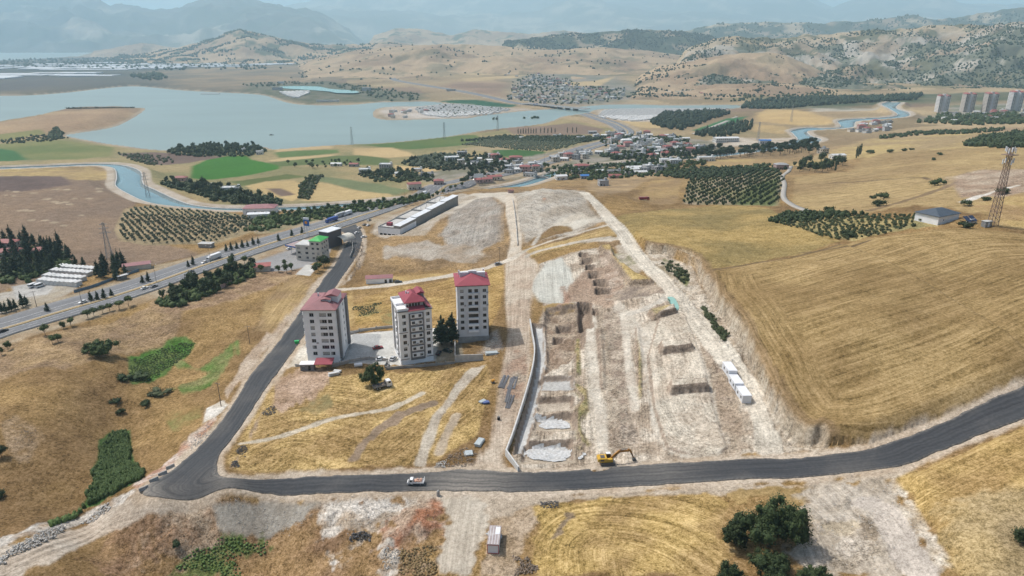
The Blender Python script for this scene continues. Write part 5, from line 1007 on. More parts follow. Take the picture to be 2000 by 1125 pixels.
# ------------------------------------------------------------------ small buildings near by
def hut(name, lb, u, v, W_, D, H_, rz, roof="gable", mw=None, mr=None, rise=1.2, ops=None, over=.4, along='x', z=None, group=None, cat="building"):
    p = np.array(G(u, v)); zz = level(foot(p, W_+.6, D+.6, rz), z); t = thing(name, lb, cat, (p[0], p[1], zz), rz, group)
    walls(t, W_, D, H_, ops or {}, mw or M_WHITE, -.8); g = MB()
    if roof == "hip": hip(g, -W_/2-over, W_/2+over, -over, D+over, H_+.2, rise)
    elif roof == "gable": g.box(-W_/2-over, W_/2+over, -over, D+over, H_+.004, H_+.12); gable(g, -W_/2-over, W_/2+over, -over, D+over, H_+.12, rise, 0, along)
    elif roof == "shed": g.prism([(-over, H_+.05), (D+over, H_+.05+rise), (D+over, H_+.2+rise), (-over, H_+.2)], 'x', -W_/2-over, W_/2+over)
    else: g.box(-W_/2-over, W_/2+over, -over, D+over, H_+.004, H_+.3)
    r = g.build("roof", mr or M_MAROON, t); return t
hut("shed", "long white shed with dull maroon roof on the gravel lane", 741, 554, 14.5, 6, 2.9, radians(8), "gable", M_WHITE, M_DUSTROSE, 1.0, {'f': [(3.6, 1.1, 1.4, 2.2), (6.2, 1.1, 1.6, 2.2)]})
# guard hut with canopy
p = np.array(G(600, 724)); zz = level(foot(p+np.array([4, 0, 0]), 14, 6, 0), None)
t = thing("guard_hut", "small dark guard hut with white lid roof and flat maroon canopy by the yard gate", "hut", (p[0], p[1], zz), radians(2))
walls(t, 5.4, 3, 2.6, {'f': [(-1.4, 1.4, 1.1, 1.1, 2), (1.0, 1.05, 1.0, 2.1)]}, M_MGREY, -.4)
g = MB(); g.box(-2.9, 2.9, -.2, 3.2, 2.61, 2.85); g.build("roof", M_WHITE, t)
g = MB(); g.prism([(-.5, 2.75), (4.6, 3.35), (4.6, 3.5), (-.5, 2.9)], 'x', 2.95, 10.2); g.build("canopy", M_MAROON, t)
for x_, y_ in ((3.3, 0), (9.8, 0), (9.8, 4.2), (3.3, 4.2)): g = MB(); g.tube((x_, y_, -.4), (x_, y_, 2.8+.1*y_), .08, .08, 6); g.build("post", M_DGREY, t)

# site cabins
M_CABIN = mat("cabin_panel", (.70,.71,.74), .55, .04, .6, dirt=(.55,.52,.47,.25)); M_CABROOF = mat("cabin_roof", (.76,.77,.80), .45, .06, .8, dirt=(.6,.58,.54,.25))
def cabin(lb, c, rz, W_=3.0, L_=7.0, H_=2.7, group=None, wins=True, mr=None, mw=None, trim=None):
    t = thing("site_cabin", lb, "cabin", c, rz, group); g = MB(); g.box(-W_/2, W_/2, 0, L_, .12, H_); g.build("body", mw or M_CABIN, t)
    g = MB(); g.box(-W_/2-.06, W_/2+.06, -.06, L_+.06, H_+.003, H_+.14); ro_ = g.build("roof", mr or M_CABROOF, t)
    for x_ in (-W_/2, W_/2-.12):
        for y_ in (-.04, L_-.08): g = MB(); g.box(x_-.02, x_+.14, y_, y_+.14, .0, H_-.002); g.build("corner_post", trim or M_CABIN, t)
    g = MB(); g.box(-W_/2-.03, W_/2+.03, -.05, -.003, 0, .14); g.build("base_rail", trim or M_CABIN, t)
    if wins:
        for y_ in (1.4, 4.6): window(t, (-W_/2-.03, y_, 1.55), -pi/2, .9, 1.0, 1)
        g = MB(); g.box(-W_/2-.05, -W_/2-.003, 2.6, 3.5, .2, 2.2); g.build("door", M_CABIN, t)
    return t
a_, b_ = np.array(G(1458, 791)), np.array(G(1430, 737)); d_ = b_-a_; rz = atan2(d_[1], d_[0])-pi/2; u_ = d_[:2]/np.linalg.norm(d_[:2])
for k in range(3):
    q = a_[:2]+u_*(k*7.08+.3)+np.array([-u_[1], u_[0]])*(.3 if k else 0); zz = level(foot(q, 4, 7.4, rz), None)
    cabin(("nearest of three white site cabins in line, its grey end wall toward us", "middle one of three white site cabins in line by the haul road", "farthest of three white site cabins in line by the haul road")[k], (q[0], q[1], zz), rz, group="white site cabins in a row")
M_STRIPE = mat("weathered_sheet", (.36,.30,.29), .7, .15, 1.2, dirt=(.6,.58,.55,.5)); M_REDTRIM = mat("red_trim", (.45,.07,.07), .6, .1, 2)
p = np.array(G(963, 1083)); zz = level(foot(p, 4, 8, 0), None)
t = cabin("striped grey and white cabin with red edges beside the dirt road", (p[0], p[1], zz), radians(-4), 3.0, 7.2, 2.8, None, False, M_STRIPE, M_CABIN, M_REDTRIM)
g = MB(); g.box(.2, 1.4, 3.9, 6.6, 2.945, 2.98); g.build("roof_patch", M_CABROOF, t)
for x_ in (-1.1, -.35, .4, 1.1):
    g = MB(); g.box(x_-.05, x_+.05, .1, 7.0, 2.943, 2.972); g.build("roof_rib", M_CABIN, t)
for z_ in (.02, 2.6): g = MB(); g.box(-1.53, 1.53, -.09, -.052, z_, z_+.14); g.build("trim", M_REDTRIM, t)

# ------------------------------------------------------------------ filling station block and the long shop building
p = np.array(G(594, 509)); t = thing("station_building", "cream three storey building with bright green hip roof by the highway", "building", (p[0], p[1], level(foot(p, 30, 18, radians(-12)), -6)), radians(-12))
M_CREAM = mat("cream_render", (.60,.555,.49), .85, .08, .5, dirt=(.42,.4,.36,.35))
fo = [(x_, 1.9+k*3.1, 1.9, 1.5, 2) for k in range(3) for x_ in (-6.5, -3, )]+[(x_, 1.9+k*3.1, 1.7, 1.5, 2) for k in range(4) for x_ in (2.2, 5.4)]
walls(t, 10, 11, 10, {'f': [(x_, 2+k*3.1, 2.0, 1.5, 2) for k in range(3) for x_ in (-2.9, 2.4)], 'l': [(x_, 2+k*3.1, 1.8, 1.4, 2) for k in range(3) for x_ in (-3, 1)]}, M_CREAM, -2)
g = MB(); g.box(-5.3, 5.3, -.3, 11.3, 10.004, 10.35); g.box(-4.6, 4.2, 1, 10.6, 10.351, 10.5); g.build("flat_roof", M_CONC_W, t)
t2 = MB(); w_ = Matrix.Translation((9.3, 0, 0))
def sub_walls(parent, dx, dy, W_, D, H_, ops, m, nm):
    e = bpy.data.objects.new(nm, None); COL.objects.link(e); e.parent = parent; e.location = (dx, dy, 0); walls(e, W_, D, H_, ops, m, -2); return e
e = sub_walls(t, 8.9, -.5, 7.6, 10.5, 13.2, {'f': [(x_, 2.2+k*3.1, 1.7, 1.4, 2) for k in range(4) for x_ in (-1.8, 1.6)], 'r': [(x_, 5.3+k*3.1, 1.6, 1.4, 2) for k in range(3) for x_ in (-3, 0, 3)], 'l': [(-4, 11.6, 1.2, 1.2, 1)]}, M_CREAM, "corner_tower")
g = MB(); hip(g, 8.9-4.3, 8.9+4.3, -1.1, 10.6, 13.5, 1.9); g.build("green_roof", M_GREENROOF, t)
p = np.array(G(636, 488)); t = thing("shop_annex", "black clad hall with white roof behind the green roofed station", "building", (p[0]-1, p[1]+2, level(foot(p, 10, 12, radians(-28)), -6)), radians(-28))
walls(t, 8, 13, 11, {}, M_DGREY, -2); g = MB(); g.box(-4.3, 4.3, -.3, 13.3, 11.004, 11.35); g.build("roof", M_WHITEROOF, t)
p = np.array(G(661, 480)); t = thing("dome_tent", "cream barrel vaulted canopy beside the dark hall", "canopy", (p[0], p[1], float(hz(p[0], p[1])[0])), radians(-28))
g = MB(); n_ = 10; pr = [(-5*cos(pi*i/n_), 3.2+3.2*sin(pi*i/n_)) for i in range(n_+1)]; pr += [(q[0]*.97, q[1]-.15) for q in pr[::-1]]
for i in range(n_): a, b = pr[i], pr[i+1]; c, d = pr[-1-i], pr[-2-i]; g.add([(a[0], 0, a[1]), (b[0], 0, b[1]), (b[0], 12, b[1]), (a[0], 12, a[1]), (c[0], 0, c[1]), (d[0], 0, d[1]), (d[0], 12, d[1]), (c[0], 12, c[1])], [(0, 1, 2, 3), (7, 6, 5, 4), (0, 4, 5, 1), (3, 2, 6, 7)])
g.build("cover", mat("cream_canvas", (.62,.58,.5), .7, .1, .5), t)
for x_ in (-4.9, 4.9):
    for y_ in (.3, 4, 8, 11.7): g = MB(); g.tube((x_, y_, -1), (x_, y_, 3.25), .1, .1, 6); g.build("post", M_DGREY, t)
# pump canopy of the station and its totem
p = np.array(G(583, 494)); t = thing("fuel_canopy", "flat pale fuel canopy with blue fascia beside the cream station", "canopy", (p[0], p[1], float(hz(p[0], p[1])[0])), radians(-28))
M_SIGNBLUE = mat("sign_blue", (.03,.13,.40), .45, .08, 1.5); M_SIGNWHITE = mat("sign_white", (.75,.76,.78), .45, .05, 1.5); M_SIGNORANGE = mat("sign_orange", (.75,.30,.03), .45, .05, 1.5)
g = MB(); g.box(-6, 6, -5, 6, 5.2, 5.9); g.build("deck", mat("mauve_sheet", (.34,.26,.25), .7, .1, .6), t); g = MB(); g.box(-6.15, 6.15, -5.15, -5.003, 5.1, 6.0); g.box(-6.15, -6.003, -5.0, 6.15, 5.1, 6.0); g.build("fascia", M_SIGNBLUE, t)
for x_ in (-3.5, 3.5):
    for y_ in (-2.5, 3): g = MB(); g.tube((x_, y_, -.5), (x_, y_, 5.19), .25, .25, 8); g.build("column", M_WHITE, t)
p = np.array(G(601, 462)); t = thing("totem_sign", "tall blue filling station totem on a white mast", "sign", (p[0], p[1], float(hz(p[0], p[1])[0])), radians(-20))
g = MB(); g.tube((-.5, 0, -1), (-.5, 0, 8), .22, .2, 8); g.tube((.5, 0, -1), (.5, 0, 8), .22, .2, 8); g.build("mast", M_SIGNWHITE, t)
g = MB(); g.box(-2.3, 2.3, -.35, .35, 8.0, 14); g.build("panel", M_SIGNBLUE, t)
g = MB(); g.box(-2.32, 2.32, -.37, .37, 12.6, 14.02); g.build("header", M_SIGNWHITE, t); g = MB(); g.tube((0, -.4, 10.5), (0, -.36, 10.5), 1.15, 1.15, 16); g.build("emblem", M_SIGNORANGE, t)
# long white shop building stepping up the road
a_, b_ = np.array(G(781, 456)), np.array(G(895, 398)); d_ = b_[:2]-a_[:2]; rz = atan2(d_[1], d_[0])-pi/2; zz = -7.5; Lb = np.linalg.norm(d_)
t = thing("shop_row", "long unfinished white and grey shop building stepping back along the highway", "building", (a_[0], a_[1], zz), rz)
level(np.array([a_[:2], b_[:2], b_[:2]+np.array([-d_[1], d_[0]])/Lb*19, a_[:2]+np.array([-d_[1], d_[0]])/Lb*19]), zz, 4)
M_BLOCK = mat("block_wall", (.30,.285,.26), .9, .15, .8, dirt=(.22,.2,.18,.4)); M_SLAB = mat("roof_slab", (.48,.46,.43), .9, .15, .25, dirt=(.33,.31,.29,.5))
WB = 17.5; n_ = 4
for k in range(n_):
    y0, y1 = Lb*k/n_, Lb*(k+1)/n_-.05; h_ = 6.4+k*.5
    g = MB(); g.box(-WB, -.0, y0+.003, y1, -1+(3.2 if k == 0 else 0), h_); g.build("hall", M_WHITE if k == 0 else M_BLOCK, t)
    g = MB(); e = .4; zt = h_+.003
    for q in ((-WB, 0, y0+.05, y0+.45), (-WB, -WB+e, y0+.46, y1)): g.box(*q, zt, zt+.75)
    g.build("parapet", M_CONC_D, t); g = MB(); g.box(-WB+e+.01, -5.0, y0+.47, y1-.02, zt, zt+.12); g.build("roof_slab", M_SLAB, t)
    g = MB(); g.box(-4.9, .15, y0+.1, y1+.04, zt, zt+1.9); g.build("rear_gallery", M_BLOCK, t); g = MB(); g.prism([(-5.0, zt+2.2), (.4, zt+1.92), (.4, zt+2.1), (-5.0, zt+2.38)], 'y', y0+.05, y1+.03); g.build("gallery_roof", M_WHITEROOF, t)
for x_ in np.linspace(-WB+.3, -.4, 6): g = MB(); g.box(x_-.3, x_+.3, .05, .65, -1, 2.19); g.build("pillar", M_WHITE, t)
g = MB(); g.box(-WB+.5, -.5, 1.2, 10, -1, 2.15); g.build("undercroft", mat("dark_void", (.03,.03,.03), .9), t)
g = MB(); g.box(-WB+4, -WB+7.5, 5, 8.5, 6.53, 8.7); g.build("roof_box", M_MAROON, t)
for k in (2, 3):
    for x_ in (-15, -11, -7):
        for y_ in (4, 14): g = MB(); g.tube((x_, Lb*k/n_+y_, 6.4+k*.5+.1), (x_, Lb*k/n_+y_, 9.3+k*.5), .14, .14, 5); g.build("column_stub", M_CONC_D, t)
# red roofed warehouse by the canal, sheds
hut("warehouse", "long red roofed warehouse beside the canal", 506, 418, 26, 14, 5.5, radians(6), "hip", M_WHITE, M_DUSTROSE, 2.2, {'f': [(x_, 2, 2.2, 2.2) for x_ in (-9, -3, 3, 9)]})
hut("shed", "white roofed shed in front of the canal warehouse", 505, 426, 17, 7, 3.4, radians(10), "gable", M_LGREY, M_WHITEROOF, .9)
hut("hut", "grey hut alone at the edge of the ploughed field", 400, 484, 9, 5, 2.6, radians(-5), "flat", M_CONC_D, M_CONC)
hut("shed", "red roofed shelter hidden in the trees below the highway", 513, 530, 9, 6, 3, radians(15), "shed", M_CREAM, M_RED, .6)
hut("house", "dusty house with broken red roof at the end of the blue fence", 268, 527, 15, 7, 3, radians(25), "gable", M_CREAM, M_DUSTROSE, 1)
# house on the right hill
hut("hill_house", "white house with slate blue hip roof on the hillside", 1852, 432, 17, 12, 4.2, radians(28), "hip", M_WHITE, M_BLUEROOF, 2.4, {'r': [(-3, 2, 1.4, 1.6, 2), (1, 1.5, 1.2, 2.4), (4, 2, 1.4, 1.6, 2)], 'f': [(-4, 2.2, .8, 1, 1)]}, .6, cat="house")
# ------------------------------------------------------------------ vehicles
M_TYRE = mat("tyre", (.02,.02,.02), .9, .1, 3); M_CARGLASS = mat("car_glass", (.02,.022,.026), .1, .1, 2, spec=.7); M_RIM = mat("rim", (.4,.4,.42), .4, .1, 3, .6)
PAINT = {k: mat("paint_"+k, c, .32, .04, 1, spec=.5) for k, c in dict(white=(.78,.78,.78), red=(.24,.025,.03), black=(.02,.021,.024), grey=(.23,.235,.245), silver=(.48,.49,.5), blue=(.03,.08,.33), yellow=(.62,.36,.03), darkgreen=(.03,.05,.04)).items()}
M_LIGHTS = mat("lamp_lens", (.7,.7,.65), .2, .05, 3); M_TAIL = mat("tail_lens", (.4,.02,.02), .3, .05, 3)
_cm = {}
def loft(prof, halfw):
    """side profile (x, z, width factor) lofted to both sides; bottom at given z"""
    g = MB(); n = len(prof); vv = [(x, -halfw*w, z) for x, z, w in prof]+[(x, halfw*w, z) for x, z, w in prof]
    ff = [tuple(range(n)), tuple(range(2*n-1, n-1, -1))]+[(i, n+i, n+(i+1) % n, (i+1) % n) for i in range(n)]
    return g.add(vv, ff)
def wheel(parent, x, y, r=.32, w=.22):
    k = ("wheel", r, w)
    if k not in _cm:
        a = MB(); a.tube((0, -w/2, 0), (0, w/2, 0), r, r, 12); b = MB(); b.tube((0, -w/2-.012, 0), (0, w/2+.012, 0), r*.6, r*.6, 8); _cm[k] = (a.mesh("tyre", M_TYRE), b.mesh("rim", M_RIM))
    o = link("wheel", _cm[k][0], parent, (x, y, r)); link("rim", _cm[k][1], o); return o
def car(lb, loc, rz, color, kind="car", group=None):
    """saloon, hatch or van; x is forward"""
    t = thing({"car": "car", "van": "van"}[kind], lb, kind, loc, rz, group); key = (kind, color)
    if key not in _cm:
        if kind == "car":
            L_, hw, body = 4.4, .88, [(-2.2, .3, .94), (-2.15, .8, .96), (-2.0, .92, .97), (-.9, .95, 1), (.9, .93, 1), (1.95, .78, .95), (2.2, .6, .9), (2.2, .28, .9)]
            cab = [(-1.75, .9, .9), (-1.2, 1.38, .76), (-.7, 1.46, .74), (.2, 1.44, .74), (1.05, .9, .88)]; roof = [(-1.15, 1.40, .755), (-.7, 1.475, .745), (.15, 1.455, .745), (.15, 1.42, .75), (-1.15, 1.36, .77)]
        else:
            L_, hw, body = 5.6, 1.0, [(-2.8, .35, .97), (-2.8, 1.2, 1), (1.9, 1.2, 1), (2.6, 1.0, .95), (2.8, .7, .92), (2.8, .32, .92)]
            cab = [(-2.75, 1.19, .985), (-2.7, 2.0, .93), (1.0, 2.05, .92), (1.85, 1.19, .96)]; roof = [(-2.78, 1.98, .95), (-2.6, 2.35, .9), (.9, 2.35, .9), (1.2, 1.98, .95)]
        _cm[key] = [loft(body, hw).mesh("body", PAINT[color]), loft(cab, hw).mesh("cabin_glass", M_CARGLASS), loft(roof, hw).mesh("roof_panel", PAINT[color]), L_, hw]
    b, c, r, L_, hw = _cm[key]; bo = link("body", b, t); link("cabin_glass", c, t); link("roof_panel", r, t)
    for sx in (L_*.31, -L_*.30):
        for sy in (-1, 1): wheel(t, sx, sy*(hw-.12), .33)
    if "lamps" not in _cm: g = MB(); g.box(-.03, .03, -.16, .16, -.07, .07); _cm["lamps"] = (g.mesh("headlight", M_LIGHTS), g.mesh("tail_light", M_TAIL))
    for sy in (-1, 1): link("headlight", _cm["lamps"][0], t, (L_/2-.01, sy*hw*.68, .62)); link("tail_light", _cm["lamps"][1], t, (-L_/2+.02, sy*hw*.74, .72))
    return t
def lorry(lb, loc, rz, cabc, boxm, L_=9.5, H_=3.4, kind="truck", flat=False, group=None, tank=False):
    t = thing("truck", lb, kind, loc, rz, group); W_ = 1.2
    loft([(L_/2-2.1, .6, 1), (L_/2-2.1, 2.75, .97), (L_/2-.45, 2.75, .95), (L_/2-.05, 1.7, .98), (L_/2, .55, .98)], W_).build("cab", PAINT[cabc], t)
    g = MB(); g.add([(L_/2-.40, -1.0, 2.6), (L_/2-.40, 1.0, 2.6), (L_/2-.02, 1.08, 1.75), (L_/2-.02, -1.08, 1.75)], [(0, 3, 2, 1)]); g.box(L_/2-1.5, L_/2-.6, -1.2, 1.2, 1.75, 2.5); g.build("windscreen", M_CARGLASS, t)
    g = MB(); g.box(-L_/2, L_/2-1.0, -.5, .5, .55, .95); g.build("chassis", M_DGREY, t)
    g = MB()
    if flat:
        g.box(-L_/2, L_/2-2.3, -W_, W_, .98, 1.12)
        for q in ((-L_/2, L_/2-2.3, -W_, -W_+.08), (-L_/2, L_/2-2.3, W_-.08, W_), (-L_/2, -L_/2+.08, -W_+.09, W_-.09)): g.box(*q, 1.121, 1.55)
        g.build("bed", boxm, t); g = MB(); rr = random.Random(5)
        for q in range(14): x_, y_ = rr.uniform(-L_/2+.4, L_/2-2.8), rr.uniform(-.8, .8); s = rr.uniform(.2, .45); g.box(x_-s, x_+s, y_-s*.6, y_+s*.6, 1.13, 1.2+s*.9, 0, rr.uniform(0, 3))
        g.build("load", mat("mixed_load", (.42,.32,.25), .9, .45, 3), t)
        g = MB(); g.box(L_/2-2.42, L_/2-2.34, -W_, W_, 1.12, 2.5); g.build("headboard", M_DGREY, t)
    else: g.box(-L_/2, L_/2-2.25, -W_-.05, W_+.05, .98, H_); g.build("box_body", boxm, t)
    for sx in (L_/2-1.1, -L_/2+1.2, -L_/2+2.3)[:3 if L_ > 7 else 2]:
        for sy in (-1, 1): wheel(t, sx, sy*1.02, .48, .3)
    for sy in (-1, 1): link("headlight", _cm["lamps"][0], t, (L_/2+.01, sy*.85, .85))
    return t
def on_ground(u, v): return np.array(G(u, v))
# parked round the flats
for (u, v, a, c, lb) in ((738, 681, 25, "red", "dark red hatchback parked on the pale yard"), (744, 703, 20, "white", "white car parked close to the front yard wall"), (768, 702, 75, "silver", "silver car beside the corner of the penthouse block"), (857, 691, 80, "black", "black car in the shade below the two conifers"), (874, 687, -25, "darkgreen", "dark car parked askew right of the conifers")):
    p = on_ground(u, v); car(lb, (p[0], p[1], float(hz(p[0], p[1])[0])), radians(a), c)
p = on_ground(778, 552); car("black pickup-sized car at the end of the maroon roofed shed", (p[0], p[1], p[2]), radians(10), "black")
p = on_ground(911, 512 if False else 516); p = on_ground(973, 517); car("dark car driving the gravel lane near the junction", (p[0], p[1], p[2]), radians(20), "grey")
# pickup on the new road
p = on_ground(812, 946); zr = float(hz0(p[0], p[1])[0])+.07; t = thing("pickup_truck", "white flatbed pickup loaded with goods on the fresh asphalt", "pickup", (p[0], p[1], zr), pi-radians(1.5))
loft([(.7, .4, .95), (.7, 1.9, .88), (1.5, 1.92, .86), (2.1, 1.15, .95), (2.45, .9, .93), (2.5, .35, .93)], .88).build("cab", PAINT["white"], t)
g = MB(); g.add([(1.52, -.72, 1.86), (1.52, .72, 1.86), (2.12, .8, 1.2), (2.12, -.8, 1.2)], [(0, 3, 2, 1)]); g.box(.95, 1.6, -.865, .865, 1.2, 1.72); g.build("windscreen", M_CARGLASS, t)
g = MB(); g.box(-2.6, .6, -.95, .95, .72, .82)
for q in ((-2.6, .6, -.95, -.89), (-2.6, .6, .89, .95), (-2.6, -2.54, -.88, .88)): g.box(*q, .821, 1.25)
g.build("bed", PAINT["white"], t); g = MB(); rr = random.Random(3)
for q in range(16): x_, y_ = rr.uniform(-2.3, .3), rr.uniform(-.6, .6); s = rr.uniform(.12, .32); g.box(x_-s, x_+s, y_-s*.7, y_+s*.7, .83, 1.1+s*1.4, 0, rr.uniform(0, 3))
g.build("load", mat("load_goods", (.55,.33,.24), .85, .5, 4), t); g = MB(); g.box(-2.62, -2.56, -.95, -.85, .8, 2.0); g.box(-2.62, -2.56, .85, .95, .8, 2.0); g.box(-2.62, -2.56, -.84, .84, 1.9, 2.0); g.build("ladder_rack", PAINT["white"], t)
for sx in (1.65, -1.6):
    for sy in (-1, 1): wheel(t, sx, sy*.78, .34)
p = on_ground(747, 757); lorry("old grey and white flatbed lorry parked on the stubble near the round tree", (p[0], p[1], p[2]+.05), radians(30), "white", PAINT["grey"], 7.2, flat=True)
# highway traffic: (distance along the pixel line, lane offset)
MS = np.r_[0, np.cumsum(np.linalg.norm(np.diff(MED[:, :2], axis=0), axis=1))]
def on_hw(u, v, d):
    p = on_ground(u, v); dd = np.linalg.norm(MED[:, :2]-p[:2], axis=1); i = int(np.argmin(dd)); i = min(max(i, 1), len(MED)-2); tg = MED[i+1, :2]-MED[i-1, :2]; tg /= np.linalg.norm(tg); nn = np.array([-tg[1], tg[0]]); q = MED[i, :2]+tg*np.dot(p[:2]-MED[i, :2], tg)+nn*d; return (q[0], q[1], float(hz0(*q)[0])+.05), atan2(tg[1], tg[0])
for (u, v, d, k, c, lb) in ((272, 563, -4.2, 0, "white", "white saloon beside a grey car on the near carriageway"), (292, 560, -6.5, 0, "grey", "grey hatchback just ahead of the white saloon on the near carriageway"), (152, 588, 4, pi, "white", "white hatchback on the far carriageway beside median shrubs"), (393, 514, 4, pi, "white", "small white car following the white lorry"), (370, 532, -4, 0, "grey", "grey car alone beside the roadside tree belt"), (6, 649, -4, 0, "black", "black car at the edge of the picture on the highway"), (668, 447, -8, 0, "white", "white car turning at the road mouth"), (845, 378, -4.5, 0, "white", "white car climbing toward the village shops"), (868, 373, -7.5, 0, "black", "black car beside the shop row end"), (925, 352, -4, 0, "white", "white car entering the village street"), (950, 346, 4, pi, "silver", "silver car leaving the village street"), (1060, 319, -4, 0, "white", "white car deep in the village street")):
    q, a = on_hw(u, v, d); car(lb, q, a+k, c)
M_TARP = mat("tarp_grey", (.42,.42,.43), .7, .12, .5); M_TARPW = mat("tarp_white", (.72,.72,.73), .6, .08, .5)
for (u, v, d, k, c, bm, L_, lb) in ((408, 506, 5.5, pi, "white", M_TARPW, 11, "white box lorry on the far carriageway of the highway"), (652, 434, 8.5, pi, "blue", PAINT["blue"], 12, "bright blue lorry heading down the far carriageway"), (661, 424, 14, pi, "white", M_TARP, 12, "grey topped lorry behind the bright blue one"), (684, 421, 13, pi, "white", M_TARPW, 10, "white box lorry following behind the grey topped one"), (833, 384, 8, pi, "white", M_TARPW, 8, "white van-like lorry near the roadside red roofs")):
    q, a = on_hw(u, v, d); lorry(lb, q, a+k, c, bm, L_)
# cars in the shop yard by the junction
for i, (u, v, a, c, lb) in enumerate(((697, 456, 60, "white", "white car at the inner kerb of the junction"), (711, 464, 40, "white", "white car waiting lowest by the junction rubble"), (702, 446, 70, "silver", "silver car in the yard before the shop row"), (712, 440, 75, "black", "black car parked first in the shop yard"), (719, 441, 75, "white", "white car parked second in the shop yard"), (721, 431, 70, "grey", "grey car at the corner of the shop row"), (600, 487, 30, "white", "white car on the station forecourt"), (565, 487, 65, "white", "white car near the fuel canopy"))):
    p = on_ground(u, v); car(lb, (p[0], p[1], float(hz(p[0], p[1])[0])+.05), radians(a), c)
for (u, v, lb) in ((66, 560, "white minibus parked left of its twin in the walled yard"), (78, 560, "white minibus parked right of its twin in the walled yard")):
    p = on_ground(u, v); car(lb, (p[0], p[1], p[2]), radians(70), "white", "van")
p = on_ground(1897, 436); car("white delivery van beside the slate roofed hill house", (p[0], p[1], p[2]), radians(25), "white", "van")
p = on_ground(1258, 391); lorry("dark red farm lorry on the dry slope", (p[0], p[1], p[2]), radians(5), "red", PAINT["red"], 8, 2.6)

# ------------------------------------------------------------------ excavator
p = on_ground(1186, 905); zz = float(hz0(p[0], p[1])[0])+.1; level(foot(p, 8, 5, 0, False), zz, 2)
M_YEL = mat("machine_yellow", (.60,.36,.045), .5, .12, 1.5, dirt=(.35,.25,.12,.5)); M_RUST = mat("boom_ochre", (.42,.20,.045), .6, .18, 1.5, dirt=(.2,.1,.05,.5)); M_STEEL = mat("worn_steel", (.13,.125,.12), .55, .2, 2)
t = thing("excavator", "yellow tracked excavator with its arm stretched to the road edge", "excavator", (p[0], p[1], zz), radians(4))
for sy in (-1, 1):
    pr = [(-2.2, .35), (-1.85, .05), (1.85, .05), (2.2, .35), (2.2, .6), (1.85, .92), (-1.85, .92), (-2.2, .6)]
    g = MB(); g.prism(pr, 'y', sy*1.3-.32, sy*1.3+.32); tr = g.build("track", M_STEEL, t)
    for q in range(18):
        x_ = -2.0+q*.235; s_ = MB(); s_.box(x_, x_+.13, sy*1.3-.36, sy*1.3+.36, .921, .96); s_.box(x_, x_+.13, sy*1.3-.36, sy*1.3+.36, .01, .049); link("track_shoe", s_.mesh("track_shoe", M_STEEL), tr)
    for q in range(5): w_ = MB(); x_ = -1.5+q*.75; w_.tube((x_, sy*1.3-.34, .4), (x_, sy*1.3+.34, .4), .24, .24, 10); link("roller", w_.mesh("roller", M_DGREY), tr)
g = MB(); g.tube((0, 0, .7), (0, 0, 1.15), .95, .95, 14); g.box(-1.2, 1.2, -1.0, 1.0, .45, .8); g.build("undercarriage", M_STEEL, t)
g = MB(); g.box(-2.7, 1.5, -1.35, 1.35, 1.15, 1.55); g.prism([(-1.35, 1.56), (1.35, 1.56), (1.35, 2.35), (1.15, 2.55), (-1.15, 2.55), (-1.35, 2.35)], 'x', -2.75, -.4); g.box(-.39, 1.3, -1.35, -.55, 1.56, 2.2); ho = g.build("house", M_YEL, t)
g = MB(); g.prism([(-1.25, 1.3), (1.25, 1.3), (1.35, 1.7), (1.3, 2.3), (-1.3, 2.3), (-1.35, 1.7)], 'x', -3.15, -2.76); link("counterweight", g.mesh("counterweight", M_YEL), ho)
g = MB(); g.box(-2.3, -1.0, -.9, .5, 2.56, 2.68); link("engine_hood", g.mesh("engine_hood", M_DGREY), ho)
g = MB(); g.box(-2.4, -1.3, -1.36, -1.352, 1.65, 2.15); link("badge_plate", g.mesh("badge_plate", M_DGREY), ho)
cb_ = loft([(-.35, 1.56, 1), (-.3, 3.05, .92), (.9, 3.05, .92), (1.35, 2.2, 1), (1.35, 1.56, 1)], .5); cb_.v = [(x_, y_+.85, z_) for x_, y_, z_ in cb_.v]; cb = cb_.build("cab", M_CARGLASS, t)
g = MB(); g.box(-.4, 1.0, .32, 1.38, 3.055, 3.17); link("cab_roof", g.mesh("cab_roof", PAINT["white"]), cb)
g = MB()
for x_, y_ in ((-.38, .33), (-.38, 1.31), (1.3, .33), (1.3, 1.31)): g.tube((x_, y_, 1.55), (x_ if x_ < 0 else .92, y_, 3.06), .06, .06, 5)
link("cab_frame", g.mesh("cab_frame", M_YEL), cb)
def beam(pts_, w0, h_, m, nm, par=None):
    g = MB()
    for i in range(len(pts_)-1):
        a, b = Vector((pts_[i][0], 0, pts_[i][1])), Vector((pts_[i+1][0], 0, pts_[i+1][1])); d = (b-a).normalized(); u_ = Vector((-d.z, 0, d.x)); ha, hb = h_[i]/2, h_[i+1]/2
        v = [a-u_*ha, a+u_*ha, b+u_*hb, b-u_*hb]; g.add([(q.x, -.15-w0/2, q.z) for q in v]+[(q.x, -.15+w0/2, q.z) for q in v], [(0, 1, 2, 3), (7, 6, 5, 4), (0, 4, 5, 1), (1, 5, 6, 2), (2, 6, 7, 3), (3, 7, 4, 0)])
    return g.build(nm, m, t) if par is None else link(nm, g.mesh(nm, m), par)
beam([(.9, 1.75), (2.4, 3.2), (3.6, 4.3), (6.9, 4.35)], .42, [.55, .75, .8, .5], M_RUST, "boom")
beam([(6.2, 4.9), (6.9, 4.35), (8.1, 1.65)], .36, [.35, .6, .34], M_RUST, "stick")
g = MB(); g.prism([(7.7, 1.7), (8.4, 1.75), (9.0, 1.0), (8.9, .25), (8.2, .1), (7.75, .5)], 'y', -.75, .45); bk = g.build("bucket", M_STEEL, t)
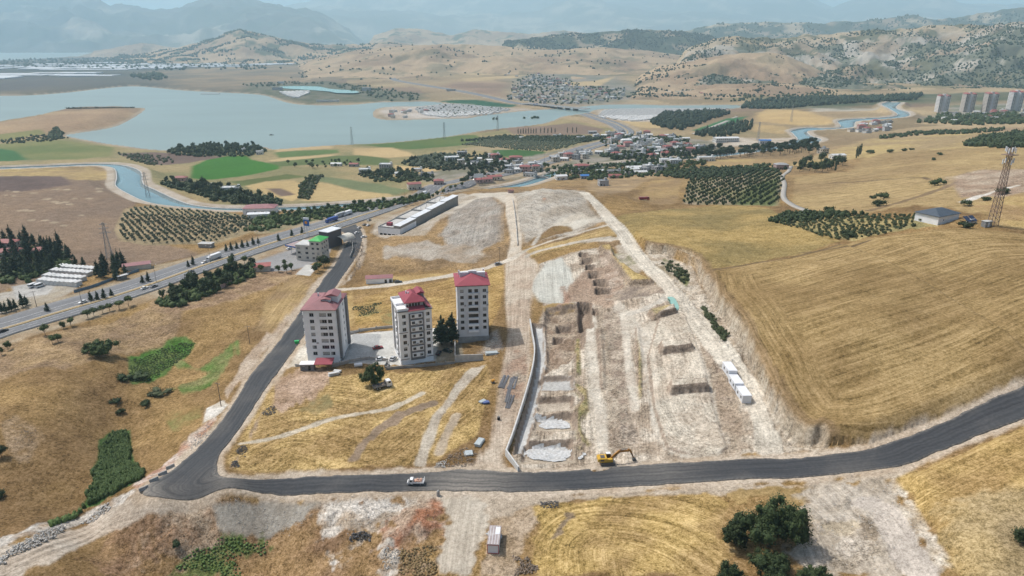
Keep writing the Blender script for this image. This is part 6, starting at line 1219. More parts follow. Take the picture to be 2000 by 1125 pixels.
for q in range(5): s_ = MB(); y_ = -.7+q*.26; s_.prism([(7.75, .5), (7.9, .25), (7.6, .15)], 'y', y_, y_+.1); link("tooth", s_.mesh("tooth", M_STEEL), bk)
for a, b, r in (((1.4, 1.5), (3.0, 3.45), .11), ((3.7, 4.8), (6.1, 4.95), .1), ((7.0, 3.6), (8.0, 2.1), .09)):
    g = MB(); g.tube((a[0], -.45, a[1]), (b[0], -.45, b[1]), r, r*.7, 8); g.tube((a[0], .15, a[1]), (b[0], .15, b[1]), r, r*.7, 8); g.build("hydraulic_ram", M_STEEL, t)
# ------------------------------------------------------------------ trees and shrubs
M_BARK = mat("bark", (.12,.09,.07), .95, .25, 3)
LEAF = dict(broad=leaf_mat("leaf_broad", (.036,.062,.018), (.085,.115,.036)), dark=leaf_mat("leaf_dark", (.020,.036,.014), (.058,.080,.028)), olive=leaf_mat("leaf_olive", (.065,.085,.05), (.115,.13,.08)), pine=leaf_mat("leaf_pine", (.020,.036,.020), (.040,.060,.030)), reed=leaf_mat("leaf_reed", (.06,.105,.028), (.12,.17,.055)), dry=leaf_mat("leaf_dry", (.24,.17,.08), (.33,.24,.12)), scrub=leaf_mat("leaf_scrub", (.06,.08,.035), (.10,.11,.05)))
ICO = [(0,0,1),(.894,0,.447),(.276,.851,.447),(-.724,.526,.447),(-.724,-.526,.447),(.276,-.851,.447),(.724,.526,-.447),(-.276,.851,-.447),(-.894,0,-.447),(-.276,-.851,-.447),(.724,-.526,-.447),(0,0,-1)]
ICOF = [(0,1,2),(0,2,3),(0,3,4),(0,4,5),(0,5,1),(1,6,2),(2,7,3),(3,8,4),(4,9,5),(5,10,1),(2,6,7),(3,7,8),(4,8,9),(5,9,10),(1,10,6),(6,11,7),(7,11,8),(8,11,9),(9,11,10),(10,11,6)]
def lobes_of(kind, R, H_, r):
    """list of (centre, radii) making up the crown of a tree of crown radius R between z0 and H_"""
    L = []
    if kind == "cone":
        for k in range(6): f = k/5; z = H_*(.18+.74*f); q = R*(1-f)**.8+.12*R; L.append(((r.uniform(-.12, .12)*R, r.uniform(-.12, .12)*R, z), (q*.8, q*.8, H_*.13)))
        for k in range(7): f = r.random(); a = r.uniform(0, 6.28); z = H_*(.15+.6*f); q = R*(1-f)*.75; L.append(((cos(a)*q, sin(a)*q, z), (R*.36, R*.36, H_*.09)))
    elif kind == "column":
        for k in range(6): f = k/5; z = H_*(.12+.76*f); q = R*(.55+.45*sin(pi*(f*.8+.15))); L.append(((r.uniform(-.1, .1)*R, r.uniform(-.1, .1)*R, z), (q, q, H_*.14)))
    elif kind == "mop":
        for k in range(8): a = r.uniform(0, 6.28); q = R*r.uniform(.2, .55); L.append(((cos(a)*q, sin(a)*q, H_*r.uniform(.62, .8)), (R*.55, R*.55, H_*.19)))
    elif kind == "bush":
        for k in range(9): a = r.uniform(0, 6.28); q = R*r.uniform(.1, .68); L.append(((cos(a)*q, sin(a)*q, H_*r.uniform(.3, .62)), (R*r.uniform(.3, .46), R*r.uniform(.3, .46), H_*r.uniform(.28, .4))))
    else:
        for k in range(9): a = r.uniform(0, 6.28); q = R*r.uniform(.1, .62); L.append(((cos(a)*q, sin(a)*q, H_*r.uniform(.42, .8)), (R*r.uniform(.36, .52), R*r.uniform(.36, .52), H_*r.uniform(.16, .24))))
    return L
def crown_parts(kind, R, H_, nleaf, leaf, seed, fine=1):
    r = random.Random(seed); L = lobes_of(kind, R, H_, r); g = MB()
    if fine > 1:                                              # break the big lobes into many uneven boughs
        M_ = []
        for c, q in L:
            for k in range(7):
                z_ = r.uniform(-.5, 1); a = r.uniform(0, 6.28); s = sqrt(1-z_*z_); f = r.uniform(.45, 1.02); e = r.uniform(.26, .46); M_.append(((c[0]+cos(a)*s*q[0]*f, c[1]+sin(a)*s*q[1]*f, c[2]+z_*q[2]*f), (q[0]*e, q[1]*e, q[2]*e*1.1)))
        L = [(c, tuple(x_*.72 for x_ in q)) for c, q in L]+M_
    for (c, q) in L:                                              # ragged inner mass
        g.add([(c[0]+x_*q[0]*.8*r.uniform(.75, 1.05), c[1]+y_*q[1]*.8*r.uniform(.75, 1.05), c[2]+z_*q[2]*.8*r.uniform(.75, 1.05)) for x_, y_, z_ in ICO], ICOF, 1)
    wt = [q[0]*q[1]+2*q[0]*q[2] for _, q in L]
    for k in range(nleaf):
        c, q = r.choices(L, wt)[0]; z_ = r.uniform(-.75, 1); a = r.uniform(0, 6.28); s = sqrt(max(0, 1-z_*z_)); n = Vector((cos(a)*s, sin(a)*s, z_)); f = r.uniform(.78, 1.16)
        p = Vector((c[0]+n.x*q[0]*f, c[1]+n.y*q[1]*f, c[2]+n.z*q[2]*f)); d = (n+Vector((r.uniform(-.8, .8), r.uniform(-.8, .8), r.uniform(-.4, .9)))).normalized(); u_ = d.orthogonal().normalized(); u_.rotate(Matrix.Rotation(r.uniform(0, 6.28), 3, d)); w_ = d.cross(u_); e = leaf*r.uniform(.6, 1.25)
        g.add([p-u_*e*.5, p+w_*e*.32, p+u_*e*.5, p-w_*e*.32], [(0, 1, 2, 3)], 1)
    return g
def trunk_parts(g, kind, R, H_, seed):
    r = random.Random(seed+99); b = max(.1, H_*.022)
    if kind == "bush":
        for k in range(4): a = r.uniform(0, 6.28); g.tube((0, 0, -.3), (cos(a)*R*.4, sin(a)*R*.4, H_*.5), b*.8, b*.3, 5)
        return
    top = H_*(.9 if kind in ("cone", "column") else .6); lean = (r.uniform(-.04, .04)*H_, r.uniform(-.04, .04)*H_)
    g.path([(0, 0, -.5), (lean[0]*.5, lean[1]*.5, top*.5), (lean[0], lean[1], top)], [b*1.3, b*.95, b*.4], 6)
    for k in range(5):
        a = k*1.3+r.random(); f = r.uniform(.45, .9); z = top*f; q = R*r.uniform(.4, .65)*(1-(f-.4) if kind == "cone" else 1); g.tube((lean[0]*f, lean[1]*f, z), (lean[0]*f+cos(a)*q, lean[1]*f+sin(a)*q, z+H_*.12), b*.45, b*.15, 5)
_tp = {}
SPEC = {  # name: (crown kind, radius, height, leaves, leaf size, leaf material)
 "broadleaf_tree": ("round", 2.6, 6.0, 210, .85, "broad"), "pine_tree": ("cone", 2.4, 9.0, 240, .8, "pine"), "cypress_tree": ("column", 1.2, 10.0, 150, .7, "pine"), "willow_tree": ("round", 2.8, 6.4, 220, .9, "dark"), "olive_tree": ("round", 1.6, 3.3, 110, .6, "olive"),
 "fruit_tree": ("bush", 2.0, 3.4, 120, .7, "dark"), "shrub": ("bush", 1.5, 1.9, 90, .55, "scrub"), "mop_tree": ("mop", 2.0, 4.4, 240, .6, "broad"), "dark_tree": ("round", 3.2, 7.5, 260, .95, "dark"), "stone_pine": ("mop", 3.6, 9.5, 300, 1.05, "pine"), "sapling": ("column", .7, 2.6, 50, .5, "broad")}
def tree_proto(nm, v, split):
    k = (nm, v, split)
    if k not in _tp:
        kind, R, H_, n_, lf, lm = SPEC[nm]; sd = v*17+len(nm)*5
        c = crown_parts(kind, R, H_, n_, lf, sd); t = MB(); trunk_parts(t, kind, R, H_, sd)
        if split: c.m = [0]*len(c.m); _tp[k] = (t.mesh("trunk", M_BARK), c.mesh("crown", LEAF[lm]))
        else: t.add(c.v, c.f, 1); _tp[k] = t.mesh(nm, [M_BARK, LEAF[lm]])
    return _tp[k]
TREES = []
CATN = {"stone_pine": "pine tree", "willow_tree": "tree", "broadleaf_tree": "tree", "pine_tree": "pine tree", "cypress_tree": "cypress", "olive_tree": "olive tree", "fruit_tree": "fruit tree", "shrub": "shrub", "mop_tree": "tree", "dark_tree": "tree", "sapling": "sapling"}
def tree_at(nm, p, s, lb, group=None, split=False, sz=None):
    v = random.randrange(4); sc = (s*random.uniform(.9, 1.1), s*random.uniform(.9, 1.1), s*random.uniform(.88, 1.14)*(sz or 1)); z = float(hz(p[0], p[1])[0])-.05; rz = random.uniform(0, 6.28)
    if split:
        a, b = tree_proto(nm, v, True); t = thing(nm, lb, CATN[nm], (p[0], p[1], z), rz, group); t.scale = sc; link("trunk", a, t); link("crown", b, t); return t
    return put(link(nm, tree_proto(nm, v, False), None, (p[0], p[1], z), rz, sc), lb, CATN[nm], group)
def trees_px(nm, px, s, lb, group, split=True):
    for u, v in pts(px): tree_at(nm, G(u, v), s*random.uniform(.85, 1.15), lb, group, split)
def scatter(px, n, mind=3.0, seed=0, rag=0):
    P = W2(px) if isinstance(px, str) else np.asarray(px); r = np.random.default_rng(seed+5); lo, hi = P.min(0), P.max(0); out = []; tries = 0
    while len(out) < n and tries < 60:
        q = r.uniform(lo, hi, (n*3, 2)); q = q[poly_sd(q[:, 0], q[:, 1], P)+(fbm(q[:, 0], q[:, 1], 7, 3, seed)-.5)*rag*2 < 0]; tries += 1
        for a in q:
            if len(out) >= n: break
            if all((a[0]-b[0])**2+(a[1]-b[1])**2 > mind*mind for b in out[-400:]): out.append(a)
    return out
def grove(nm, px, n, s, lb, group, mind=3, seed=0, split=False):
    for a in scatter(px, n, mind, seed): tree_at(nm, a, s*random.uniform(.7, 1.25), lb, group, split)
def rows(px, ang, dx, dy, jit=.5):
    P = W2(px); c = P.mean(0); R_ = np.abs(P-c).max()*1.5; a, b = cos(ang), sin(ang); out = []
    for i in np.arange(-R_, R_, dx):
        for j in np.arange(-R_, R_, dy):
            q = c+np.array([i*a-j*b, i*b+j*a])+rng.uniform(-jit, jit, 2)
            out.append(q)
    out = np.array(out); return out[poly_sd(out[:, 0], out[:, 1], P) < 0]
def lump_mass(name, lb, P, leafm, smin, smax, cat, leaves=7, tall=1.0, kind="stuff", lift=0):
    """one mass of many small uneven clumps (nobody could count it)"""
    P = np.asarray(P); n = len(P)
    if n == 0: return
    r = np.random.default_rng(n); ico = np.array(ICO); icf = np.array(ICOF); zz = hz(P[:, 0], P[:, 1]) if P.shape[1] < 3 else P[:, 2]
    s = r.uniform(smin, smax, n); V = ico[None]*r.uniform(.65, 1.15, (n, 12, 1))*s[:, None, None]*np.array([1, 1, tall]); V[..., 0] += P[:, None, 0]; V[..., 1] += P[:, None, 1]; V[..., 2] += (zz+s*tall*.55+lift)[:, None]
    F = icf[None]+np.arange(n)[:, None, None]*12; V = V.reshape(-1, 3); F = F.reshape(-1, 3)
    if leaves:
        m = n*leaves; o = np.repeat(np.arange(n), leaves); d = r.normal(size=(m, 3)); d /= np.linalg.norm(d, axis=1)[:, None]; d[:, 2] = np.abs(d[:, 2]); c = np.c_[P[o, 0], P[o, 1], zz[o]+s[o]*tall*.55+lift]+d*s[o, None]*np.array([1, 1, tall])*r.uniform(.8, 1.1, (m, 1)); e = s[o]*.42
        A = r.normal(size=(m, 3)); A /= np.linalg.norm(A, axis=1)[:, None]; B = np.cross(A, d); B /= np.linalg.norm(B, axis=1)[:, None]+1e-6
        T = np.stack([c-A*e[:, None], c+B*e[:, None], c+A*e[:, None]], 1).reshape(-1, 3); F = np.r_[F, np.arange(m*3).reshape(-1, 3)+len(V)]; V = np.r_[V, T]
    return put(link(name, grid_mesh(name, V, F, None, None, None, False, LEAF[leafm])), lb, cat, None, kind)

# ---- big trees at the lower right and by the flats
def hero(nm, lb, u, v, R, H_, n_, leaf, lm, kind, seed, cat="tree"):
    p = G(u, v); t = thing(nm, lb, cat, (p[0], p[1], float(hz(p[0], p[1])[0])), random.uniform(0, 6), None); c = crown_parts(kind, R, H_, n_, leaf, seed, 2 if n_ > 1500 else 1); c.m = [0]*len(c.m); c.build("crown", LEAF[lm], t); g = MB(); trunk_parts(g, kind, R, H_, seed); g.build("trunk", M_BARK, t)
hero("leafy_tree", "large dense dark green tree beside the bare scraped ground", 1500, 1068, 9.2, 13.0, 7500, .55, "dark", "bush", 3)
hero("leafy_tree", "smaller dark tree leaning against the left side of the large dense one", 1436, 1064, 5.4, 8.5, 3600, .48, "dark", "bush", 4)
hero("leafy_tree", "dark tree at the bottom edge below the large dense one", 1510, 1138, 6.2, 7.5, 4500, .48, "dark", "bush", 5)
hero("leafy_tree", "low dark tree cut by the bottom edge left of its neighbour", 1425, 1148, 4.8, 6.0, 2600, .48, "dark", "bush", 6)
hero("leafy_tree", "low dark tree cut by the bottom edge right of its neighbour", 1592, 1146, 5.6, 6.0, 2800, .48, "dark", "bush", 7)
hero("round_tree", "round green tree on the stubble beside the old flatbed lorry", 727, 749, 5.4, 9.0, 4200, .48, "broad", "bush", 8)
hero("conifer", "tall dark conifer left of its twin between two apartment blocks", 863, 673, 5.4, 13.5, 4200, .6, "pine", "cone", 9, "conifer")
hero("conifer", "tall dark conifer right of its twin between two apartment blocks", 882, 672, 4.4, 14.8, 3600, .6, "pine", "cone", 10, "conifer")
hero("thicket", "wide rounded dark thicket on the dry slope below the highway", 190, 692, 9.0, 7.0, 4200, .55, "broad", "bush", 12, "thicket")
hero("shrub", "small dark shrub at the right edge of the lower field", 1997, 1062, 2.6, 4.5, 500, .5, "dark", "bush", 14, "shrub")
hero("shrub", "lone dark tree at the left edge with a long shadow", 3, 893, 2.4, 4.2, 700, .45, "dark", "round", 15, "tree")
hero("shrub", "dark shrub at the left edge near the lower slope", 0, 972, 2.0, 2.6, 500, .45, "dark", "bush", 16)
for k, (u, v, R, H_) in enumerate(((245, 741, 4.2, 2.8), (281, 742, 6.0, 3.4), (313, 768, 5.0, 2.2), (284, 790, 3.4, 2.0), (224, 787, 2.6, 1.8), (236, 806, 2.0, 1.8), (300, 772, 3.0, 1.8), (345, 1066, 1.5, 1.5))):
    hero("shrub", ("dark rounded bush left of the green hollow", "large dark bush in the green hollow", "long low bush trailing right of the hollow", "low bush just below the green hollow", "small dark bush above the reed bed", "smallest dark bush just above the reeds", "low bush between two larger ones under the hollow", "tiny bush among the rubble below the road")[k], u, v, R, H_, 500, .5, "scrub" if k in (2, 6) else "dark", "bush", 20+k)
# ---- roadside and median trees (parts shown)
trees_px("mop_tree", "89,655 139,637 172,622 184,618 201,612 215,608 233,604 251,598", 1.15, "clipped round tree in the row along the near highway verge", "clipped verge trees")
trees_px("broadleaf_tree", "16,684 3,693 103,672 114,668 124,642", .75, "small bushy tree at the lower end of the near highway verge", "bushy verge trees")
trees_px("pine_tree", "93,608 178,588 191,586 204,583 218,578 279,553 290,550 368,522 378,518 442,491 452,489 463,486 474,484 484,482 495,479 505,476 544,471 570,461 590,456", .62, "dark small tree planted in the highway median", "median trees")
trees_px("broadleaf_tree", "790,404 800,401 812,398 822,396 835,392 845,388 855,385 866,380 880,372 890,368 902,365", .9, "tree in the median row near the village end of the highway", "village median trees")
grove("dark_tree", "305,596 345,600 390,585 440,562 500,535 500,518 440,528 380,552 330,572 308,585", 30, .95, "dark green tree in the dense belt below the highway", "tree belt below the highway", 3.2, 1, True)
grove("pine_tree", "0,480 40,470 70,478 130,488 140,512 120,530 60,545 0,555", 40, 1.35, "dark conifer in the wood round the red roofed houses", "roadside conifer wood", 4, 2, True)
grove("pine_tree", "180,525 205,512 250,508 258,525 240,545 200,555", 12, 1.1, "tall pine beside the rows of white cabins", "pines by the cabin yard", 4, 3, True)
trees_px("pine_tree", "148,517 163,519 4,612 12,610 22,607 30,604 45,600 52,596", .8, "dark pine by the walled yard gate", "pines by the yard gate")
trees_px("broadleaf_tree", "478,515 495,530 510,533 545,532 560,533 555,520 570,528", .9, "bushy tree behind the filling station yard", "trees behind the station")
hero("round_tree", "dark tree hugging the corner of the green roofed station", 633, 522, 4.4, 8.5, 1500, .6, "dark", "round", 41)
trees_px("broadleaf_tree", "615,533 622,530", 1.0, "bush below the dark tree at the station corner", "bushes at the station corner")
# ---- olive orchard, fruit orchard, plantation
ol = rows("240,472 232,445 250,408 300,403 400,413 470,420 500,430 490,448 420,474 330,478", radians(38), 4.2, 6.2, .5); ol = ol[np.argsort(ol[:, 1])]
for a in ol[:290]: tree_at("olive_tree", a, random.uniform(.75, 1.2), "grey green young tree in the orchard rows across the highway", "young orchard rows across the highway")
lump_mass("orchard_rows", "far rows of the young orchard across the highway", ol[290:], "olive", .9, 1.5, "orchard", 6)
fr = rows("1333,398 1345,352 1420,342 1520,332 1532,348 1525,380 1515,402 1420,402", radians(58), 7.6, 6.6, .5); fr = fr[np.argsort(fr[:, 1])]
for a in fr[:280]: tree_at("fruit_tree", a, random.uniform(.75, 1.1), "dark round fruit tree in the orchard grid beside the grey lane", "fruit orchard grid")
lump_mass("orchard_rows", "far rows of the fruit orchard beside the grey lane", fr[280:], "dark", 1.5, 2.2, "orchard", 6)
pl = np.array(scatter("1500,432 1540,418 1620,415 1740,420 1820,420 1830,432 1780,444 1700,462 1650,470 1600,460 1540,442", 380, 2.4, 5)); pl = pl[np.argsort(pl[:, 1])]
for a in pl[:270]: tree_at("shrub", a, random.uniform(.6, 1.15), "grey green bush in the loose plantation on the right slope", "hillside plantation bushes")
lump_mass("plantation", "dense far part of the hillside plantation", pl[270:], "dark", 1.2, 2.2, "plantation", 8)
hero("thicket", "dark thicket at the front corner of the hillside plantation", 1655, 462, 5.5, 3.6, 700, .7, "dark", "bush", 51, "thicket")
HS = ["largest dark shrub group in the middle of the tan hillside", "dark shrub above its twin below the ploughed line", "dark shrub below its twin near the plantation", "small dark shrub left of the two near the plantation", "dark shrub first from the left under the far hedge", "dark shrub second from the left under the far hedge", "dark shrub third from the left under the far hedge", "small lone tree high on the tan hillside", "green shrub right behind the slate roofed house", "dark shrub just right of the lattice mast", "dark shrub in front of the parked white van", "dark shrub where the grey lane leaves the plantation", "small dark shrub between house and lattice mast", "small shrub below the dark grove on the skyline field", "small dark shrub fourth under the far hedge"]
for k, (u, v, R) in enumerate(((1832, 362, 7), (1725, 388, 5.5), (1715, 402, 5), (1705, 388, 2.5), (1700, 300, 6), (1738, 298, 5.5), (1765, 295, 4), (1823, 313, 3), (1890, 402, 4), (1960, 378, 5), (1887, 445, 4), (1620, 412, 4), (1925, 392, 3), (1835, 303, 3.5), (1780, 293, 3))):
    hero("shrub", HS[k], u, v, R, R*.85, 260, .9, "dark", "bush", 60+k)
# ---- shrubs along the cut bank and on the wasteland
grove("shrub", "1290,512 1320,515 1350,540 1345,560 1320,545", 26, 1.0, "green shrub in the gully at the upper end of the cut bank", "gully shrubs at the cut bank", 1.6, 8)
grove("shrub", "1372,605 1395,625 1420,655 1415,668 1395,645 1378,622", 30, .95, "green shrub along the foot of the cut bank", "shrubs along the cut bank", 1.5, 9)
# ---- reeds and green hollows
rp_ = np.array(scatter("220,848 254,841 259,892 278,934 208,968 153,999 145,1004 170,968 201,942 185,929 200,866", 2600, .4, 10, 3)); lump_mass("reeds", "dense dark green reed bed in the hollow beside the road bank", rp_, "reed", .25, .6, "reed bed", 7, 2.3)
rp_ = np.array(scatter("140,1008 160,998 100,1030 95,1024", 90, .6, 11)); lump_mass("reeds", "thin tail of reeds under the pale rubble bank", rp_, "reed", .4, .8, "reed bed", 6, 1.5)
rp_ = np.array(scatter("262,702 345,664 388,668 372,690 300,736 284,746 262,746", 420, 1.0, 12, 5)); lump_mass("green_undergrowth", "bright green undergrowth filling the wet hollow", rp_, "reed", .3, .65, "undergrowth", 8, .5)
rp_ = np.array(scatter("342,1112 380,1079 434,1050 520,1060 520,1078 470,1080 450,1085 465,1122", 420, .8, 13, 5)); lump_mass("green_undergrowth", "bright green weeds below the gravel fill slope", rp_, "reed", .3, .6, "weeds", 6, .5)
rp_ = np.array(scatter("785,1078 845,1068 862,1122 790,1122", 150, .7, 14, 5)); lump_mass("dry_scrub", "dry brown brushwood below the red soil heap", rp_, "dry", .25, .6, "brushwood", 10, .6)
rp_ = np.array(scatter("690,600 740,592 745,612 700,618", 120, .8, 15, 4)); lump_mass("green_undergrowth", "green weeds in the golden field behind the flats", rp_, "scrub", .3, .6, "weeds", 5, .5)
# ---- undergrowth that fills the belts (one mass each)
for k_, (lb_, px_, n_, m_, a_, b_) in enumerate((("hedge-like undergrowth of the tree belt below the highway", "305,597 345,601 390,586 440,563 505,536 500,520 440,530 380,554 330,574", 260, "broad", 1.2, 2.4), ("undergrowth of the wood on the lake bank", "328,303 345,291 420,285 500,287 520,297 480,306 400,307", 240, "dark", 2.5, 4.2), ("undergrowth of the canal belt", "325,356 370,362 420,364 480,380 545,394 545,402 470,400 420,390 370,377 320,364", 320, "dark", 1.8, 3.4), ("scrub between canal and highway", "500,428 600,414 700,402 800,390 835,382 842,388 720,413 600,434 520,452 480,452", 420, "broad", 1.2, 2.6), ("gardens among the nearer village houses", "780,320 830,306 900,302 960,306 1015,318 960,347 900,354 930,330 860,334", 360, "dark", 1.6, 3.2), ("gardens of the white villas", "700,342 760,331 830,342 850,354 800,356 730,356", 200, "dark", 1.5, 2.8), ("gardens below the hill", "1050,335 1100,327 1200,323 1330,313 1380,319 1340,342 1250,347 1150,352 1080,347", 420, "broad", 1.6, 3.2), ("gardens beyond the canal", "1160,305 1240,292 1340,282 1400,292 1340,312 1230,318", 420, "dark", 1.8, 3.4), ("gardens at the highway bend", "1160,272 1200,264 1240,264 1330,268 1350,282 1260,280 1180,286", 200, "dark", 1.8, 3.4), ("undergrowth in the roadside conifer wood", "0,500 40,486 130,500 140,520 60,548 0,558", 220, "broad", 1.3, 2.6), ("scrub on the bank behind the peninsula road", "0,275 100,265 130,270 100,276 0,282", 120, "dark", 1.6, 3.0), ("thorny scrub above the canal loop", "230,300 330,305 340,318 300,325 250,312", 150, "scrub", 1.2, 2.6), ("shrub belt between golden fields", "588,364 606,348 626,345 612,372 602,390 584,387", 120, "scrub", 1.6, 3.0), ("trees along the country road by the far wood", "1420,330 1500,322 1540,330 1480,338", 60, "dark", 1.6, 3.0), ("scattered hillside scrub in front of the rocky ridge", "1320,190 1480,165 1640,180 1600,192 1420,200", 330, "dark", 2.5, 5.0))):
    lump_mass("undergrowth", lb_, np.array(scatter(px_, n_, a_*1.1, 300+k_, 6)), m_, a_, b_, "undergrowth", 8, .9)
# ---- belts by the lake and canal
G1 = "deep green tree in the belt "
grove("willow_tree", "328,302 345,290 420,284 500,286 518,296 480,305 400,306", 120, 1.35, G1+"on the lake bank", "lake bank trees", 5, 20)  # dark round-crowned bank trees of no particular species
grove("dark_tree", "330,352 370,360 420,362 480,378 540,392 545,400 470,398 420,388 370,375 320,362", 70, 1.0, G1+"between canal and emerald crop", "canal belt trees", 4.5, 21)
grove("broadleaf_tree", "590,362 605,348 625,345 610,372 600,388 585,385", 30, .9, "pale green tree in the strip between golden fields", "trees between golden fields", 4, 22)
grove("broadleaf_tree", "520,425 600,414 700,402 800,390 830,382 840,388 720,412 600,432 540,440", 90, .85, "green tree in the strip between canal and highway", "trees between canal and highway", 4.5, 23)
grove("broadleaf_tree", "560,320 640,318 700,318 700,326 640,330 580,332", 26, .9, "tree behind the red roofed farm by the lake fields", "farm trees by the lake fields", 5, 24)
grove("dark_tree", "700,340 760,330 830,340 850,352 800,352 730,352", 40, .9, "dark tree in the orchard round the white villas", "villa orchard trees", 5, 25)
grove("dark_tree", "780,318 830,305 900,300 960,305 1010,318 960,345 900,352 930,330 860,332", 80, .95, "dark tree among the nearer village houses", "nearer village trees", 5, 26)
lump_mass("orchard_rows", "grey green olive grove beside the white villa", rows("800,312 850,300 905,302 890,322 850,328 800,322", radians(20), 5, 5, .6), "olive", 1.6, 2.4, "olive grove", 5)
lump_mass("orchard_rows", "olive rows on the sandy rise above the village", rows("900,283 960,272 1060,276 1150,275 1100,290 1060,297 980,290", radians(30), 7, 7, .8), "olive", 1.4, 2.3, "olive grove", 4)
lump_mass("orchard_rows", "dense olive grove below the cypress row", np.array(scatter("900,276 980,266 1060,268 1180,268 1150,278 1060,278 960,274", 420, 4, 27)), "dark", 2.2, 3.4, "olive grove", 5)
for k, u in enumerate(np.r_[1012:1050:5, 1056:1090:7, 1108, 1118, 1126]): tree_at("cypress_tree", G(u, 261.5-.02*(u-1000)), 1.0, "dark cypress in the row on the brown rise before the bridge", "cypress row near the bridge")
grove("broadleaf_tree", "1050,330 1100,325 1200,322 1330,312 1380,318 1340,340 1250,345 1150,350 1080,345", 110, 1.0, "leafy tree among the houses below the hill", "trees below the hill", 5, 28)
grove("dark_tree", "1180,318 1240,300 1340,290 1400,296 1340,310 1230,316", 60, 1.0, "dark tree in the village beyond the canal", "trees beyond the canal", 6, 29)
grove("stone_pine", "1330,312 1400,296 1480,292 1590,284 1600,300 1500,306 1400,312", 110, 1.1, "tall dark pine in the long belt behind the tan field", "long pine belt", 5, 30)
grove("dark_tree", "1548,322 1600,316 1640,320 1660,330 1600,338 1548,334", 24, 1.2, "dark tree round the low white farmhouse", "farmhouse trees", 5, 31)
trees_px("cypress_tree", "1672,309 1676,306 1631,334 1680,302", 1.1, "tall cypress by the low white farmhouse", "farmhouse cypresses", False)
lump_mass("wood", "dark hedge-like wood in front of the orchard", np.array(scatter("1300,345 1350,330 1430,330 1480,335 1420,345 1340,350", 150, 5, 32)), "dark", 2.2, 3.6, "wood", 6, .8)
lump_mass("wood", "dense pine wood by the straight country road", np.array(scatter("1270,240 1300,222 1400,218 1425,222 1380,238 1330,256 1300,252", 420, 5, 33)), "pine", 3.5, 5.5, "wood", 6, 1.3)
lump_mass("wood", "dark planted wood along the river behind the camp", np.array(scatter("1445,212 1460,200 1600,192 1800,186 1790,196 1620,205 1520,213", 700, 7, 34)), "pine", 4, 6.5, "wood", 5, 1.2)
lump_mass("wood", "dark green grove at the right edge behind the field", np.array(scatter("1880,285 1920,268 2000,258 2060,262 2060,290 1960,290", 320, 5, 35)), "dark", 2.6, 4.2, "wood", 7, 1.0)
lump_mass("hedge", "long dark hedge line across the upper right fields", np.array(scatter("1715,268 1800,258 1880,256 1960,252 1960,256 1880,262 1800,264 1720,272", 170, 4, 36)), "dark", 2.0, 3.2, "hedge", 6)
lump_mass("wood", "cypress and pine clump by the green plot", np.array(scatter("1355,262 1400,252 1440,240 1470,240 1465,255 1420,268 1370,268", 130, 5, 37)), "pine", 2.4, 3.4, "wood", 5, 2.0)
lump_mass("wood", "trees round the tower blocks", np.array(scatter("1790,240 1830,225 2000,222 2060,225 2060,240 1900,245", 300, 6, 38)), "dark", 3, 5, "wood", 5, 1.1)
lump_mass("wood", "trees among the houses of the far village", np.array(scatter("990,196 1000,160 1040,145 1110,152 1140,168 1220,172 1250,185 1200,198 1100,206", 330, 10, 39)), "dark", 3, 4.8, "village trees", 4)
lump_mass("wood", "dark wood along the upper village edges", np.array(scatter("1030,120 1240,108 1240,114 1100,120 1040,124", 160, 14, 40)), "dark", 6, 9, "wood", 4)
lump_mass("wood", "tree lines between the greenhouses across the lake", np.array(scatter("-100,120 250,112 300,118 250,126 520,128 560,135 300,138 0,132", 420, 20, 41)), "dark", 6, 11, "wood", 4)
lump_mass("wood", "dark copse above the far shore", np.array(scatter("250,150 300,142 330,152 300,158", 60, 10, 42)), "dark", 7, 11, "wood", 4)
lump_mass("wood", "garden trees of the lakeside resort", np.array(scatter("470,165 520,160 640,162 760,172 830,188 820,196 740,198 715,185 640,166 550,166 500,175", 190, 8, 43)), "dark", 3, 5, "garden trees", 4)
lump_mass("hedge", "row of trees on the brow of the peninsula", hit(np.linspace(128, 262, 40), 212.5-np.linspace(0, 1.5, 40)), "dark", 2, 3, "tree row", 4)
lump_mass("hedge", "dark clump where the peninsula meets the meadow", np.array(scatter("95,262 110,250 124,256 122,270 100,272", 40, 4, 44)), "dark", 3, 5, "tree clump", 6)
lump_mass("hedge", "scattered bushes in the wet lake corner", hit([964, 970, 1024, 1039, 1044, 1050], [236, 236, 234, 234, 233, 233.5])*[1, 1, 0]+[0, 0, LAKE_Z-.8], "dark", 3, 5, "bushes", 6)
# scattered field trees
FT = scatter("560,160 640,120 1000,100 1300,110 1400,170 1200,200 900,150 700,150", 150, 30, 45); lump_mass("field_trees", "lone trees dotted over the golden far hills", np.array(FT), "dark", 3, 5.5, "trees", 5)
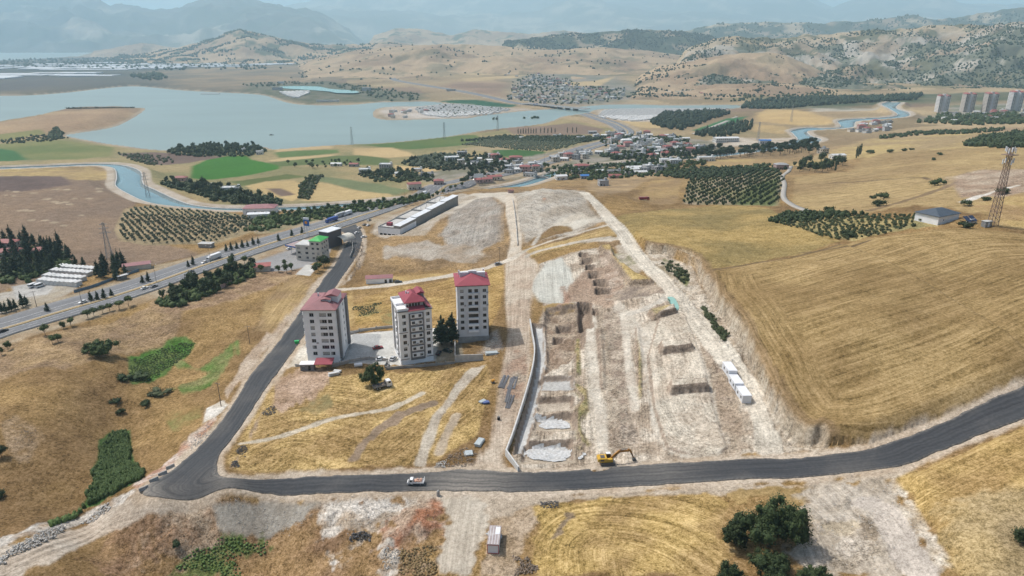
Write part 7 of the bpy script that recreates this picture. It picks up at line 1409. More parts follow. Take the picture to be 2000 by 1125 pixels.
# trees on the hills
def hill_trees(RG, name, lb, n, smin, smax, cond, seed):
    Xr, Yr, Z, sl, na = RG; r = np.random.default_rng(seed); k = Xr.shape; i = r.uniform(1, k[0]-15, n*4); j = r.uniform(2, k[1]-3, n*4); i0, j0 = i.astype(int), j.astype(int); fi, fj = i-i0, j-j0
    def S(A): return (A[i0, j0]*(1-fj)+A[i0, j0+1]*fj)*(1-fi)+(A[i0+1, j0]*(1-fj)+A[i0+1, j0+1]*fj)*fi
    x_, y_, z_ = S(Xr), S(Yr), S(Z); d = fbm(x_, y_, 120, 5, seed, .6); keep = r.random(n*4) < cond(x_, y_, z_, d, i/(k[0]-14)); P = np.c_[x_, y_, z_-1][keep][:n]
    lump_mass(name, lb, P, "pine", smin, smax, "wood", 2, 1.15)
hill_trees(RR, "forest", "pine forest scattered over the rocky ridge", 10500, 2.4, 4.8, lambda x, y, z, d, s: np.clip((d-.47)*6+.6*(s < .3)+.7*sstep(.48, .7, x/y)*(s < .75), 0.02, 1), 71)
hill_trees(DR, "forest", "dense forest on the dark ridge behind the golden hills", 4500, 4, 8, lambda x, y, z, d, s: np.clip((d-.36)*5, 0.05, 1), 72)
hill_trees(WR, "forest", "forest on the long ridge behind the rocky hill", 2400, 6, 11, lambda x, y, z, d, s: np.clip((d-.4)*5, 0.05, 1), 73)
hill_trees(LH, "forest", "scattered trees on the rounded hill beyond the greenhouses", 3600, 4.5, 9, lambda x, y, z, d, s: np.clip((d-.5)*7, 0.01, 1), 74)
hill_trees(TH, "forest", "sparse trees on the golden hills above the far village", 600, 3.5, 6.5, lambda x, y, z, d, s: np.clip((d-.55)*6, 0.01, 1), 75)
hill_trees(NH, "forest", "bushes in lines on the smooth golden hill", 900, 2.2, 4.4, lambda x, y, z, d, s: np.clip((d-.52)*6+.5*(s < .12), 0.01, 1), 76)
# ------------------------------------------------------------------ houses of the villages
HW = [mat("house_white", (.62,.61,.59), .85, .1, .4, obj_var=.15), mat("house_cream", (.50,.45,.38), .85, .12, .4, obj_var=.15), mat("house_pink", (.46,.32,.30), .85, .1, .4, obj_var=.1), mat("house_grey", (.36,.36,.37), .85, .12, .4, obj_var=.15)]
HR = dict(red=roof_mat("old_red_roof", (.30,.10,.09)), white=roof_mat("pale_roof", (.62,.62,.61)), grey=roof_mat("grey_roof", (.33,.33,.33)), blue=roof_mat("blue_roof", (.04,.16,.42)), green=roof_mat("teal_roof", (.08,.40,.30)))
_hp = {}
def house_mesh(W_, D, H_, roof):
    k = (W_, D, H_, roof)
    if k not in _hp:
        a = MB(); a.box(-W_/2, W_/2, 0, D, -2.5, H_); r = MB(); o = .35
        if roof == "hip": hip(r, -W_/2-o, W_/2+o, -o, D+o, H_+.25, 1.6)
        elif roof == "gable": r.box(-W_/2-o, W_/2+o, -o, D+o, H_+.004, H_+.15); gable(r, -W_/2-o, W_/2+o, -o, D+o, H_+.15, 1.3)
        else:
            r.box(-W_/2-.15, W_/2+.15, -.15, D+.15, H_+.004, H_+.2)
            for q in ((-W_/2-.15, W_/2+.15, -.15, .1), (-W_/2-.15, W_/2+.15, D-.1, D+.15), (-W_/2-.15, -W_/2+.1, .101, D-.101), (W_/2-.1, W_/2+.15, .101, D-.101)): r.box(*q, H_+.201, H_+.8)
            r.box(W_/2-2.6, W_/2-.4, D-3.2, D-.6, H_+.2, H_+2.3)
        _hp[k] = (a, r)
    return _hp[k]
_hm = {}
def house(lb, x, y, W_, D, H_, roof, wall, rcol, rz, group=None, wins=True, name="house", cat="house", z=None):
    z = float(np.mean(hz([x], [y]))) if z is None else z; k = (W_, D, H_, roof, wall, rcol)
    a, r = house_mesh(W_, D, H_, roof)
    if not wins:
        if k not in _hm: g = MB(); g.add(a.v, a.f, 0); g.add(r.v, r.f, 1); _hm[k] = g.mesh(name, [HW[wall], HR[rcol]])
        return put(link(name, _hm[k], None, (x, y, z), rz), lb, cat, group)
    t = thing(name, lb, cat, (x, y, z), rz, group)
    if ("w", k) not in _hm: _hm["w", k] = (a.mesh("wall", HW[wall]), r.mesh("roof", HR[rcol]))
    link("wall", _hm["w", k][0], t); link("roof", _hm["w", k][1], t); fl = max(1, int(H_/2.9))
    if "dw" not in _hm: g = MB(); g.box(-.7, .7, -.06, .0, -.75, .75); _hm["dw"] = g.mesh("window", M_GLASS); g = MB(); g.box(-.55, .55, -.06, 0, 0, 2.1); _hm["dd"] = g.mesh("door", mat("door_wood", (.16,.09,.06), .7))
    for q in range(fl):
        for x_ in np.arange(-W_/2+1.6, W_/2-1.2, 3.1):
            if q == 0 and abs(x_) < 1.5: continue
            link("window", _hm["dw"], t, (x_, -.004, 1.6+q*2.9))
        for y_ in np.arange(1.8, D-1.2, 3.6):
            link("window", _hm["dw"], t, (-W_/2-.004, y_, 1.6+q*2.9), -pi/2); link("window", _hm["dw"], t, (W_/2+.004, y_, 1.6+q*2.9), pi/2)
    link("door", _hm["dd"], t, (0, -.004, 0)); return t
NOTE = [ # u, v, width, depth, height, roof, wall, roof colour, angle, label
 (884, 317, 19, 12, 6.2, "flat", 0, "white", 12, "large white two storey villa with flat roof above the olive grove"), (903, 306, 14, 10, 6, "flat", 1, "grey", 8, "cream villa just behind the large white flat roofed one"), (966, 311, 15, 10, 6, "flat", 0, "white", 10, "white two storey house in the middle of the nearer village"),
 (752, 331, 15, 10, 6.2, "flat", 3, "white", -5, "grey white two storey house amid dark garden trees"), (713, 341, 14, 10, 6, "flat", 0, "white", 10, "white house with red stair roof at the left end of the villas"), (814, 336, 13, 8, 3.4, "flat", 0, "white", 5, "low white house beside the golden curved field"), (834, 345, 14, 8, 3.4, "flat", 3, "grey", 0, "low grey flat roofed house by the roadside trees"), (780, 343, 9, 6, 3, "gable", 0, "white", 20, "small white gabled cottage hidden in the villa orchard"),
 (811, 370, 13, 9, 5.6, "gable", 1, "red", 20, "two storey house with red and white roof near the highway"), (857, 361, 10, 8, 4.2, "hip", 2, "red", 5, "pink house with red roof near the bend of the highway"), (690, 325, 12, 7, 3.4, "gable", 3, "red", -5, "red roofed farm by the olive field strip"), (656, 325, 14, 7, 3.2, "gable", 0, "white", -3, "long white roofed barn left of the red roofed farm"),
 (947, 358, 18, 8, 3.2, "gable", 2, "red", 25, "long red roofed workshop beside the village bus stop"), (968, 352, 15, 9, 3.6, "gable", 1, "red", 20, "red roofed workshop second from the road"), (1008, 313, 17, 10, 4.2, "hip", 2, "red", 5, "wide dusty red roofed house in the nearer village"), (1048, 336, 8.5, 7, 6.5, "hip", 1, "red", 10, "square cream tower house with red roof by the canal bridge"), (1138, 331, 17, 10, 6, "hip", 2, "red", 5, "large pink house with dark red hip roof above the canal"),
 (1020, 336, 17, 9, 3.4, "gable", 0, "white", 15, "long white roofed barn left of the canal bridge"), (1143, 349, 9, 7, 3.2, "gable", 3, "blue", 5, "small shelter with bright blue roof below the hill"), (1098, 352, 12, 8, 4, "gable", 0, "white", 15, "white roofed house left of the blue roofed shelter"), (1202, 348, 13, 6, 3, "gable", 2, "red", 5, "low maroon roofed barn at the foot of the village"), (1180, 363, 9, 8, 5, "flat", 3, "grey", 8, "lone grey house on the dry slope behind the hill"),
 (1240, 334, 17, 10, 4, "gable", 1, "white", 8, "yellowish white roofed hall among trees beyond the hill"), (1252, 341, 14, 7, 3, "gable", 0, "white", 5, "low white roofed shed in front of the yellowish hall"), (1304, 322, 15, 10, 6.5, "flat", 0, "white", 8, "white two storey house left of its pair by the canal"), (1320, 323, 14, 10, 6.5, "flat", 0, "white", 8, "white two storey house right of its pair by the canal"), (1381, 315, 20, 9, 4.5, "flat", 0, "white", 5, "long low white building at the end of the pine belt"),
 (1528, 331, 13, 9, 5, "hip", 2, "grey", 0, "pale pink house with grey roof at the orchard corner"), (1640, 310, 16, 9, 4, "gable", 0, "white", 12, "low white farmhouse among cypresses on the right"), (1612, 300, 10, 9, 6, "flat", 1, "grey", 20, "stone coloured ruin above the white farmhouse"), (1421, 278, 36, 14, 6, "gable", 0, "white", 6, "long white warehouse on the pale yard"), (1495, 281, 16, 8, 4.5, "gable", 3, "blue", 0, "bright blue container building on the pale yard"),
 (350, 354, 14, 8, 3.6, "hip", 2, "red", 5, "pink red roofed house in the canal belt"), (402, 369, 14, 8, 3, "flat", 0, "white", 10, "white half finished house in the canal belt"), (450, 377, 17, 9, 5.5, "flat", 0, "white", 8, "white two storey house in the canal belt"), (471, 297, 10, 7, 4, "flat", 0, "white", 0, "small white house in the trees on the lake bank"), (508, 302, 11, 8, 4.5, "flat", 0, "white", 20, "white house at the end of the lake bank trees"),
 (8, 492, 14, 9, 6, "hip", 1, "red", 0, "red roofed house at the left edge in the conifer wood"), (18, 503, 17, 9, 3.6, "hip", 1, "red", 12, "lower red roofed house in the conifer wood"), (75, 499, 10, 8, 3, "hip", 1, "red", 10, "red roof peeping from the conifers nearer the cabins"), (1158, 261, 15, 8, 3.4, "gable", 3, "grey", 10, "grey roofed roadside house near the highway bend"), (1225, 283, 16, 12, 7, "hip", 0, "white", 5, "white mosque-like hall with pale roof in the village"), (1018, 272, 10, 7, 3, "gable", 0, "white", 0, "white hut left under the cypress row"), (1088, 268, 14, 7, 3.5, "flat", 0, "white", 0, "white flat house under the cypress row"), (1135, 272, 13, 7, 3.5, "flat", 0, "white", 5, "white house at the end of the cypress row")]
for (u, v, W_, D, H_, rf, wl_, rc, an, lb) in NOTE:
    p = G(u, v); z = level(foot(p, W_+2, D+2, radians(an)), None, 3) if p[1] < 900 else None; house(lb, p[0], p[1], W_, D, H_, rf, wl_, rc, radians(an), None, p[1] < 1300, z=z)
KINDS_H = [(11, 8, 3.4, "flat", 0, "white"), (12, 7, 3.3, "gable", 1, "white"), (14, 8, 3.4, "flat", 0, "grey"), (9, 7, 6, "flat", 1, "white"), (10, 8, 6.2, "flat", 0, "white"), (12, 8, 3.4, "hip", 1, "red"), (13, 8, 3.2, "gable", 3, "grey"), (10, 7, 3.2, "gable", 0, "white"), (12, 9, 6, "hip", 2, "red"), (9, 8, 5.8, "flat", 3, "grey"), (10, 8, 3.4, "flat", 1, "grey")]
KL = {"white": "white roofed", "red": "red roofed", "grey": "grey roofed"}
def hamlet(px, n, mind, where, group, seed, wins=False):
    for a in scatter(px, n, mind, seed):
        k = random.choice(KINDS_H); house("small "+KL[k[5]]+" "+{0: "white", 1: "cream", 2: "pink", 3: "grey"}[k[4]]+" house "+where, a[0], a[1], *k, random.uniform(-.4, .6), group+", "+KL[k[5]]+" "+str(k[4]), wins)
def hamlet_mass(px, n, mind, lb, seed):
    g = MB(); r = random.Random(seed); ms = [HW[0], HW[1], HW[3], HR["red"], HR["white"], HR["grey"]]
    for x_, y_ in scatter(px, n, mind, seed+50):
        z = float(hz(x_, y_)[0]); w, d, h = r.uniform(4, 7), r.uniform(3.5, 5), r.choice((3.2, 3.4, 6)); a = r.uniform(-.4, .6); g.box(x_-w, x_+w, y_-d, y_+d, z-2, z+h, r.randrange(3), a); g.box(x_-w-.3, x_+w+.3, y_-d-.3, y_+d+.3, z+h+.01, z+h+.5, r.choice((3, 4, 4, 5, 5)), a)
    put(g.build("house_cluster", ms), lb, "houses", None, "stuff")
hamlet("980,335 1020,318 1060,325 1040,345 1000,350", 10, 12, "near the village bus stop", "houses near the bus stop", 1, True)
hamlet("900,330 960,322 1010,322 1000,308 940,312 900,318", 10, 13, "in the nearer village", "nearer village houses", 2, True)
hamlet("1080,320 1150,310 1180,300 1130,300 1070,312", 12, 13, "along the village street", "houses on the village street", 3, True)
hamlet("1180,312 1200,290 1260,278 1330,285 1400,290 1340,302 1260,310", 48, 13, "beyond the canal", "village houses beyond the canal", 4)
hamlet("1160,272 1200,262 1240,262 1330,268 1350,280 1260,278 1180,284", 30, 13, "by the highway bend", "houses by the highway bend", 5)
hamlet("1100,340 1200,335 1300,328 1300,338 1180,345", 10, 14, "below the hill", "houses below the hill", 6, True)
hamlet("995,196 1005,165 1040,150 1105,158 1130,172 1215,176 1245,188 1190,198 1100,206", 80, 14, "crowded in the far village", "far village houses", 7); hamlet_mass("995,196 1005,165 1040,150 1105,158 1130,172 1215,176 1245,188 1190,198 1100,206", 120, 12, "packed small houses filling the far village", 17)
hamlet("930,150 1060,138 1080,146 1000,152", 12, 22, "strung along the far hillside", "hillside houses", 8)
hamlet("1080,142 1200,132 1210,142 1120,150", 8, 22, "on the golden far slope", "far slope houses", 9)
hamlet("1300,180 1400,160 1480,168 1420,190 1330,196", 14, 20, "below the smooth golden hill", "houses below the golden hill", 10)
hamlet("1660,258 1700,238 1760,240 1730,258 1680,262", 20, 13, "in the shanty cluster by the canal bend", "shanty houses by the canal bend", 11)
hamlet("1780,240 1850,215 2000,205 2040,215 2000,232 1880,238", 24, 15, "at the foot of the tower blocks", "houses among the tower blocks", 12)
# minarets
def minaret(u, v, h, lb):
    p = G(u, v); t = thing("minaret", lb, "minaret", (p[0], p[1], float(hz(p[0], p[1])[0])), 0); g = MB(); g.tube((0, 0, -1), (0, 0, h*.8), 1.1, .8, 10); g.build("shaft", HW[0], t); g = MB(); g.tube((0, 0, h*.66), (0, 0, h*.70), 1.0, 1.7, 10); g.build("gallery", HW[0], t); g = MB(); g.tube((0, 0, h*.8), (0, 0, h), .95, .05, 10); g.build("spire", HR["grey"], t)
minaret(1079, 175, 36, "left one of two slim minarets in the far village"); minaret(1086, 175, 36, "right one of two slim minarets in the far village"); minaret(1193, 288, 20, "slim minaret in the village beyond the canal"); minaret(203, 113, 60, "distant slender tower across the lake")
# ------------------------------------------------------------------ tower blocks
M_TWHITE = mat("tower_white", (.56,.55,.55), .85, .06, .2); M_TCREAM = mat("tower_cream", (.47,.43,.39), .85, .06, .2)
def tower(u, v, rz, lb, m, seed, H_=39):
    p = G(u, v); t = thing("tower_block", lb, "building", (p[0], p[1], float(hz(p[0], p[1])[0])-1), rz); W_, D = 20, 24
    g = MB(); g.box(-W_/2, -2.2, 0, D, 0, H_); g.build("wall", m, t); g = MB(); g.box(2.2, W_/2, 0, D, 0, H_); g.build("wall", m, t); g = MB(); g.box(-2.199, 2.199, 1.5, D-1.5, 0, H_-.5); g.build("core", M_LGREY, t)
    k = ("tw",)
    if k not in _hm: q = MB(); q.box(-.8, .8, -.06, 0, -.75, .75); _hm[k] = q.mesh("window", M_GLASS); q = MB(); q.box(-1.6, 1.6, -1.0, 0, -.1, .95); _hm["tb"] = q.mesh("balcony", M_TWHITE)
    for f in range(13):
        zc = 2+f*2.9
        for x_ in (-8.4, -5.4, 5.4, 8.4): link("window", _hm[k], t, (x_, -.004, zc))
        for x_ in (-3.8, 3.8): link("balcony", _hm["tb"], t, (x_, -.004, zc-1.2))
        for y_ in (3, 8, 13, 19): link("window", _hm[k], t, (-W_/2-.004, y_, zc), -pi/2)
    g = MB()
    for x0, x1 in ((-W_/2-.5, -1.9), (1.9, W_/2+.5)): hip(g, x0, x1, -.5, D+.5, H_+.3, 2.6)
    g.build("roof", HR["red"], t); g = MB(); g.box(-2.2, 2.2, 6, 16, H_-.5, H_+4); g.build("lift_house", m, t)
tower(1841, 220, radians(-14), "white tower block, first from the left in the row of four", M_TWHITE, 1, 35); tower(1891, 219, radians(-14), "cream tower block with red roof, second in the row of four", M_TCREAM, 2, 38); tower(1934, 220, radians(-14), "pale tower block with red roof, third in the row of four", M_TCREAM, 3, 39); tower(1983, 217, radians(-14), "white tower block at the right edge of the row of four", M_TWHITE, 4, 39)
# ------------------------------------------------------------------ container camps, cabins, greenhouses, resort
def boxes_mesh(name, lb, P, L_, W_, H_, m, cat, ang, jit=.1):
    g = MB(); r = random.Random(3)
    for x_, y_ in P: z = float(hz(x_, y_)[0]); g.box(x_-L_/2, x_+L_/2, y_-W_/2, y_+W_/2, z-.5, z+H_, 0, ang+r.uniform(-jit, jit))
    put(g.build(name, m), lb, cat, None, "stuff")
M_CAMP = mat("camp_white", (.66,.65,.63), .6, .1, .3, obj_var=.12)
g = MB(); g.box(-3.6, 3.6, -1.6, 1.6, -.5, 2.5); gable(g, -3.8, 3.8, -1.8, 1.8, 2.5, .5); CAMP = g.mesh("container_home", M_CAMP)
def camp(px, n, where, group, ang, dx, dy, nm="container_home"):
    P = rows(px, ang, dx, dy, .7); P = P[np.argsort(P[:, 1])]
    for a in P[:n]: put(link(nm, CAMP, None, (a[0], a[1], float(hz(a[0], a[1])[0])), ang+random.uniform(-.05, .05)), "white container home in the rows "+where, "container home", group)
    if len(P) > n: boxes_mesh("container_rows", "farther white container rows "+where, P[n:], 7.2, 3.2, 2.8, M_CAMP, "container homes", ang)
camp("810,212 870,204 930,207 1000,214 960,224 870,230 830,226", 150, "of the peninsula camp", "peninsula camp homes", radians(-12), 11, 9)
camp("1168,228 1180,216 1260,213 1420,213 1390,220 1300,230 1240,238 1190,233", 150, "of the riverside camp", "riverside camp homes", radians(8), 11, 9)
lump_mass("camp_trees", "small trees between the rows of the peninsula camp", np.array(scatter("812,212 870,205 1000,214 960,223 870,229", 110, 12, 90)), "dark", 2, 3.4, "trees", 3)
hamlet("745,230 760,214 820,214 860,228 800,233", 14, 12, "on the tip of the camp peninsula", "peninsula yard houses", 13)
c0 = np.array(G(85, 549)); 
for k, (u, v, n_) in enumerate(((82, 552, 9), (92, 543, 9), (106, 533, 9), (118, 525, 9))):
    p = np.array(G(u, v)); d_ = np.array(G(u+60, v+5))-p; a = atan2(d_[1], d_[0]); e = d_[:2]/np.linalg.norm(d_[:2])
    for q in range(n_):
        x_ = p[:2]+e*3.05*q; o = put(link("prefab_cabin", CAMP, None, (x_[0], x_[1], float(hz(*x_)[0])), a+pi/2), "white prefab cabin in "+("the front", "the second", "the third", "the back")[k]+" row of the walled yard", "cabin", ("front", "second", "third", "back")[k]+" row of prefab cabins"); o.scale = (.62, .9, 1.0)
M_GH = mat("greenhouse_film", (.40,.43,.46), .5, .1, .02, obj_var=.15)
g = MB(); n_ = 5
for b in range(8):
    pr = [(b*9+4.5-4.5*cos(pi*i/n_), 2.2+2.2*sin(pi*i/n_)) for i in range(n_+1)]+[(b*9+9, -1), (b*9, -1)]; g.prism(pr[::-1], 'x', -110, 110)
GHM = g.mesh("greenhouse", M_GH)
for k, (px, n_) in enumerate((("-60,128 130,124 250,122 360,128 300,136 100,138 -60,142", 44), ("120,134 230,126 380,124 520,120 560,126 400,132 200,138", 46), ("300,126 450,118 600,118 620,124 500,128", 16), ("-60,150 60,145 180,143 175,150 40,153 -60,156", 10))):
    for a in scatter(px, n_, 60, 60+k): put(link("greenhouse", GHM, None, (a[0], a[1], float(hz(a[0], a[1])[0])), random.uniform(-.08, .08), (random.uniform(.6, 1.3), random.uniform(.7, 1.5), 1.3)), "long white greenhouse "+("on the far plain at the left", "in the middle of the far plain", "under the tree speckled hill", "nearest the far lake shore")[k], "greenhouse", "greenhouses "+str(k))
M_POOL = water("pool_water", (.20,.42,.38), .15, .02, .5); P = W2("545,170 570,168.5 620,169.5 645,174 680,177 700,181 695,184 660,184 640,180 600,176 560,174"); zz = float(hz(P[:, 0], P[:, 1]).max())+.4
put(flat_poly("resort_pool", smooth_line(P, 4, True), zz, M_POOL), "turquoise artificial lagoon of the lakeside resort", "pool", None, "structure")
P = rows("545,180 600,178 640,183 660,188 590,193 565,190", radians(5), 12, 12, 1)
for a in P[:110]: o = put(link("cabana", CAMP, None, (a[0], a[1], float(hz(a[0], a[1])[0])), random.uniform(-.2, .2)), "white cabana beside the turquoise lagoon", "cabana", "lagoon cabanas"); o.scale = (1.1, 1.6, 1.2)
for (u, v, W_, D, H_, rf, wl_, rc, lb) in ((640, 199, 62, 9, 4, "flat", 0, "white", "long white pavilion on the resort shore"), (715, 178, 28, 22, 10, "flat", 3, "grey", "dark grey hotel block at the end of the lagoon"), (541, 176, 32, 14, 8, "flat", 3, "grey", "grey hotel hall left of the lagoon"), (548, 163, 26, 10, 6, "flat", 0, "white", "white hall behind the lagoon"), (410, 186, 60, 10, 4, "gable", 3, "grey", "long grey shed near the far shore corner"), (881, 178, 30, 8, 5, "flat", 3, "grey", "dark long building beside the far highway"), (1046, 207, 12, 8, 4, "flat", 3, "blue", "blue roofed kiosk at the head of the bridge"), (525, 112, 200, 30, 8, "gable", 2, "red", "long red roofed factory under the far hill")):
    p = G(u, v); house(lb, p[0], p[1], W_, D, H_, rf, wl_, rc, radians(4), None, False, "hall", "building")
# ------------------------------------------------------------------ bridge over the narrows
a_, b_ = MED[-1, :2], MED2[0, :2]; d_ = b_-a_; Lb = np.linalg.norm(d_); ang = atan2(d_[1], d_[0]); za = float(hz0(*a_)[0]); zb = float(hz0(*b_)[0]); zd = max(za, zb, LAKE_Z+6)+.6
t = thing("bridge", "long grey road bridge on piers crossing the narrows of the lake", "bridge", (a_[0], a_[1], 0), ang)
g = MB(); g.box(-30, Lb+30, -11, 12, zd-.9, zd); g.build("deck", M_OLDASPH, t)
for y_ in (-11.35, 12.003): g = MB(); g.box(-30, Lb+30, y_, y_+.34, zd-.9, zd+.7); g.build("parapet", M_CONC_W, t)
for q in np.arange(10, Lb, 28):
    g = MB(); g.box(q-.9, q+.9, -9, 10, LAKE_Z-4, zd-.91); g.build("pier", M_CONC_D, t)
# canal foot bridge
p = np.array(at_z(1056, 346, CANAL_Z+1)); g = MB(); t = thing("canal_bridge", "small grey bridge over the canal beside the cream tower house", "bridge", (p[0], p[1], CANAL_Z), radians(-35)); g.box(-9, 9, -2, 2, .9, 1.4); g.build("deck", M_CONC, t)
for y_ in (-2.1, 2.003): g = MB(); g.box(-9, 9, y_, y_+.1, 1.4, 2.2); g.build("rail", M_CONC_D, t)
# ------------------------------------------------------------------ posts, masts, barriers
def post_light(lb, x, y, z, rz):
    if "pl" not in _hm:
        g = MB(); g.tube((0, 0, -.3), (0, 0, 10.5), .13, .07, 6); g.tube((0, 0, 10.5), (0, 1.9, 11), .06, .05, 5); g.tube((0, 0, 10.5), (0, -1.9, 11), .06, .05, 5); h = MB(); h.box(-.14, .14, 1.6, 2.4, 10.93, 11.06); h.box(-.14, .14, -2.4, -1.6, 10.93, 11.06); _hm["pl"] = (g.mesh("pole", M_STEEL), h.mesh("lamp_head", M_LGREY))
    t = thing("street_lamp", lb, "street lamp", (x, y, z), rz, "street lamps along the highway median"); link("pole", _hm["pl"][0], t); link("lamp_head", _hm["pl"][1], t)
for s_ in np.arange(70, 760, 42):
    x_, y_ = np.interp(s_, MS, MED[:, 0]), np.interp(s_, MS, MED[:, 1]); i = min(int(np.searchsorted(MS, s_)), len(MED)-2); d_ = MED[i+1]-MED[i]
    post_light("twin armed street lamp in the row along the highway median", x_, y_, float(hz0(x_, y_)[0])+.2, atan2(d_[1], d_[0]))
M_WOOD = mat("pole_wood", (.13,.10,.08), .9, .2, 2)
def power_pole(lb, u, v, h=9, arms=1):
    p = G(u, v); t = thing("power_pole", lb, "pole", p, random.uniform(-.4, .4)); g = MB(); g.tube((0, 0, -.5), (0, 0, h), .16, .1, 6); g.build("post", M_WOOD, t)
    for k in range(arms): g = MB(); g.box(-1.1, 1.1, -.07, .07, h-.5-k, h-.36-k); a = g.build("crossarm", M_STEEL, t); q = MB(); [q.tube((x_, 0, h-.36-k), (x_, 0, h-.1-k), .06, .05, 5) for x_ in (-.95, 0, .95)]; link("insulators", q.mesh("insulators", M_CONC), a)
for (u, v, h, lb) in ((432, 794, 10, "lone power pole on the pale bank beside the asphalt road"), (488, 672, 9, "thin power pole above the green hollow"), (72, 600, 9, "wooden pole by the yard gate across the highway"), (822, 350, 11, "power pole in the grey green field by the village"), (976, 515, 10, "pole left of the plateau junction"), (1520, 395, 10, "power pole beside the fruit orchard"), (500, 412, 9, "pole next to the canal warehouse"), (878, 336, 9, "pole in the golden curved field")): power_pole(lb, u, v, h)
M_LATT = mat("lattice_paint", (.24,.17,.14), .7, .15, 1); M_GALV = mat("galvanised", (.30,.31,.32), .5, .1, 1, .4)
def lattice(name, lb, p, h, w0, w1, nseg, m, r=.07, cat="mast", arms=(), gear=False):
    t = thing(name, lb, cat, p, .4)
    def cor(k, f): w = w0+(w1-w0)*f; sx, sy = ((-1, -1), (1, -1), (1, 1), (-1, 1))[k]; return (sx*w/2, sy*w/2, h*f)
    for k in range(4): g = MB(); g.tube(cor(k, 0), cor(k, 1), r*1.6, r, 5); g.build("leg", m, t)
    g = MB()
    for i in range(nseg):
        a, b = i/nseg, (i+1)/nseg
        for k in range(4): g.tube(cor(k, a), cor((k+1) % 4, b), r*.7, None, 4, 0, False); g.tube(cor((k+1) % 4, a), cor(k, b), r*.7, None, 4, 0, False); g.tube(cor(k, b), cor((k+1) % 4, b), r*.7, None, 4, 0, False)
    g.build("bracing", m, t)
    for z_, L_ in arms: g = MB(); g.tube((-L_, 0, z_), (0, 0, z_+.8), r*1.3, None, 4); g.tube((L_, 0, z_), (0, 0, z_+.8), r*1.3, None, 4); g.tube((-L_, 0, z_), (L_, 0, z_), r*1.3, None, 4); g.build("crossarm", m, t)
    if gear:
        for z_ in (h*.80, h*.82, h-2.2, h-1.6):
            for a in (0, 2.1, 4.2): g = MB(); q = (cos(a+z_)*(w1+.5), sin(a+z_)*(w1+.5)); g.box(q[0]-.22, q[0]+.22, q[1]-.22, q[1]+.22, z_, z_+2.2, 0, a); g.build("antenna", M_SIGNWHITE, t)
        g = MB(); g.tube((0, 0, h), (0, 0, h+4), .08, .04, 5); g.build("rod", m, t)
        g = MB(); g.box(-w1-1, w1+1, -w1-1, w1+1, h-3.1, h-2.9); g.build("platform", m, t)
lattice("lattice_mast", "tall brown lattice telecom mast on the right hillside", G(1938, 441), 37, 3.4, 1.5, 16, M_LATT, .11, "mast", (), True)
for (u, v, h, lb) in ((290, 388, 26, "electricity pylon standing by the canal"), (688, 283, 30, "electricity pylon on the shore vineyard"), (868, 272, 30, "electricity pylon by the lake shore"), (972, 256, 30, "electricity pylon near the lake corner"), (215, 505, 24, "electricity pylon among the pines by the cabin yard"), (1480, 275, 28, "electricity pylon on the pale yard by the warehouse"), (1545, 238, 32, "electricity pylon in the golden field beyond the canal bend")):
    lattice("pylon", lb, G(u, v), h, 3.6, .9, 8, M_GALV, .09, "pylon", ((h*.72, 3.4), (h*.84, 3.0), (h*.95, 2.4)))
# equipment at the mast
p = np.array(G(1915, 441)); M_SOLAR = mat("solar_cell", (.02,.03,.07), .15, .1, 2, spec=.7)
for k, (dx, dy) in enumerate(((-5, 3), (-1.5, 4.5))):
    t = thing("solar_panel", ("tilted solar panel left of its twin at the mast", "tilted solar panel right of its twin at the mast")[k], "solar panel", (p[0]+dx, p[1]+dy, p[2]), radians(20)); g = MB(); g.prism([(-1.6, 1.6), (1.6, 3.6), (1.6, 3.7), (-1.6, 1.7)], 'x', -1.5, 1.5); g.build("panel", M_SOLAR, t)
    for x_ in (-1.2, 1.2): g = MB(); g.tube((x_, -1, -.3), (x_, -1, 1.95), .06, None, 5); g.tube((x_, 1.2, -.3), (x_, 1.2, 3.3), .06, None, 5); g.build("leg", M_GALV, t)
t = thing("equipment_cabinet", "grey equipment cabinet at the foot of the mast", "cabinet", (p[0]+2, p[1]-1, p[2]), .3); g = MB(); g.box(-2, 2, -1.2, 1.2, -.3, 2.6); g.build("body", M_GALV, t); g = MB(); g.box(-2.2, 2.2, -1.4, 1.4, 2.604, 2.75); g.build("lid", M_CONC, t); g = MB(); g.box(-.6, .5, -1.25, -1.203, 0, 2.2); g.build("door", M_LGREY, t)
# concrete blocks at the road corner
for k, (u, v) in enumerate(((281, 957), (301, 940), (318, 927), (333, 914))):
    p = G(u, v); t = thing("barrier_block", ("first", "second", "third", "fourth")[k]+" dark concrete block from the corner along the road edge", "barrier", (p[0], p[1], float(hz0(p[0], p[1])[0])), radians(48), "concrete blocks at the road corner"); g = MB(); g.prism([(-.45, 0), (.45, 0), (.38, .25), (.22, .5), (.18, 1.0), (-.18, 1.0), (-.22, .5), (-.38, .25)], 'x', -1.3, 1.3); g.build("block", M_CONC_D, t); g = MB(); g.tube((-.8, 0, 1.0), (-.8, 0, 1.12), .05, .05, 5); g.tube((.8, 0, 1.0), (.8, 0, 1.12), .05, .05, 5); g.build("lifting_eye", M_STEEL, t)
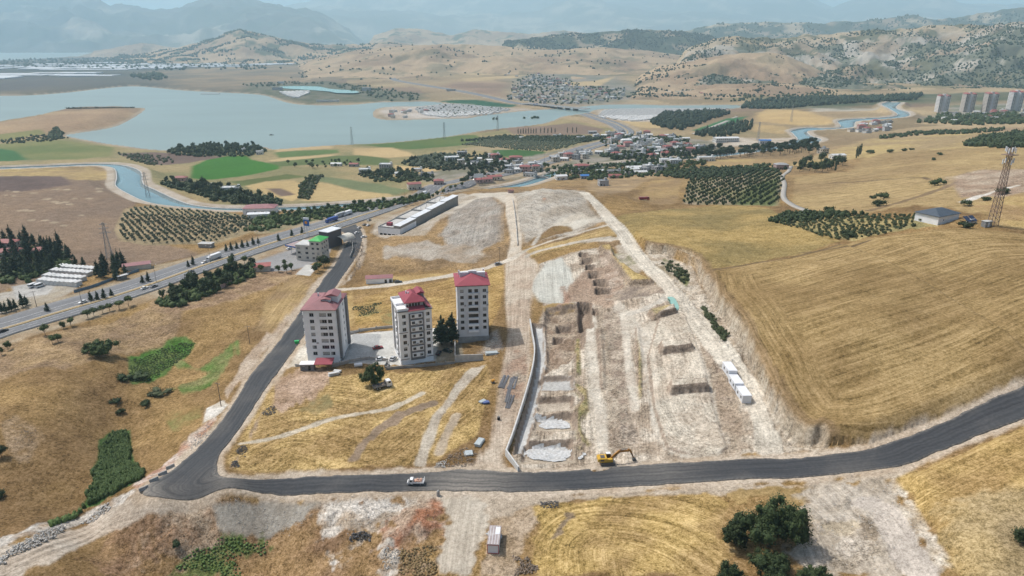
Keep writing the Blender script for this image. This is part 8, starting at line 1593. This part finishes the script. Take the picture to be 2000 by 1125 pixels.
# bus shelter across the highway, green skip, marker stone, red hut
p = G(241, 546); t = thing("bus_shelter", "small roadside bus shelter across the highway", "shelter", p, radians(55)); g = MB(); g.box(-3, 3, -1.2, 1.2, 2.6, 2.85); g.build("roof", M_CONC_W, t); g = MB(); g.box(-2.9, 2.9, 1.0, 1.12, -.3, 2.59); g.build("back_wall", M_CONC_D, t)
for x_ in (-2.7, 2.7): g = MB(); g.tube((x_, -1, -.3), (x_, -1, 2.6), .07, None, 5); g.build("post", M_GALV, t)
p = G(580, 671); t = thing("waste_bin", "bright green waste bin at the road beside the faded roof block", "bin", p, .3); g = MB(); g.prism([(-.7, 0), (.7, 0), (.95, 1.3), (-.95, 1.3)], 'y', -.6, .6); g.build("tub", mat("bin_green", (.02,.33,.08), .5, .1, 2), t); g = MB(); g.box(-1, 1, -.65, .65, 1.304, 1.42); g.build("lid", mat("bin_green_lid", (.03,.40,.11), .5), t)
p = G(998, 377); t = thing("guard_hut", "tiny pink site hut at the top of the plateau track", "hut", p, .1); g = MB(); g.box(-2.6, 2.6, 0, 2.8, -.3, 2.6); g.build("body", HW[2], t); g = MB(); g.box(-2.8, 2.8, -.2, 3, 2.604, 2.8); g.build("roof", HR["red"], t)
p = G(856, 968); t = thing("gate_stone", "short concrete stump at the edge of the crossing", "stump", p, .5); g = MB(); g.tube((0, 0, -.4), (0, 0, 1.5), .6, .45, 8); g.tube((0, 0, 1.5), (.3, 0, 1.75), .5, .3, 8); g.build("stump", M_CONC_D, t)
p = G(905, 351); t = thing("billboard", "tall roadside billboard at the village entrance", "billboard", G(935, 358), .3); g = MB(); g.box(-5, 5, -.2, .2, 6, 10); g.build("panel", M_SIGNWHITE, t)
for x_ in (-3, 3): g = MB(); g.tube((x_, .3, -1), (x_, .3, 6.5), .2, None, 6); g.build("post", M_STEEL, t)
# low fences along the highway
M_BLUEF = mat("blue_fence", (.13,.20,.27), .7, .15, 1)
wall_line("yard_fence", "dull blue fence along the cabin yard", "145,572 180,562 215,549 250,537 272,530", 1.6, .12, M_BLUEF, 6)
wall_line("yard_fence", "faded pink sheet fence behind the tree belt", "425,567 440,560 455,552 468,546", 2.2, .1, HW[2], 5)
wall_line("yard_wall", "low block wall round the dark hall's yard", "684,505 690,490 688,475", 2.0, .25, M_CONC_D, 5)
wall_line("track_wall", "low concrete edge along the plateau track", "1011,480 1009,450 1006,420 1001,390", 1.2, .3, M_CONC, 8)
# plastic sheets in the bays
M_SHEET = mat("white_sheet", (.48,.48,.475), .6, .35, 1.3, bump=.9, dirt=(.38,.34,.29,.55))
def sheet(lb, px, nm="plastic_sheet", m=None, lift=.25, amp=.35, st=.55):
    P = smooth_line(W2(px), 5, True); lo, hi = P.min(0), P.max(0); xs = np.arange(lo[0], hi[0]+st, st); ysl = np.arange(lo[1], hi[1]+st, st); A, B = np.meshgrid(xs, ysl, indexing='ij'); sd = poly_sd(A.ravel(), B.ravel(), P).reshape(A.shape)+(fbm(A, B, 2.5, 3, 5)-.5)*2
    Z = hz(A.ravel(), B.ravel()).reshape(A.shape)+lift+(fbm(A, B, 1.6, 3, 9)-.5)*amp; k = A.shape; ok = sd < 0; V = np.c_[A.ravel(), B.ravel(), Z.ravel()]; I, J = np.meshgrid(np.arange(k[0]-1), np.arange(k[1]-1), indexing='ij'); F = np.stack([I*k[1]+J, (I+1)*k[1]+J, (I+1)*k[1]+J+1, I*k[1]+J+1], -1).reshape(-1, 4); F = F[ok.ravel()[F].all(1)]
    u, inv = np.unique(F, return_inverse=True); top = V[u]; n = len(u); F = inv.reshape(F.shape); me = grid_mesh(nm, np.r_[top, top-[0, 0, .6]], np.r_[F, F[:, ::-1]+n], None, None, None, False, m or M_SHEET); return put(link(nm, me), lb, "sheet")
sheet("crumpled white sheeting in the lowest foundation bay", "1020,877 1040,868 1100,870 1113,880 1115,891 1095,902 1060,901 1030,894")
sheet("crumpled white sheeting in the second foundation bay from the road", "1033,815 1060,814 1100,820 1117,833 1114,840 1060,838 1050,832 1054,826")
sheet("small scrap of white sheeting right of the lowest bay", "1122,896 1135,885 1146,880 1147,888 1138,897")
sheet("white sheeting crumpled behind the striped cabin", "949,1047 960,1034 980,1032 984,1048 978,1056")
# rubble
M_ST = [mat("stone_pale", (.50,.47,.43), .9, .2, 2), mat("stone_dark", (.12,.115,.115), .9, .25, 2), mat("stone_brown", (.27,.21,.16), .9, .25, 2)]
def rubble(lb, px, n, smin, smax, k=0, pile=0, seed=0):
    P = np.array(scatter(px, n, smin*.6, seed+200, 4)); 
    if len(P) == 0: return
    r = np.random.default_rng(seed); n = len(P); oc = np.array([(1,0,0),(0,1,0),(-1,0,0),(0,-1,0),(0,0,.8),(0,0,-.8)]); of = np.array([(0,1,4),(1,2,4),(2,3,4),(3,0,4),(1,0,5),(2,1,5),(3,2,5),(0,3,5)]); s = r.uniform(smin, smax, n)*r.uniform(.5, 1, n)
    V = oc[None]*r.uniform(.55, 1.25, (n, 6, 1))*s[:, None, None]; a = r.uniform(0, 6.28, n); c, d = np.cos(a)[:, None], np.sin(a)[:, None]; V = np.stack([V[..., 0]*c-V[..., 1]*d, V[..., 0]*d+V[..., 1]*c, V[..., 2]], -1); cen = P.mean(0); rad = np.abs(P-cen).max(0)+.1; h = pile*np.clip(1-(((P-cen)/rad)**2).sum(1), 0, 1)
    V += np.c_[P, hz(P[:, 0], P[:, 1])+s*.25+h*r.uniform(0, 1, n)][:, None]; put(link("rubble", grid_mesh("rubble", V.reshape(-1, 3), (of[None]+np.arange(n)[:, None, None]*6).reshape(-1, 3), None, None, None, False, M_ST[k])), lb, "rubble", None, "stuff")
RB = [("pale rubble bank along the lower dirt track", "-20,1098 60,1052 130,1020 190,998 200,1004 140,1030 70,1066 -10,1110", 1100, .25, .8, 0, .8), ("white boulders on the bank beside the reeds", "190,1000 212,982 216,990 196,1006", 70, .4, 1.0, 0, .5), ("stones on the gravel fill slope", "410,988 620,975 600,1012 560,1048 440,1046", 500, .12, .35, 0, 0), ("rubble on the white spoil slope", "640,974 850,965 780,1002 735,1035 700,1058 640,1040", 260, .12, .4, 0, .2), ("dark broken asphalt heap on the white spoil slope", "682,1040 715,1035 725,1052 700,1062 685,1055", 160, .3, .7, 1, 1.0), ("rubble strewn on the red soil heap", "745,1048 830,990 868,990 865,1040 790,1068", 130, .12, .4, 2, .1), ("pale rubble below the red soil heap", "738,1075 785,1072 778,1122 738,1122", 260, .15, .5, 0, .3), ("dark spoil heap beside the road bend, upper", "452,885 470,872 484,880 480,892 458,892", 160, .25, .6, 1, 1.2), ("dark spoil heap beside the road bend, lower", "440,908 462,900 472,912 445,918", 130, .25, .6, 1, 1.0), ("dark asphalt chunks by the triangle field corner", "508,806 535,792 538,806 520,814", 150, .25, .6, 1, .8), ("black asphalt scrap south of the main road", "1055,983 1090,978 1092,988 1062,993", 170, .25, .6, 1, .7), ("rubble and boards beside the haul road mouth", "870,905 900,880 925,868 935,885 920,905 885,912", 420, .2, .6, 2, .8), ("white plaster rubble on the stubble edge", "850,908 875,893 882,898 860,914", 130, .2, .6, 0, .5), ("spoil heaps along the junction road", "700,470 712,485 705,520 690,545 672,560 690,520 698,495", 500, .25, .8, 2, 1.0), ("stones round the pit beside the striped cabin", "1000,1090 1040,1070 1050,1085 1040,1120 1010,1122", 420, .2, .6, 2, .8), ("stones scattered over the upper excavation", "1060,620 1150,600 1200,620 1190,700 1080,720", 500, .12, .45, 2, .0), ("stones scattered over the lower excavation", "1130,700 1400,720 1420,880 1150,900", 600, .1, .35, 0, 0), ("stones along the foot of the cut bank", "1300,545 1345,580 1400,650 1450,725 1490,790 1480,790 1430,720 1380,650 1320,575", 500, .15, .5, 0, .3), ("stones on the bare scraped ground", "1570,970 1740,945 1800,1040 1830,1110 1600,1120 1560,1080", 420, .12, .4, 0, 0), ("rubble on the left slope", "20,832 55,830 75,860 50,876 25,862", 130, .15, .4, 2, .1), ("stones under the road bank", "300,1000 400,985 430,1060 330,1095", 200, .12, .35, 2, .1), ("debris in front of the unfinished block", "940,690 970,650 985,680 965,700", 220, .2, .5, 0, .4), ("spoil beside the haul road by the wall", "990,690 1032,692 1020,770 990,785", 320, .12, .4, 2, .2), ("litter of stones in the red bank", "345,905 400,832 428,812 400,858 350,908", 260, .15, .45, 0, .2)]
for k, q in enumerate(RB): rubble(q[0], q[1], int(q[2]*.8), q[3]*.65, q[4]*.7, q[5], q[6], k)
p = np.array(at_z(530, 264, LAKE_Z)); t = thing("boat", "tiny dark boat alone on the lake", "boat", (p[0], p[1], LAKE_Z), .3); g = MB(); g.prism([(-4, -1.1), (2.5, -1.1), (4.2, 0), (2.5, 1.1), (-4, 1.1)], 'z', -.4, .9); g.build("hull", M_DGREY, t); g = MB(); g.box(-1.5, .8, -.7, .7, .904, 2.2); g.build("cabin", M_MGREY, t)
# stacked building material on the haul road
M_BAR = mat("formwork_steel", (.17,.17,.18), .6, .2, 2); M_BLUESH = mat("blue_tarp", (.10,.14,.30), .6, .15, 2); M_GREYSH = mat("grey_sheet", (.42,.46,.47), .6, .15, 2)
def bundle(lb, u0, v0, u1, v1, n, nm="pipe_bundle", r=.16, m=None):
    a, b = np.array(G(u0, v0)), np.array(G(u1, v1)); t = thing(nm, lb, "pipe bundle", tuple(a), 0); d = b-a; e = np.array([-d[1], d[0]])/np.linalg.norm(d[:2])
    for k in range(n): o = e*(k-n/2)*r*2.3; z0, z1 = float(hz(*(a[:2]+o))[0])+r, float(hz(*(b[:2]+o))[0])+r; g = MB(); g.tube((o[0], o[1], z0-a[2]), (d[0]+o[0]+rng.uniform(-.4, .4), d[1]+o[1], z1-a[2]), r, r, 6); g.build("pipe", m or M_BAR, t)
bundle("dark ribbed formwork bundle, first left in the haul road yard", 977, 758, 987, 734, 5, r=.22); bundle("long dark pipes second in the haul road yard", 988, 786, 1000, 738, 4); bundle("dark pipes third in the haul road yard", 992, 760, 1006, 736, 4); bundle("dark pipes nearest the retaining wall", 1002, 760, 1010, 736, 3); bundle("dark pipe bundle lowest in the haul road yard", 990, 798, 999, 772, 5)
def stack(lb, u, v, n, w, d, m, rz, nm="material_stack"):
    p = G(u, v); t = thing(nm, lb, "stack", (p[0], p[1], float(hz(p[0], p[1])[0])), rz); r = random.Random(int(u))
    for k in range(n): g = MB(); o = r.uniform(-.25, .25); g.box(-w/2+o, w/2+o, -d/2, d/2, k*.22, k*.22+.19, 0, r.uniform(-.06, .06)); g.build("board", m, t)
stack("stack of bluish boards in front of the unfinished block", 960, 692, 5, 5, 2.2, M_GREYSH, .1); stack("blue tarpaulin covered stack on the haul road edge", 949, 787, 3, 2.2, 1.6, M_BLUESH, .3); stack("grey sheet stack left of the blue one", 943, 785, 3, 2.6, 1.5, M_GREYSH, .8); stack("grey boards leaning at the haul road mouth", 937, 866, 4, 2, 4.2, M_GREYSH, -.35); stack("flat grey pallet by the spoil at the haul road mouth", 915, 887, 3, 2.4, 2.6, M_GREYSH, .2); stack("pile of pale planks beside the guard hut", 652, 732, 5, 4, 1.6, M_CONC_W, .5); stack("scattered white boards on the stubble beside the guard hut", 660, 726, 3, 3, 1.3, M_CONC_W, -.2)
p = G(963, 748); t = thing("mixer", "small orange site mixer on the haul road edge", "mixer", p, .4); g = MB(); g.tube((-.6, 0, .9), (.6, 0, 1.3), .55, .35, 10); g.build("drum", mat("mixer_orange", (.62,.28,.03), .5, .1, 2), t); g = MB(); g.box(-.6, .6, -.4, .4, 0, .6); g.build("frame", M_STEEL, t)
p = G(974, 820); t = thing("barrel", "black barrel standing on the haul road", "barrel", p, 0); g = MB(); g.tube((0, 0, 0), (0, 0, 1.2), .5, .5, 10); g.build("drum", M_TYRE, t); g = MB(); g.tube((0, 0, 1.2), (0, 0, 1.26), .52, .48, 10); g.build("lid", M_STEEL, t)
# cistern and oddments by the round tree
p = G(700, 716); t = thing("water_tank", "white water tank lying by the yard wall", "tank", p, .3); g = MB(); g.tube((-1.6, 0, .8), (1.6, 0, .8), .75, .75, 12); g.build("shell", M_CABIN, t)
for x_ in (-1, 1): g = MB(); g.box(x_-.1, x_+.1, -.6, .6, -.2, .35); g.build("saddle", M_STEEL, t)
# manhole pit south of the road, well pit by the cabin
build_ground()
build_haze()
